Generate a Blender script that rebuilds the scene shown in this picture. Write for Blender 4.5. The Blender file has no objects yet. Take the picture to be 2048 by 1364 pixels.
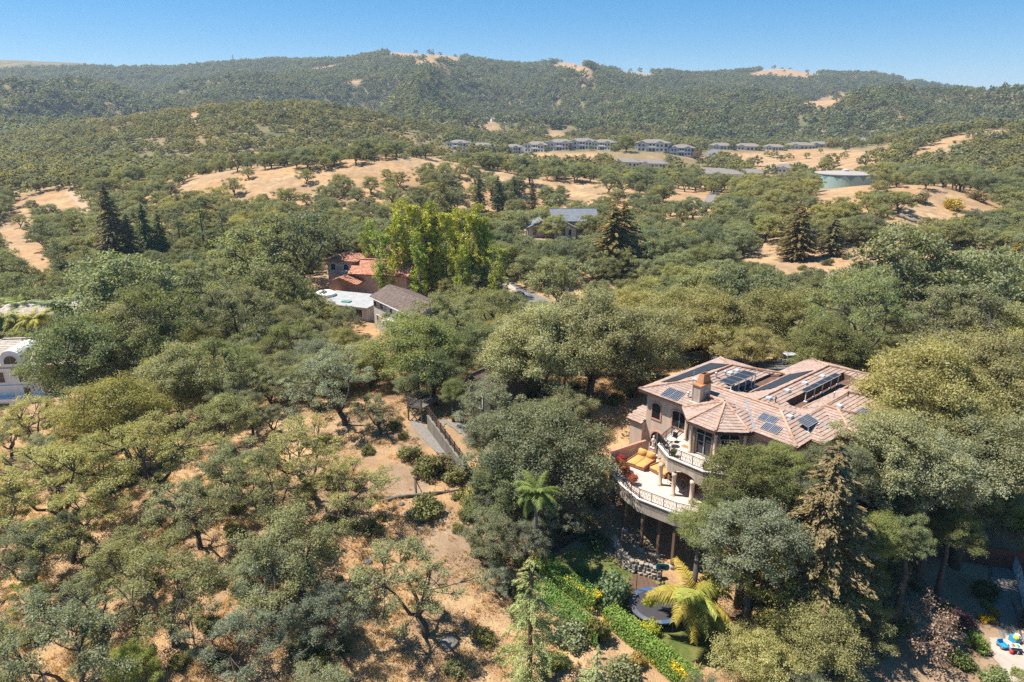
# Aerial view over oak-covered hills with a tiled-roof house: procedural scene for Blender 4.5
import bpy, math, random
import numpy as np
from mathutils import Matrix, Vector

SC = bpy.context.scene
COL = SC.collection
rad = math.radians
# ------------------------------------------------------------------ camera
CZ = 45.0                      # camera altitude
PITCH = rad(18.5)
FPX = 1365.0                   # focal length in units of a 2048 px wide frame
cam_d = bpy.data.cameras.new('camera')
cam_d.sensor_width = 36.0
cam_d.lens = 36.0 * FPX / 2048.0
cam_d.clip_start = 0.5
cam_d.clip_end = 20000.0
cam = bpy.data.objects.new('camera', cam_d)
COL.objects.link(cam)
cam.location = (0, 0, CZ)
cam.rotation_euler = (rad(90) - PITCH, 0, 0)
SC.camera = cam
# ------------------------------------------------------------------ sky and sun
SUN_EL, SUN_AZ = rad(60), rad(168)          # azimuth counted from +X, counter-clockwise
to_sun = Vector((math.cos(SUN_EL) * math.cos(SUN_AZ), math.cos(SUN_EL) * math.sin(SUN_AZ), math.sin(SUN_EL)))
world = bpy.data.worlds.new('World')
SC.world = world
world.use_nodes = True
wn = world.node_tree
wn.nodes.clear()
w_out = wn.nodes.new('ShaderNodeOutputWorld')
w_bg = wn.nodes.new('ShaderNodeBackground')
w_sky = wn.nodes.new('ShaderNodeTexSky')
w_sky.sky_type = 'NISHITA'
w_sky.sun_disc = False
w_sky.sun_elevation = SUN_EL
w_sky.sun_rotation = rad(90) - SUN_AZ
w_sky.altitude = 3000
w_sky.air_density = 1.0
w_sky.dust_density = 0.0
w_sky.ozone_density = 4.0
w_hs = wn.nodes.new('ShaderNodeHueSaturation')
w_hs.inputs['Saturation'].default_value = 1.85
w_gm = wn.nodes.new('ShaderNodeGamma')
w_gm.inputs[1].default_value = 0.6
wn.links.new(w_sky.outputs[0], w_gm.inputs[0])
wn.links.new(w_gm.outputs[0], w_hs.inputs['Color'])
wn.links.new(w_hs.outputs[0], w_bg.inputs[0])
w_bg.inputs[1].default_value = 0.118
wn.links.new(w_bg.outputs[0], w_out.inputs[0])
sun_d = bpy.data.lights.new('sun', 'SUN')
sun_d.energy = 3.8
sun_d.angle = rad(0.53)
sun_d.color = (1.0, 0.945, 0.86)
sun = bpy.data.objects.new('sun', sun_d)
COL.objects.link(sun)
sun.location = to_sun * 200
sun.rotation_euler = to_sun.to_track_quat('Z', 'Y').to_euler()
# ------------------------------------------------------------------ picture settings
SC.view_settings.view_transform = 'Standard'
SC.view_settings.look = 'None'
SC.view_settings.exposure = 1.25
SC.view_settings.gamma = 1.0
SC.view_settings.use_curve_mapping = False
SC.render.engine = 'CYCLES'
cy = SC.cycles
cy.max_bounces = 5
cy.diffuse_bounces = 4
cy.glossy_bounces = 2
cy.transmission_bounces = 3
cy.transparent_max_bounces = 6
cy.volume_bounces = 0
cy.caustics_reflective = False
cy.caustics_refractive = False
cy.use_denoising = False
cy.use_adaptive_sampling = False
SC.render.film_transparent = False

# ------------------------------------------------------------------ helpers: camera maths used to survey the place
_c, _s = math.cos(PITCH), math.sin(PITCH)
def ray(px, py):
    a = (px - 1024) / FPX; b = (py - 682) / FPX
    return np.array([a, _c - b * _s, -_s - b * _c])
def at_d(px, py, d): return ray(px, py) * d + np.array([0, 0, CZ])
def at_z(px, py, z):
    r = ray(px, py); return r * ((z - CZ) / r[2]) + np.array([0, 0, CZ])
def proj(x, y, z):
    x = np.asarray(x, float); y = np.asarray(y, float); z = np.asarray(z, float) - CZ
    d = y * _c - z * _s; v = -(y * _s + z * _c)
    return 1024 + FPX * x / d, 682 + FPX * v / d, d
def inpoly(poly, x, y):
    x = np.asarray(x, float); y = np.asarray(y, float)
    r = np.zeros(x.shape, bool); n = len(poly); j = n - 1
    for i in range(n):
        xi, yi = poly[i]; xj, yj = poly[j]
        k = ((yi > y) != (yj > y)) & (x < (xj - xi) * (y - yi) / (yj - yi + 1e-12) + xi)
        r ^= k; j = i
    return r
def hash2(ix, iy, seed):
    h = (ix.astype(np.int64) * 374761393 + iy.astype(np.int64) * 668265263 + seed * 974634777) & 0xFFFFFFFF
    h = ((h ^ (h >> 13)) * 1274126177) & 0xFFFFFFFF
    return ((h ^ (h >> 16)) & 0xFFFF) / 65535.0
def vnoise(x, y, seed=0):
    x = np.asarray(x, float); y = np.asarray(y, float)
    ix = np.floor(x); iy = np.floor(y); fx = x - ix; fy = y - iy
    fx = fx * fx * (3 - 2 * fx); fy = fy * fy * (3 - 2 * fy)
    a = hash2(ix, iy, seed); b = hash2(ix + 1, iy, seed); c = hash2(ix, iy + 1, seed); d = hash2(ix + 1, iy + 1, seed)
    return (a + (b - a) * fx) * (1 - fy) + (c + (d - c) * fx) * fy
def fbm(x, y, o=4, seed=0):
    r = 0; a = .5
    for i in range(o):
        r = r + a * (vnoise(x, y, seed + i) - .5); x = x * 2.03 + 7.1; y = y * 2.03 + 3.3; a *= .5
    return r
def sstep(a, b, x):
    t = np.clip((np.asarray(x, float) - a) / (b - a), 0, 1); return t * t * (3 - 2 * t)

# ------------------------------------------------------------------ helpers: meshes and objects
def new_mesh(name, v, f, smooth=False):
    me = bpy.data.meshes.new(name)
    me.from_pydata([tuple(p) for p in v], [], [tuple(q) for q in f])
    me.update()
    if smooth:
        me.polygons.foreach_set('use_smooth', np.ones(len(me.polygons), bool))
    return me
def quads_mesh(name, V, attr=None):
    """V: (n,4,3) loose quads -> mesh; attr: (n,) value per quad stored on points"""
    n = len(V); me = bpy.data.meshes.new(name)
    me.vertices.add(n * 4); me.vertices.foreach_set('co', np.ascontiguousarray(V, dtype=np.float32).ravel())
    me.loops.add(n * 4); me.loops.foreach_set('vertex_index', np.arange(n * 4, dtype=np.int32))
    me.polygons.add(n); me.polygons.foreach_set('loop_start', np.arange(0, n * 4, 4, dtype=np.int32))
    me.polygons.foreach_set('loop_total', np.full(n, 4, np.int32))
    if attr is not None:
        a = me.attributes.new('rnd', 'FLOAT', 'POINT')
        a.data.foreach_set('value', np.repeat(np.asarray(attr, np.float32), 4))
    me.update(calc_edges=True)
    return me
class MB:
    """collects simple solids into one mesh"""
    def __init__(s): s.v = []; s.f = []; s.a = []; s.cur = 0.5
    def add(s, v, f):
        o = len(s.v); s.v += [tuple(map(float, p)) for p in v]; s.f += [tuple(i + o for i in q) for q in f]; s.a += [s.cur] * len(v); return s
    def hexa(s, p):        # 8 corners, bottom ring then top ring
        return s.add(p, [(3, 2, 1, 0), (4, 5, 6, 7), (0, 1, 5, 4), (1, 2, 6, 5), (2, 3, 7, 6), (3, 0, 4, 7)])
    def box(s, x0, x1, y0, y1, z0, z1):
        return s.hexa([(x0, y0, z0), (x1, y0, z0), (x1, y1, z0), (x0, y1, z0), (x0, y0, z1), (x1, y0, z1), (x1, y1, z1), (x0, y1, z1)])
    def bar(s, p, q, w, h=None, up=(0, 0, 1)):
        p = Vector(p); q = Vector(q); d = (q - p).normalized(); h = h or w
        u = Vector(up)
        if abs(d.dot(u)) > .95: u = Vector((1, 0, 0))
        r = d.cross(u).normalized(); u = r.cross(d)
        c = [(-r * w - u * h) / 2, (r * w - u * h) / 2, (r * w + u * h) / 2, (-r * w + u * h) / 2]
        return s.add([p + k for k in c] + [q + k for k in c], [(0, 1, 2, 3), (7, 6, 5, 4), (0, 4, 5, 1), (1, 5, 6, 2), (2, 6, 7, 3), (3, 7, 4, 0)])
    def tube(s, pts, rs, n=6, cap=True):
        pts = [Vector(p) for p in pts]; o = len(s.v); k = len(pts)
        if not hasattr(rs, '__len__'): rs = [rs] * k
        V = []
        ref = None
        for i, p in enumerate(pts):
            d = (pts[min(i + 1, k - 1)] - pts[max(i - 1, 0)])
            d = d.normalized() if d.length > 1e-6 else Vector((0, 0, 1))
            if ref is None or abs(ref.dot(d)) > .98: ref = Vector((1, 0, 0)) if abs(d.x) < .8 else Vector((0, 1, 0))
            a = (ref - d * ref.dot(d)).normalized(); b = d.cross(a); ref = a
            for j in range(n):
                t = 2 * math.pi * j / n; V.append(p + (a * math.cos(t) + b * math.sin(t)) * rs[i])
        Fc = []
        for i in range(k - 1):
            for j in range(n):
                Fc.append((i * n + j, i * n + (j + 1) % n, (i + 1) * n + (j + 1) % n, (i + 1) * n + j))
        if cap: Fc += [tuple(range(n - 1, -1, -1)), tuple((k - 1) * n + j for j in range(n))]
        return s.add(V, Fc)
    def lathe(s, prof, n=12, c=(0, 0, 0)):
        V = []; Fc = []
        for r, z in prof:
            for j in range(n):
                t = 2 * math.pi * j / n; V.append((c[0] + r * math.cos(t), c[1] + r * math.sin(t), c[2] + z))
        k = len(prof)
        for i in range(k - 1):
            for j in range(n): Fc.append((i * n + j, i * n + (j + 1) % n, (i + 1) * n + (j + 1) % n, (i + 1) * n + j))
        Fc += [tuple(range(n - 1, -1, -1)), tuple((k - 1) * n + j for j in range(n))]
        return s.add(V, Fc)
    def prism(s, poly, z0, z1):   # poly: plan points (counter-clockwise)
        n = len(poly)
        z0 = z0 if hasattr(z0, '__len__') else [z0] * n; z1 = z1 if hasattr(z1, '__len__') else [z1] * n
        V = [(p[0], p[1], z0[i]) for i, p in enumerate(poly)] + [(p[0], p[1], z1[i]) for i, p in enumerate(poly)]
        Fc = [tuple(range(n - 1, -1, -1)), tuple(range(n, 2 * n))] + [(i, (i + 1) % n, n + (i + 1) % n, n + i) for i in range(n)]
        return s.add(V, Fc)
    def slab(s, pts, th):         # polygon in space thickened downwards
        n = len(pts); V = [tuple(p) for p in pts] + [(p[0], p[1], p[2] - th) for p in pts]
        return s.add(V, [tuple(range(n)), tuple(range(2 * n - 1, n - 1, -1))] + [((i + 1) % n, i, n + i, n + (i + 1) % n) for i in range(n)])
    def mesh(s, name, smooth=False):
        me = new_mesh(name, s.v, s.f, smooth)
        if len(set(s.a)) > 1:
            at = me.attributes.new('rnd', 'FLOAT', 'POINT'); at.data.foreach_set('value', np.array(s.a, np.float32))
        return me
    def build(s, name, mat, parent=None, smooth=False, **k):
        return obj(name, s.mesh(name, smooth), mat, parent, **k)
def obj(name, me, mat=None, parent=None, loc=None, rotz=None, kind=None, label=None, cat=None, group=None, color=None):
    o = bpy.data.objects.new(name, me); COL.objects.link(o)
    if mat is not None and me is not None and not me.materials: me.materials.append(mat)
    if parent is not None: o.parent = parent
    if loc is not None: o.location = loc
    if rotz is not None: o.rotation_euler = (0, 0, rotz)
    if color is not None: o.color = (*color[:3], 1)
    if kind: o['kind'] = kind
    if label: o['label'] = label
    if cat: o['category'] = cat
    if group: o['group'] = group
    return o
def thing(name, label, cat, loc=(0, 0, 0), rotz=0, group=None, scale=None):
    o = obj(name, None, None, None, loc, rotz, None, label, cat, group)
    if scale is not None: o.scale = (scale,) * 3 if not hasattr(scale, '__len__') else scale
    return o

# ------------------------------------------------------------------ materials
def mat_new(name):
    m = bpy.data.materials.new(name); m.use_nodes = True
    nt = m.node_tree; nt.nodes.clear()
    out = nt.nodes.new('ShaderNodeOutputMaterial')
    return m, nt, out
def nd(nt, t, **k):
    n = nt.nodes.new(t)
    for a, b in k.items():
        if a.startswith('i_'): n.inputs[int(a[2:]) if a[2:].isdigit() else a[2:].replace('_', ' ')].default_value = b
        else: setattr(n, a, b)
    return n
def mixc(nt, fac, a, b, mode='MIX'):
    m = nt.nodes.new('ShaderNodeMix'); m.data_type = 'RGBA'; m.blend_type = mode
    for idx, v in ((0, fac), (6, a), (7, b)):
        if isinstance(v, bpy.types.NodeSocket): nt.links.new(v, m.inputs[idx])
        else: m.inputs[idx].default_value = v if idx == 0 else (*v[:3], 1)
    return m.outputs[2]
def ramp(nt, src, stops):
    r = nt.nodes.new('ShaderNodeValToRGB'); e = r.color_ramp.elements
    while len(e) < len(stops): e.new(0.5)
    for i, (p, c) in enumerate(stops):
        e[i].position = p; e[i].color = (c, c, c, 1) if not hasattr(c, '__len__') else (*c[:3], 1)
    nt.links.new(src, r.inputs[0]); return r.outputs[0]
def noise(nt, scale, detail=3, vec=None, rough=.5):
    n = nd(nt, 'ShaderNodeTexNoise'); n.inputs['Scale'].default_value = scale; n.inputs['Detail'].default_value = detail; n.inputs['Roughness'].default_value = rough
    if vec is not None: nt.links.new(vec, n.inputs['Vector'])
    return n.outputs[0]
def simple(name, col, rough=.7, var=.25, scale=3.0, metal=0, spec=.3, bump=0, attr=0, streak=False):
    """painted or mineral surface: base colour, blotchy wear, optional piece-to-piece variation"""
    m, nt, out = mat_new(name)
    b = nd(nt, 'ShaderNodeBsdfPrincipled'); b.inputs['Roughness'].default_value = rough; b.inputs['Metallic'].default_value = metal
    b.inputs['Specular IOR Level'].default_value = spec
    tc = nd(nt, 'ShaderNodeTexCoord'); vec = tc.outputs['Object']
    if streak:
        mp = nd(nt, 'ShaderNodeMapping'); mp.inputs['Scale'].default_value = (1, 1, .12); nt.links.new(vec, mp.inputs[0]); vec = mp.outputs[0]
    n = noise(nt, scale, 5, vec, .6)
    k = ramp(nt, n, [(.3, 1 - var), (.7, 1 + var * .35)])
    c = mixc(nt, 1.0, col, k, 'MULTIPLY')
    if attr:
        at = nd(nt, 'ShaderNodeAttribute', attribute_name='rnd')
        c = mixc(nt, 1.0, c, ramp(nt, at.outputs['Fac'], [(0, 1 - attr), (1, 1 + attr * .6)]), 'MULTIPLY')
    nt.links.new(c, b.inputs['Base Color'])
    if bump:
        bp = nd(nt, 'ShaderNodeBump'); bp.inputs['Strength'].default_value = bump; bp.inputs['Distance'].default_value = .03
        nt.links.new(noise(nt, scale * 6, 4, tc.outputs['Object']), bp.inputs['Height']); nt.links.new(bp.outputs[0], b.inputs['Normal'])
    nt.links.new(b.outputs[0], out.inputs[0])
    return m
# ------------------------------------------------------------------ terrain: surveyed heights, thin-plate surface
CP = []   # (x, y, z)
def cpd(px, py, d, dz=0): p = at_d(px, py, d); CP.append((p[0], p[1], p[2] + dz))
for a in [(900, 1340, 52), (100, 1340, 50), (500, 1340, 50), (300, 1000, 67), (600, 830, 86), (30, 815, 106), (860, 880, 78), (700, 1100, 62),
          (940, 800, 86), (770, 662, 130), (1035, 588, 160), (1595, 727, 99), (1450, 735, 105), (1130, 640, 138), (1750, 720, 104),
          (1130, 475, 200), (880, 592, 158), (1000, 432, 290), (225, 572, 172), (100, 660, 128), (400, 640, 135), (500, 560, 170),
          (780, 322, 330), (340, 408, 300), (600, 402, 285), (480, 345, 320), (1000, 345, 330), (1200, 387, 300), (900, 322, 345),
          (60, 412, 330), (180, 405, 320), (20, 505, 230), (1680, 378, 310), (1850, 372, 262), (1700, 520, 176), (1950, 505, 190), (1600, 440, 225),
          (2040, 430, 250), (1420, 402, 300), (1100, 305, 560), (930, 303, 600), (1350, 310, 545), (1240, 332, 480), (1480, 352, 480),
          (1430, 298, 640), (1740, 289, 680), (1520, 332, 560), (1900, 276, 520), (2000, 263, 545), (1790, 342, 420), (2060, 335, 430), (1300, 500, 215), (1450, 560, 165),
          (600, 213, 700), (300, 236, 720), (450, 218, 710), (740, 230, 690), (850, 272, 640), (100, 290, 650), (500, 332, 480), (100, 352, 430), (-100, 330, 600)]:
    cpd(*a)
CP += [(9.9, 62, 7.4), (13.6, 56, 5.6), (15, 50, 4.2), (20, 47, 4.2), (10, 44, 4.6), (22, 41, 4.2), (30, 75, 12.6), (45, 70, 11.5), (27, 52, 6.5), (30, 44, 5.2), (40, 52, 4.6), (45, 44, 4.6), (34, 40, 4.8), (52, 60, 5.5),
       (0, 30, 4), (-20, 28, 5), (25, 28, 4), (60, 40, 5), (-60, 50, 5), (-60, 70, 4.5), (-100, 90, 0), (80, 90, 10), (100, 150, 10),
       (-30, 430, 5), (60, 430, 6), (-150, 430, 8), (200, 380, 10), (0, 900, 2), (-300, 950, 5), (300, 900, 2), (600, 900, 10), (-700, 900, 20)]
RIDGE = [(-250, 130, 2600), (0, 124, 2600), (100, 130, 2600), (180, 132, 2550), (260, 142, 2500), (330, 144, 2450), (400, 142, 2400), (440, 130, 2350), (520, 127, 2300), (600, 124, 2250), (650, 127, 2200), (690, 125, 2150),
         (750, 112, 2100), (790, 99, 2080), (830, 110, 2080), (900, 108, 2080), (960, 124, 2100), (1050, 133, 2150), (1130, 124, 2150), (1180, 142, 2150), (1260, 142, 2200), (1330, 155, 2250), (1400, 155, 2300),
         (1500, 144, 2300), (1560, 135, 2300), (1620, 149, 2300), (1680, 153, 2300), (1740, 151, 2300), (1800, 161, 2250), (1850, 173, 2200), (1950, 188, 2150), (2048, 198, 2100), (2300, 210, 2050)]
for a in RIDGE:
    cpd(*a); p = at_d(*a); CP.append((p[0] * 1.4, p[1] * 1.4, p[2] * .35))
for a in [(980, 268, 1000), (1300, 272, 1000), (1300, 205, 1480), (300, 200, 1700), (50, 215, 1500), (700, 165, 1600), (950, 170, 1600), (1000, 205, 1450), (1640, 212, 1700), (1690, 186, 1850),
          (1900, 235, 1500), (1500, 215, 1500), (1600, 262, 1050), (1900, 262, 1050), (800, 215, 1250), (200, 245, 1150), (2150, 250, 1300), (-200, 230, 1500), (500, 190, 1750)]:
    cpd(*a)
for x in (-9000, -4000, 0, 4000, 9000): CP.append((x * 1.0, 7000, 20))
CP = np.array(CP)
def _uw(x, y): return x / (y + 40.0), np.log(y + 25.0)
def _K(r2): return r2 * np.log(r2 + 1e-9)
_pu, _pw = _uw(CP[:, 0], CP[:, 1]); _g = (CP[:, 2] - 5) / (CP[:, 1] + 100)
_n = len(CP); _A = np.zeros((_n + 3, _n + 3))
_A[:_n, :_n] = _K((_pu[:, None] - _pu) ** 2 + (_pw[:, None] - _pw) ** 2) + np.eye(_n) * 2e-3
_A[:_n, _n] = 1; _A[:_n, _n + 1] = _pu; _A[:_n, _n + 2] = _pw; _A[_n:, :_n] = _A[:_n, _n:].T
_W = np.linalg.solve(_A, np.concatenate([_g, np.zeros(3)]))
def H(x, y):
    x = np.asarray(x, float); y = np.asarray(y, float); sh = np.broadcast(x, y).shape
    x, y = np.broadcast_to(x, sh).ravel(), np.broadcast_to(y, sh).ravel()
    u, w = _uw(x, np.maximum(y, 5)); r = np.empty(len(u))
    for i in range(0, len(u), 20000):
        a, b = u[i:i + 20000], w[i:i + 20000]
        r[i:i + 20000] = _K((a[:, None] - _pu) ** 2 + (b[:, None] - _pw) ** 2) @ _W[:_n] + _W[_n] + a * _W[_n + 1] + b * _W[_n + 2]
    z = 5 + r * (y + 100)
    D = np.hypot(x, y)
    f = sstep(750, 1500, D)
    rg = 1 - np.abs(2 * vnoise(x / 330 + 3, y / 420, 5) - 1); rg2 = 1 - np.abs(2 * vnoise(x / 140, y / 170 + 5, 9) - 1)
    z = z + f * ((rg - .6) * 115 + (rg2 - .6) * 50) * (1 - sstep(1650, 2050, D) * .9) * (1 - .0 * f)
    g = sstep(130, 300, D) * (1 - f)
    z = z + g * fbm(x / 60, y / 60, 3, 21) * 5
    nb = sstep(85, 130, D) + .35
    z = z + np.clip(nb, 0, 1) * fbm(x / 11, y / 11, 3, 31) * .8
    return z.reshape(sh)
def H1(x, y): return float(H(np.array([x]), np.array([y]))[0])
def ground_at(px, py):
    """where the sight line of a surveyed bearing meets the ground"""
    t = np.geomspace(20, 4000, 900); r = ray(px, py)
    P = r[None] * t[:, None]; P[:, 2] += CZ
    k = np.nonzero(P[:, 2] < H(P[:, 0], P[:, 1]))[0]
    i = k[0] if len(k) else 899
    p = P[max(i - 1, 0)]; return np.array([p[0], p[1], H1(p[0], p[1])])
# bare areas, seen as outlines from the survey point
GRASS_FAR = [[(1580, 213), (1690, 183), (1697, 200), (1640, 216)], [(775, 104), (800, 95), (860, 102), (935, 108), (915, 124), (850, 118), (780, 112)], [(1100, 132), (1132, 119), (1195, 143), (1180, 152)],
    [(1215, 146), (1270, 138), (1320, 152), (1290, 157)], [(1480, 152), (1560, 132), (1650, 151), (1600, 158)], [(615, 139), (690, 125), (692, 132), (630, 142)], [(678, 164), (732, 159), (722, 170)],
    [(948, 262), (985, 243), (1012, 262)], [(1085, 278), (1105, 255), (1130, 268), (1130, 280)], [(1690, 155), (1715, 150), (1715, 160)], [(800, 118), (870, 124), (920, 140), (890, 142)], [(1800, 155), (1830, 163), (1815, 166)],
    [(450, 322), (475, 305), (488, 325), (470, 333)], [(350, 342), (400, 335), (398, 346), (360, 348)], [(370, 232), (395, 210), (402, 232), (385, 245)], [(1060, 306), (1205, 304), (1190, 326), (1060, 322)],
    [(1440, 306), (1560, 302), (1640, 298), (1720, 300), (1765, 322), (1705, 358), (1640, 345), (1500, 338)], [(1765, 348), (1860, 285), (1930, 268), (2010, 258), (2010, 268), (1945, 286), (1870, 320)],
    [(335, 404), (415, 350), (500, 334), (640, 342), (780, 317), (900, 318), (890, 338), (700, 352), (600, 398), (455, 396)], [(880, 326), (1060, 356), (1215, 384), (1205, 404), (1090, 380), (1000, 362)],
    [(1325, 362), (1380, 384), (1470, 388), (1462, 412), (1350, 418)], [(0, 408), (110, 384), (150, 384), (190, 430), (160, 440), (40, 424)], [(0, 448), (62, 438), (112, 540), (60, 570), (20, 535)],
    [(1360, 310), (1385, 318), (1450, 330), (1430, 312)], [(1830, 418), (1910, 405), (1905, 440), (1840, 450)], [(1490, 490), (1560, 460), (1570, 480), (1510, 510)], [(1760, 440), (1840, 430), (1850, 470), (1780, 470)]]
SPARSE = [(1460, 520), (1560, 440), (1640, 372), (1800, 352), (1990, 410), (2060, 520), (1700, 530)]
def ground_tint(x, y, z):
    px, py, d = proj(x, y, z)
    return px, py, d
# mesh of the ground: one sheet out beyond the hills, finer where it is near
NU, NW = 520, 620
us = np.linspace(-1.25, 1.25, NU); ws = np.linspace(math.log(14 + 25), math.log(9000 + 25), NW)
Y = np.exp(ws)[:, None] - 25 + 0 * us[None]; X = us[None] * (Y + 40.0)
Z = H(X, Y)
idx = np.arange(NU * NW).reshape(NW, NU)
F4 = np.stack([idx[:-1, :-1], idx[:-1, 1:], idx[1:, 1:], idx[1:, :-1]], -1).reshape(-1, 4)
me = bpy.data.meshes.new('ground')
me.vertices.add(NU * NW); me.vertices.foreach_set('co', np.stack([X, Y, Z], -1).astype(np.float32).ravel())
me.loops.add(F4.size); me.loops.foreach_set('vertex_index', F4.astype(np.int32).ravel())
me.polygons.add(len(F4)); me.polygons.foreach_set('loop_start', np.arange(0, F4.size, 4, dtype=np.int32)); me.polygons.foreach_set('loop_total', np.full(len(F4), 4, np.int32))
me.polygons.foreach_set('use_smooth', np.ones(len(F4), bool)); me.update(calc_edges=True)
# soil masks (world-fixed): bare dusty soil, leaf litter
SOIL = [ground_at(*p)[:2] for p in [(800, 1030), (900, 985), (945, 1085), (960, 1200), (900, 1290), (820, 1180)]]
soil_blobs = [(ground_at(870, 1050), 3.5), (ground_at(900, 1120), 3.5), (ground_at(800, 960), 3.5), (ground_at(830, 870), 3), (ground_at(1130, 1060), 6), (ground_at(1200, 1060), 7), (ground_at(1750, 1330), 9), (ground_at(1950, 1300), 9), (ground_at(1980, 1180), 9), (ground_at(1050, 720), 14), (ground_at(900, 720), 9), (ground_at(1640, 1340), 7)]
m_soil = np.zeros(X.shape)
for p, r in soil_blobs:
    m_soil = np.maximum(m_soil, np.exp(-(((X - p[0]) ** 2 + (Y - p[1]) ** 2) / (r * r)) ** 2))
PXY = proj(X, Y, Z); bare_ = np.zeros(X.shape, bool)
for poly_ in GRASS_FAR: bare_ |= inpoly(poly_, PXY[0], PXY[1])
m_brush = sstep(380, 620, np.hypot(X, Y)) * (~bare_)
for it_ in range(2): m_brush[1:-1, 1:-1] = (m_brush[:-2, 1:-1] + m_brush[2:, 1:-1] + m_brush[1:-1, :-2] + m_brush[1:-1, 2:] + m_brush[1:-1, 1:-1]) / 5
at = me.attributes.new('brush', 'FLOAT', 'POINT'); at.data.foreach_set('value', m_brush.astype(np.float32).ravel())
at = me.attributes.new('soil', 'FLOAT', 'POINT'); at.data.foreach_set('value', m_soil.astype(np.float32).ravel())
def ground_material():
    m, nt, out = mat_new('dry_grass_ground')
    b = nd(nt, 'ShaderNodeBsdfPrincipled'); b.inputs['Roughness'].default_value = .95; b.inputs['Specular IOR Level'].default_value = .1
    g = nd(nt, 'ShaderNodeNewGeometry'); pos = g.outputs['Position']
    big = noise(nt, .035, 4, pos, .6); mid = noise(nt, .35, 5, pos, .65); fine = noise(nt, 5.5, 5, pos, .7)
    mp = nd(nt, 'ShaderNodeMapping'); mp.inputs['Scale'].default_value = (9, 2.2, 6); mp.inputs['Rotation'].default_value = (0, 0, .5); nt.links.new(pos, mp.inputs[0])
    straw = noise(nt, 1.0, 5, mp.outputs[0], .75)
    grass = mixc(nt, ramp(nt, big, [(.35, 0.), (.65, 1.)]), (.50, .30, .14), (.57, .405, .225))
    grass = mixc(nt, ramp(nt, mid, [(.3, 1.), (.6, 0.)]), grass, (.34, .195, .105))
    grass = mixc(nt, 1.0, grass, ramp(nt, straw, [(.3, .68), (.7, 1.25)]), 'MULTIPLY')
    soil = mixc(nt, ramp(nt, mid, [(.35, 0.), (.65, 1.)]), (.27, .175, .105), (.40, .285, .185))
    at = nd(nt, 'ShaderNodeAttribute', attribute_name='soil')
    ms = nd(nt, 'ShaderNodeMath', operation='ADD'); nt.links.new(at.outputs['Fac'], ms.inputs[0])
    m2 = nd(nt, 'ShaderNodeMath', operation='MULTIPLY_ADD'); nt.links.new(mid, m2.inputs[0]); m2.inputs[1].default_value = .9; m2.inputs[2].default_value = -.45
    nt.links.new(m2.outputs[0], ms.inputs[1])
    c = mixc(nt, ramp(nt, ms.outputs[0], [(.42, 0.), (.62, 1.)]), grass, soil)
    br = nd(nt, 'ShaderNodeAttribute', attribute_name='brush'); n3 = noise(nt, .022, 5, pos, .65); n4 = noise(nt, .09, 4, pos, .6)
    patchy = mixc(nt, ramp(nt, n4, [(.42, 0.), (.62, .6)]), c, (.27, .185, .115))
    far_ = nd(nt, 'ShaderNodeMath', operation='MULTIPLY'); nt.links.new(br.outputs['Fac'], far_.inputs[0]); nt.links.new(ramp(nt, n3, [(.34, 1.), (.62, .45)]), far_.inputs[1])
    c = mixc(nt, far_.outputs[0], patchy, mixc(nt, ramp(nt, n4, [(.3, 0.), (.7, 1.)]), (.085, .10, .045), (.16, .155, .07)))
    c = mixc(nt, 1.0, c, ramp(nt, fine, [(.3, .7), (.68, 1.15)]), 'MULTIPLY')
    nt.links.new(c, b.inputs['Base Color'])
    bp = nd(nt, 'ShaderNodeBump'); bp.inputs['Strength'].default_value = .7; bp.inputs['Distance'].default_value = .12
    nt.links.new(mixc(nt, .5, straw, fine), bp.inputs['Height']); nt.links.new(bp.outputs[0], b.inputs['Normal'])
    nt.links.new(b.outputs[0], out.inputs[0]); return m
ground = obj('ground', me, ground_material(), kind='structure')
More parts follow.
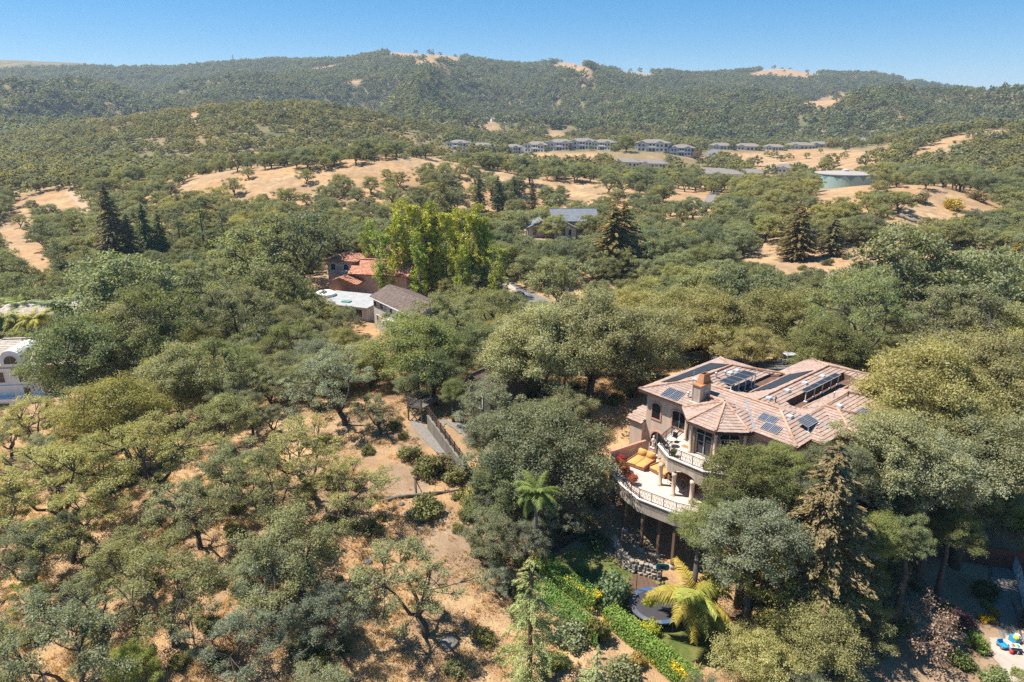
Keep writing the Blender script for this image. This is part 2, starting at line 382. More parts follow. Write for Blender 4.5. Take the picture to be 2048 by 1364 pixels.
# ------------------------------------------------------------------ foliage and bark materials
def foliage_material(name, trans=.42, huevar=1.0, world_var=True, dry=.04):
    m, nt, out = mat_new(name)
    oi = nd(nt, 'ShaderNodeObjectInfo'); at = nd(nt, 'ShaderNodeAttribute', attribute_name='rnd')
    base = oi.outputs['Color']
    c = mixc(nt, 1.0, base, ramp(nt, at.outputs['Fac'], [(0, .62), (1, 1.38)]), 'MULTIPLY')
    # tree to tree: yellower or greyer
    r1 = nd(nt, 'ShaderNodeMath', operation='FRACT'); mm = nd(nt, 'ShaderNodeMath', operation='MULTIPLY'); nt.links.new(oi.outputs['Random'], mm.inputs[0]); mm.inputs[1].default_value = 7.31; nt.links.new(mm.outputs[0], r1.inputs[0])
    c = mixc(nt, 1.0, c, ramp(nt, oi.outputs['Random'], [(0, (1 - .16 * huevar, 1 - .10 * huevar, 1 - .05 * huevar)), (.5, (1, 1, 1)), (1, (1 + .20 * huevar, 1 + .12 * huevar, 1 - .18 * huevar))]), 'MULTIPLY')
    c = mixc(nt, 1.0, c, ramp(nt, r1.outputs[0], [(0, 1 - .2 * huevar), (1, 1 + .2 * huevar)]), 'MULTIPLY')
    if world_var:
        g = nd(nt, 'ShaderNodeNewGeometry'); n = noise(nt, .012, 3, g.outputs['Position'], .6)
        c = mixc(nt, 1.0, c, ramp(nt, n, [(.3, (.86, .92, 1.0)), (.5, (1, 1, 1)), (.72, (1.28, 1.1, .88))]), 'MULTIPLY')
    if dry:
        gt = nd(nt, 'ShaderNodeMath', operation='GREATER_THAN'); gt.inputs[1].default_value = 1 - dry
        fr = nd(nt, 'ShaderNodeMath', operation='FRACT'); m9 = nd(nt, 'ShaderNodeMath', operation='MULTIPLY'); nt.links.new(at.outputs['Fac'], m9.inputs[0]); m9.inputs[1].default_value = 57.7
        nt.links.new(m9.outputs[0], fr.inputs[0]); nt.links.new(fr.outputs[0], gt.inputs[0])
        c = mixc(nt, gt.outputs[0], c, (.22, .14, .07))
    b = nd(nt, 'ShaderNodeBsdfPrincipled'); b.inputs['Roughness'].default_value = .55; b.inputs['Specular IOR Level'].default_value = .28
    nt.links.new(c, b.inputs['Base Color'])
    t = nd(nt, 'ShaderNodeBsdfTranslucent'); nt.links.new(mixc(nt, 1.0, c, (1.3, 1.25, .55), 'MULTIPLY'), t.inputs[0])
    mx = nd(nt, 'ShaderNodeMixShader'); mx.inputs[0].default_value = trans
    nt.links.new(b.outputs[0], mx.inputs[1]); nt.links.new(t.outputs[0], mx.inputs[2]); nt.links.new(mx.outputs[0], out.inputs[0])
    return m
M_LEAF = foliage_material('oak_foliage')
M_NEEDLE = foliage_material('conifer_foliage', .12, .5, False, .03)
M_GARDEN = foliage_material('garden_foliage', .2, .35, False, 0)
M_BARK = simple('oak_bark', (.105, .085, .068), .9, .45, 4, bump=.6)
M_BARKG = simple('pale_grey_bark', (.22, .19, .165), .9, .4, 4, bump=.6)
M_REDBARK = simple('redwood_bark', (.16, .095, .062), .9, .4, 3, bump=.6, streak=True)

def unit(a): return a / (np.linalg.norm(a, axis=-1, keepdims=True) + 1e-9)
def leaf_quads(rng, C, N, L, W, fold=.18):
    n = len(C); a = unit(np.cross(N, rng.normal(size=(n, 3)))); b = np.cross(N, a)
    l = (L * rng.uniform(.6, 1.3, n))[:, None]; w = (W * rng.uniform(.6, 1.3, n))[:, None]
    return np.stack([C - a * l / 2, C + b * w / 2 + N * w * fold, C + a * l / 2, C - b * w / 2 + N * w * fold], 1)
def bez(p0, p1, p2, n):
    t = np.linspace(0, 1, n)[:, None]; return (1 - t) ** 2 * p0 + 2 * t * (1 - t) * p1 + t * t * p2

def oak(name, seed, R=5., hc=5.0, vr=.7, npuff=70, nsub=15, nleaf=40, L=.18, W=.11, rp=(.2, .33), lean=(0, 0), gap=.0, twigs=2, limbs=5, wood=True, trunk_r=.32, lobes=.28):
    """spreading oak: forked trunk, crooked limbs, crown of uneven leaf clumps"""
    rng = np.random.default_rng(seed)
    lean = np.array([lean[0], lean[1], 0.]) * R
    ga = math.pi * (3 - math.sqrt(5)); P = []; RP = []
    ph = rng.uniform(0, 6.28, 4)
    for i in range(npuff):
        e = 1 - 1.5 * (i + .5) / npuff + rng.normal() * .05
        az = i * ga + rng.normal() * .25
        rr = math.sqrt(max(0, 1 - min(1, abs(e)) ** 2)); e2 = max(e, -.5)
        k = 1 + lobes * (.5 * math.sin(az * 2 + ph[0]) + .35 * math.sin(az * 3 + ph[1] + e * 2) + .3 * math.sin(az * 5 + ph[2])) + rng.normal() * .07
        k *= rng.choice([1, 1, 1, .78, .55])
        if rng.random() < gap: continue
        P.append([math.cos(az) * rr * k * R * .84, math.sin(az) * rr * k * R * .84, hc + e2 * vr * R * (.78 + .3 * k * .7)]); RP.append(R * rng.uniform(*rp))
    P = np.array(P) + lean * 1.0; RP = np.array(RP); n = len(P)
    # leaves
    d = unit(rng.normal(size=(n, nsub, 3))); d[..., 2] = np.abs(d[..., 2]) * .9 - .18
    S = P[:, None] + d * (RP[:, None] * rng.uniform(.45, 1.0, (n, nsub)))[..., None] * np.array([1, 1, .75])
    S2 = S.reshape(-1, 3); sr = np.repeat(RP, nsub)
    C = S2[:, None] + rng.normal(size=(len(S2), nleaf, 3)) * (sr * .21)[:, None, None] * np.array([1, 1, .7])
    pc = np.repeat(P, nsub, 0)[:, None]
    N = unit(rng.normal(size=C.shape) * .62 + unit(C - pc) * .5 + np.array([0, 0, .62]))
    pr = np.repeat(rng.random(n), nsub); a = .5 * rng.random(C.shape[:2]) + .25 * pr[:, None] + .25 * rng.random(len(S2))[:, None]
    Q = leaf_quads(rng, C.reshape(-1, 3), N.reshape(-1, 3), L, W)
    crown = quads_mesh(name + '_crown', Q, a.ravel()); crown.materials.append(M_LEAF)
    trunk = None
    if wood:
        mb = MB(); hf = hc * rng.uniform(.26, .4); f = np.array([lean[0] * .35 + rng.normal() * .2, lean[1] * .35 + rng.normal() * .2, hf])
        mb.tube([(0, 0, -1.2), (f[0] * .15, f[1] * .15, 0.), (f[0] * .4 + .1, f[1] * .4, hf * .5), f], [trunk_r * 1.5, trunk_r * 1.15, trunk_r, trunk_r * .9], 8)
        nodes = []
        az0 = rng.uniform(0, 6.28)
        for i in range(limbs):
            az = az0 + i * 6.28 / limbs + rng.normal() * .3; rr = R * rng.uniform(.35, .62)
            e = np.array([math.cos(az) * rr, math.sin(az) * rr, hc + rng.uniform(-.1, .32) * R * vr]) + lean * .9
            mid = f * .5 + e * .5 + np.array([0, 0, rng.uniform(-.12, .1) * R]) + rng.normal(size=3) * .35
            B = bez(f, mid, e, 6); B[1:-1] += rng.normal(size=(4, 3)) * .16
            mb.tube(B, np.linspace(trunk_r * .62, trunk_r * .2, 6), 6)
            for q, b_ in enumerate(B[1:], 1): nodes.append((b_, trunk_r * (.62 - .08 * q)))
        NP = np.array([q[0] for q in nodes])
        for i in range(n):
            dd = np.linalg.norm(NP - P[i], axis=1); j = int(np.argmin(dd + rng.random(len(dd)) * .5)); s0 = NP[j]
            mid = (s0 + P[i]) / 2 + rng.normal(size=3) * .25 + np.array([0, 0, -.15])
            B = bez(s0, mid, P[i], 4); mb.tube(B, np.linspace(max(.05, nodes[j][1] * .5), .03, 4), 4, False)
            for q in range(twigs):
                t = S[i, rng.integers(nsub)]; m2 = (B[2] + t) / 2 + rng.normal(size=3) * .12
                mb.tube([B[2], m2, t + (t - P[i]) * .12], [.035, .025, .01], 3, False)
        trunk = mb.mesh(name + '_trunk', True); trunk.materials.append(M_BARK)
    return trunk, crown
def conifer(name, seed, Ht=22., Rb=3.6, z0=.1, whorls=64, per=5, droop=.35, L=.5, W=.16, dens=9, tip=1.0, power=.85, bark=None, upcurve=0., width=.28, jag=.3):
    """tall conifer: straight stem, whorled drooping boughs carrying flat sprays"""
    rng = np.random.default_rng(seed); mb = MB(); bark = bark or M_REDBARK
    mb.tube([(0, 0, -1.5), (0, 0, 0), (0, 0, Ht * .5), (0, 0, Ht * .97)], [Ht * .024, Ht * .02, Ht * .012, .03], 8)
    C = []; N = []; A = []; T = []
    for i in range(whorls):
        f = (i + rng.random()) / whorls; z = Ht * (z0 + (1 - z0) * f)
        for k in range(per):
            az = rng.uniform(0, 6.28); ln = Rb * ((1 - f) ** power) * rng.uniform(1 - jag * 1.3, 1 + jag * .5) * min(1, .55 + f * 3) + .18
            dv = np.array([math.cos(az), math.sin(az), 0]); side = np.array([-dv[1], dv[0], 0])
            m = max(3, int(dens * ln)); s = rng.uniform(.12, 1, m); s = s ** .75
            zz = -droop * ln * (s ** 1.6) * tip + upcurve * ln * s
            p = np.array([0, 0, z]) + dv * (s * ln)[:, None] + side * (rng.normal(size=m) * width * ln * (1.05 - s) * .55)[:, None]
            p[:, 2] += zz + rng.normal(size=m) * .09 * ln * .4
            C.append(p); nn = rng.normal(size=(m, 3)) * .5 + np.array([0, 0, .8]) + dv * .35; N.append(nn); A.append(.55 * rng.random(m) + .45 * rng.random())
            T.append(np.repeat((dv + np.array([0, 0, -droop * 1.3]))[None], m, 0) + rng.normal(size=(m, 3)) * .45)
            if rng.random() < .35: mb.tube([(0, 0, z), tuple(np.array([0, 0, z]) + dv * ln * .5 + np.array([0, 0, -droop * ln * .25])), tuple(np.array([0, 0, z]) + dv * ln * .9 + np.array([0, 0, -droop * ln * .8 * tip]))], [.05, .035, .015], 3, False)
    C = np.concatenate(C); N = unit(np.concatenate(N)); A = np.concatenate(A); T = np.concatenate(T)
    a = unit(T - N * (T * N).sum(1)[:, None]); b = np.cross(N, a); n = len(C)
    l = (L * rng.uniform(.6, 1.3, n))[:, None]; w = (W * rng.uniform(.6, 1.3, n))[:, None]
    Q = np.stack([C - a * l / 2, C + b * w / 2, C + a * l / 2, C - b * w / 2 - N * w * .2], 1)
    cr = quads_mesh(name + '_crown', Q, A); cr.materials.append(M_NEEDLE)
    tr = mb.mesh(name + '_trunk', True); tr.materials.append(bark)
    return tr, cr
def airy(name, seed, Ht=20., Rw=2.7, npuff=84, nsub=6, nleaf=16, L=.3, W=.24, stems=2):
    """tall open broadleaf: several upright stems with loose clumps"""
    rng = np.random.default_rng(seed); mb = MB(); P = []
    for s in range(stems):
        o = rng.normal(size=2) * Rw * .3; top = Ht * rng.uniform(.8, 1.0)
        mb.tube([(o[0] * .3, o[1] * .3, -1), (o[0] * .6, o[1] * .6, top * .4), (o[0] * 1.2, o[1] * 1.2, top * .95)], [.26, .16, .03], 6)
        for i in range(npuff // stems):
            f = rng.uniform(.12, 1); z = top * f; r = Rw * (.25 + .75 * math.sin(min(1, f * 1.05) * 2.75)) * math.sqrt(rng.random()) * .8; az = rng.uniform(0, 6.28)
            base = np.array([o[0] * (.3 + .9 * f), o[1] * (.3 + .9 * f), z - r * .9]); p = np.array([base[0] + math.cos(az) * r, base[1] + math.sin(az) * r, z]); P.append(p)
            mb.tube([base, (base + p) / 2 + np.array([0, 0, -.1]), p], [.06, .04, .015], 3, False)
    P = np.array(P); n = len(P); RP = rng.uniform(.35, .8, n)
    S = P[:, None] + rng.normal(size=(n, nsub, 3)) * RP[:, None, None] * np.array([.55, .55, .8]); S2 = S.reshape(-1, 3)
    C = S2[:, None] + rng.normal(size=(len(S2), nleaf, 3)) * .2; N = unit(rng.normal(size=C.shape) + np.array([0, 0, .5]))
    A = .5 * rng.random(C.shape[:2]) + .5 * np.repeat(rng.random(n), nsub)[:, None]
    cr = quads_mesh(name + '_crown', leaf_quads(rng, C.reshape(-1, 3), N.reshape(-1, 3), L, W), A.ravel()); cr.materials.append(M_GARDEN)
    tr = mb.mesh(name + '_trunk', True); tr.materials.append(M_BARKG)
    return tr, cr
def shrub(name, seed, npuff=16, nsub=8, nleaf=18, L=.13, W=.08, flat=.8, mat=None):
    """round shrub of unit radius standing on the ground"""
    rng = np.random.default_rng(seed); d = unit(rng.normal(size=(npuff, 3))); d[:, 2] = np.abs(d[:, 2])
    P = d * rng.uniform(.35, .72, (npuff, 1)) * np.array([1, 1, flat]) + np.array([0, 0, .22])
    S = P[:, None] + unit(rng.normal(size=(npuff, nsub, 3))) * .26; S2 = S.reshape(-1, 3)
    C = S2[:, None] + rng.normal(size=(len(S2), nleaf, 3)) * .085; C[..., 2] = np.abs(C[..., 2])
    N = unit(rng.normal(size=C.shape) * .7 + unit(C - np.repeat(P, nsub, 0)[:, None]) * .5 + np.array([0, 0, .4]))
    A = .5 * rng.random(C.shape[:2]) + .5 * rng.random(len(S2))[:, None]
    me = quads_mesh(name, leaf_quads(rng, C.reshape(-1, 3), N.reshape(-1, 3), L, W), A.ravel()); me.materials.append(mat or M_GARDEN)
    mb = MB()
    for i in range(npuff): mb.tube([(0, 0, -.15), tuple(P[i] * .5), tuple(P[i])], [.03, .02, .008], 3, False)
    st = mb.mesh(name + '_stems'); st.materials.append(M_BARK)
    return st, me

OAKS = [oak('oak%d' % i, 100 + i, lean=l, npuff=n, gap=g, hc=h, vr=v, lobes=lb) for i, (l, n, g, h, v, lb) in enumerate(
    [((0, 0), 74, 0, 5.0, .74, .34), ((.12, .05), 66, .06, 4.7, .68, .42), ((-.1, .1), 76, .03, 5.3, .8, .32), ((.05, -.12), 64, .1, 4.9, .72, .5)])]
OPEN = [oak('open_oak%d' % i, 200 + i, lean=l, npuff=n, gap=g, hc=h, vr=.62, rp=(.13, .24), nsub=12, nleaf=30, twigs=4, limbs=lm, lobes=.5, L=.165, W=.1) for i, (l, n, g, h, lm) in enumerate(
    [((.2, 0), 66, .2, 5.3, 4), ((-.25, .1), 60, .22, 5.6, 4), ((.05, .2), 70, .2, 5.0, 5), ((-.1, -.15), 56, .22, 5.4, 4)])]
BARE = [oak('thin_oak%d' % i, 300 + i, lean=l, npuff=58, gap=.22, hc=5.6, vr=.66, rp=(.12, .21), nsub=10, nleaf=30, twigs=5, limbs=4, lobes=.5, L=.17, W=.1) for i, l in enumerate([(.3, .1), (-.35, 0)])]
MIDOAK = [oak('mid_oak%d' % i, 400 + i, npuff=44, nsub=9, nleaf=24, L=.31, W=.2, rp=(.2, .32), twigs=0, trunk_r=.36, lobes=.42, gap=.06, hc=4.7, vr=.74) for i in range(4)]
FAROAK = [oak('far_oak%d' % i, 500 + i, npuff=20, nsub=5, nleaf=6, L=1.1, W=.8, rp=(.24, .4), wood=False, hc=3.8, vr=.75, lobes=.45) for i in range(4)]
VFAROAK = [oak('small_oak%d' % i, 600 + i, npuff=12, nsub=3, nleaf=4, L=2.0, W=1.5, rp=(.28, .45), wood=False, hc=3.6, vr=.8, lobes=.5) for i in range(4)]
REDWOOD = [conifer('redwood%d' % i, 700 + i, Rb=4.2, dens=26, per=6, L=.45, W=.17, jag=.3 + .1 * i, power=.75) for i in range(3)]
DEODAR = [conifer('deodar%d' % i, 720 + i, Ht=14, Rb=4.4, whorls=26, per=4, droop=.42, dens=95, L=.22, W=.065, tip=1.1, power=.8, width=.34, upcurve=.12, jag=.45) for i in range(2)]
NEARWOOD = [conifer('near_redwood%d' % i, 710 + i, Rb=4.2, dens=46, per=6, whorls=60, L=.3, W=.1, jag=.45, power=.75, width=.36, droop=.4) for i in range(2)]
PINE = [conifer('pine%d' % i, 740 + i, Ht=18, Rb=5, z0=.25, whorls=22, per=4, droop=.05, dens=12, L=.5, W=.2, upcurve=.3, power=.5, width=.5, bark=M_BARK) for i in range(2)]
AIRY = [airy('airy%d' % i, 760 + i) for i in range(3)]
SHRUB = [shrub('shrub%d' % i, 800 + i) for i in range(3)]
rng0 = np.random.default_rng(11)
COLR = dict(g=(.325, .335, .195), d=(.22, .26, .125), y=(.36, .355, .16), b=(.30, .325, .225), l=(.38, .43, .13), k=(.19, .20, .115), o=(.31, .25, .14))

# ------------------------------------------------------------------ where the trees stand
KEEP = [[(1215, 900), (1275, 775), (1440, 725), (1640, 730), (1725, 790), (1725, 850), (1600, 870), (1450, 880), (1440, 960), (1350, 1030), (1340, 1130), (1225, 1010)],
    [(1075, 1095), (1180, 1095), (1200, 1040), (1300, 1110), (1420, 1200), (1420, 1290), (1350, 1364), (1200, 1364), (1090, 1180)],
    [(780, 1020), (880, 955), (950, 1090), (1000, 1230), (1010, 1400), (680, 1400), (720, 1290), (760, 1120)],
    [(490, 815), (560, 800), (700, 768), (800, 760), (830, 800), (830, 860), (770, 900), (620, 865), (520, 850)],
    [(815, 790), (985, 755), (960, 860), (930, 930), (860, 915), (815, 850)], [(760, 885), (850, 885), (930, 940), (900, 1000), (800, 1010), (740, 960)],
    [(612, 570), (660, 498), (760, 498), (860, 580), (855, 600), (800, 690), (700, 695), (640, 640)], [(1045, 450), (1110, 418), (1195, 428), (1190, 470), (1060, 482)],
    [(0, 680), (85, 690), (72, 760), (62, 850), (0, 850)], [(60, 615), (185, 630), (165, 680), (85, 690)], [(988, 560), (1060, 550), (1085, 610), (1010, 600)],
    [(1880, 1110), (2060, 1060), (2060, 1400), (1690, 1400), (1800, 1280)], [(1545, 702), (1640, 705), (1600, 760), (1560, 760)], [(1080, 560), (1160, 560), (1160, 610), (1090, 610)],
    [(1010, 1100), (1100, 1090), (1110, 1400), (990, 1400)], [(1300, 1130), (1480, 1130), (1480, 1300), (1400, 1400), (1250, 1400)], [(205, 780), (300, 790), (290, 830), (215, 830)], [(1310, 700), (1400, 690), (1440, 715), (1350, 735)], [(1640, 350), (1750, 345), (1750, 378), (1640, 382)]]
for k_ in GRASS_FAR: KEEP.append(k_)
KEEPD = [([(150, 540), (185, 400), (205, 360), (235, 400), (330, 400), (450, 395), (450, 450), (340, 520), (300, 545)], 170), ([(1165, 560), (1185, 470), (1225, 395), (1255, 395), (1285, 480), (1290, 540), (1240, 565)], 165), ([(1565, 540), (1585, 470), (1605, 410), (1640, 440), (1672, 430), (1700, 500), (1690, 545)], 176),
    ([(690, 570), (700, 440), (770, 390), (930, 380), (990, 430), (1010, 520), (980, 575), (860, 585), (800, 580)], 147), ([(930, 430), (945, 345), (1075, 352), (1090, 410), (1060, 430)], 283), ([(890, 284), (1395, 284), (1395, 311), (890, 309)], 560), ([(1400, 291), (1790, 280), (1790, 300), (1400, 306)], 630), ([(1630, 342), (1755, 338), (1750, 376), (1632, 380)], 308),
    ([(1235, 322), (1330, 324), (1330, 336), (1235, 336)], 480), ([(1390, 335), (1580, 335), (1580, 354), (1390, 352)], 455), (SPARSE, 192), ([(1440, 372), (1300, 420), (1350, 360)], 300), ([(70, 470), (150, 470), (160, 560), (80, 580)], 160)]
def hits_d(px, py, d):
    m = np.zeros(np.shape(px), bool)
    for poly, dm in KEEPD: m |= inpoly(poly, px, py) & (d < dm - 2)
    return m
trees = []      # dicts: x y z R kind proto color
def solve_crown(px, py, wpx, c=1.0):
    t = np.linspace(25, 420, 800); r = ray(px, py); P = r[None] * t[:, None]; P[:, 2] += CZ
    Rr = wpx * t / FPX / 2; g = P[:, 2] - H(P[:, 0], P[:, 1]) - c * Rr
    k = np.nonzero(g < 0)[0]; i = k[0] if len(k) else 799
    return P[i, 0], P[i, 1], Rr[i]
# crowns read off the photograph one by one: bearing, height angle, width, tone, habit (O dense, P open, B thin)
LIST = """60 1120 190 g P|150 1300 300 g P|335 1190 260 g P|470 1290 190 b P|600 1120 250 b P|545 990 220 y P|690 985 160 y P|650 1230 170 b P|300 905 220 y P|110 965 220 y P|435 835 150 y O|245 850 190 y O|60 860 150 y P|470 940 150 g P|390 1030 170 g P
130 1060 170 y P|620 915 190 g P|965 1075 140 g P|1000 1160 80 b P|685 770 180 b P|545 835 80 g B|1095 915 245 g O|1000 830 170 b O|1020 990 170 d O|830 700 190 d O|895 655 180 y O|1000 625 150 y O|1075 705 220 g O|1185 690 250 g O
1340 640 165 y O|1290 690 180 g O|1000 715 160 g P|1565 640 170 y O|1755 640 220 d O|1900 650 230 g O|1960 780 230 g O|1480 585 150 g O|1400 580 130 g O|1735 585 140 g O|1810 535 220 g O|1960 560 180 b O
1560 1190 250 y O|1520 1320 170 y O|1640 1290 190 y O|1860 960 220 b O|1930 890 220 g O|1800 1010 190 k O|1960 980 180 d O|170 720 220 d O|300 660 230 d O|245 600 230 d O|370 592 150 d O|460 640 190 g O|545 580 150 d O
600 490 180 d O|520 515 160 d O|345 770 190 g O|450 740 180 d O|250 700 190 g O|155 815 110 g O|560 700 150 d O|618 700 100 g O|500 830 100 k B|760 830 90 g B|1420 650 190 g O|1265 625 140 g O|1115 560 120 d O|1650 700 170 d O|690 690 80 y O|410 595 95 l O
180 930 150 y P|20 1010 160 y P|250 1120 170 g P|200 1200 150 g P|60 1190 95 l O|265 1335 100 l O|520 1150 150 b O|960 700 120 d O|1080 850 150 d O|1060 1090 120 b P|2010 860 200 g O|2000 680 180 g O|850 1180 230 b B|1700 1150 140 d O"""
def crown_hits(x, y, z, R, h):
    a = np.linspace(0, 6.283, 13)[:-1]; q = np.concatenate([[0], np.cos(a) * .85, np.cos(a) * .45]); w = np.concatenate([[0], np.sin(a) * .85, np.sin(a) * .45])
    px, py, d = proj(x + q * R, np.full(25, y), z + h + w * R * .6)
    m = np.zeros(25, bool)
    for k in KEEP: m |= inpoly(k, px, py)
    m |= hits_d(px, py, d)
    return m.mean()
for ent in LIST.replace('\n', '|').split('|'):
    a = ent.split(); x, y, R = solve_crown(float(a[0]), float(a[1]), float(a[2]))
    trees.append(dict(x=x, y=y, R=R, t=a[3], h='P' if a[4] == 'O' and rng0.random() < .3 else a[4], px=float(a[0]), py=float(a[1])))
DLIST = [(1510, 955, 170, 55, 'd', 'O'), (1560, 930, 110, 56, 'd', 'O'), (1400, 1060, 120, 54, 'd', 'O'), (1450, 1020, 110, 55, 'd', 'O'), (1665, 930, 130, 56, 'g', 'O'), (1515, 1075, 210, 52, 'b', 'O'), (1590, 985, 120, 55, 'b', 'O'), (1790, 915, 210, 58, 'g', 'O'), (1850, 800, 270, 66, 'g', 'O'), (1775, 880, 130, 60, 'g', 'O'), (1880, 960, 220, 57, 'b', 'O'), (1960, 900, 240, 60, 'g', 'O'), (1960, 760, 220, 72, 'g', 'O'), (1825, 1085, 130, 53, 'd', 'P'), (1905, 1055, 110, 57, 'd', 'O'), (1745, 1075, 110, 54, 'd', 'O'), (628, 618, 80, 132, 'g', 'O'), (690, 652, 70, 125, 'd', 'P'), (596, 575, 90, 138, 'd', 'O'), (655, 600, 62, 129, 'g', 'P'), (868, 748, 110, 84, 'd', 'O'), (905, 785, 60, 80, 'd', 'O'), (965, 870, 90, 72, 'b', 'O'), (815, 770, 60, 84, 'g', 'P'), (560, 640, 90, 125, 'g', 'O'), (20, 640, 70, 118, 'd', 'O'), (140, 640, 60, 117, 'g', 'O')]
for px_, py_, w_, d_, t_, h_ in DLIST:
    q = at_d(px_, py_, d_); trees.append(dict(x=q[0], y=q[1], R=w_ * d_ / FPX / 2, t=t_, h=h_, px=px_, py=py_, zc=q[2]))
FOOT = []       # building footprints to keep clear: (x, y, r)
for p, d, r in [((1450, 800), 66, 11), ((1330, 960), 64, 6), ((790, 620), 128, 8), ((700, 540), 150, 12), ((1130, 455), 198, 12), ((30, 760), 105, 9), ((130, 655), 128, 9), ((950, 800), 84, 5)]:
    q = at_d(*p, d); FOOT.append((q[0], q[1], r))
def fill(n, ymin, ymax, sp, rr, habits, tones, region=None, tol=.1, seed=3, avoid=None):
    r = np.random.default_rng(seed); got = 0
    for i in range(n):
        y = r.uniform(ymin, ymax); x = r.uniform(-.82, .82) * (y * .96 + 12); R = r.uniform(*rr)
        px, py, d = proj(x, y, H1(x, y) + 1.0 * R)
        if px < -120 or px > 2170 or py > 1480: continue
        if region is not None and not inpoly(region, np.array([px]), np.array([py]))[0]: continue
        if avoid is not None and inpoly(avoid, np.array([px]), np.array([py]))[0]: continue
        if any((x - a) ** 2 + (y - b) ** 2 < (c + R * .5) ** 2 for a, b, c in FOOT): continue
        if any((x - t['x']) ** 2 + (y - t['y']) ** 2 < (sp * (R + t['R'])) ** 2 for t in trees): continue
        if crown_hits(x, y, H1(x, y), R, 1.0 * R) > tol: continue
        trees.append(dict(x=x, y=y, R=R, t=r.choice(list(tones)), h=r.choice(list(habits)), px=float(px), py=float(py))); got += 1
    return got
LEFTLOW = [(-200, 800), (760, 800), (760, 1000), (740, 1500), (-200, 1500)]
fill(1000, 34, 95, .86, (2.0, 3.7), 'PPPOB', 'yygbd', LEFTLOW, .05, 3)
fill(2500, 36, 120, .52, (2.2, 4.2), 'OOPP', 'gggdybb', None, .06, 4, LEFTLOW)
fill(4000, 110, 215, .5, (2.8, 4.8), 'OOOPP', 'gggddyyb', None, .05, 5, LEFTLOW)
trees.sort(key=lambda t: math.hypot(t['x'], t['y']))
print('TREES', len(trees))
TREE_THINGS = trees[:262]
TREE_REST = trees[262:]
TONE = dict(g='grey-green', d='dark green', y='olive-green', b='blue-grey', l='bright lime-green', k='very dark', o='brownish')
HAB = dict(O='dense', P='open-crowned', B='half-bare')
NTH = ['leftmost', 'second from left', 'third from left', 'fourth from left', 'fifth from left', 'sixth from left', 'seventh from left', 'eighth from left', 'ninth from left', 'tenth from left', 'eleventh from left', 'twelfth from left', 'thirteenth from left', 'fourteenth from left', 'fifteenth from left', 'sixteenth from left']
def area_of(px, py):
    if py > 1050 and px < 760: return 'low on the dry left slope'
    if py > 800 and px < 760: return 'on the golden left slope'
    if px < 400: return 'near the white left-edge house'
    if px < 760 and py > 600: return 'below the brown-roofed house'
    if px < 1060 and py < 600: return 'in woods left of the poplars'
    if 760 <= px < 1300 and py > 780: return 'between concrete wall and tiled house'
    if px >= 1300 and py > 980: return 'beside the tiled house yard'
    if px >= 1560 and py > 720: return 'right of the tiled house'
    if px >= 1060 and py < 560: return 'below the right-hand hill'
    if px >= 1300: return 'along the street behind the house'
    return 'in the central canopy'
seen_lab = {}
def tree_thing(name, label, cat, pair, x, y, z, s, rotz, color, group=None, lift=0, hc=5.):
    e = thing(name, label, cat, (x, y, z), rotz, group, s)
    t_ = obj('trunk', pair[0], None, e)
    c_ = obj('crown', pair[1], None, e, color=color)
    if lift:
        c_.location.z = lift; t_.location.z = lift
        mb = MB(); mb.tube([(.15, .1, -1.5), (.05, 0, lift * .5), (0, 0, lift + .1)], [.62, .5, .4], 8); mb.build('lower_trunk', M_BARK, e, True)
    return e
def base_label(t):
    size = 'large' if t['R'] > 4.4 else ('small' if t['R'] < 2.7 else 'mid-sized')
    return '%s %s %s oak tree %s' % (size, HAB[t['h']], TONE[t['t']], area_of(t['px'], t['py']))
for t in TREE_THINGS: t['bx'] = float(proj(t['x'], t['y'], H1(t['x'], t['y']) + t['R'])[0]); t['lab'] = base_label(t)
for lab in set(t['lab'] for t in TREE_THINGS):
    same = sorted([t for t in TREE_THINGS if t['lab'] == lab], key=lambda t: t['bx'])
    if len(same) > 1:
        for i, t in enumerate(same): t['lab2'] = lab + ', ' + (NTH[i] if i < len(same) - 1 or i == 0 else 'rightmost') if i < 16 or i == len(same) - 1 else lab
for i, t in enumerate(TREE_THINGS):
    P = {'O': OAKS, 'P': OPEN, 'B': BARE}[t['h']]; k = int(rng0.integers(len(P)))
    ar = area_of(t['px'], t['py'])
    lab = t.get('lab2', t['lab'])
    c = np.array(COLR[t['t']]) * rng0.uniform(.88, 1.12)
    zg = H1(t['x'], t['y']); sc_ = t['R'] / 5.; lift = max(0, (t['zc'] - zg) / sc_ - 5.) if 'zc' in t else 0
    tree_thing('oak_tree', lab, 'tree', P[k], t['x'], t['y'], zg - .1, sc_, rng0.uniform(0, 6.28), c, 'oak trees ' + ar, lift)

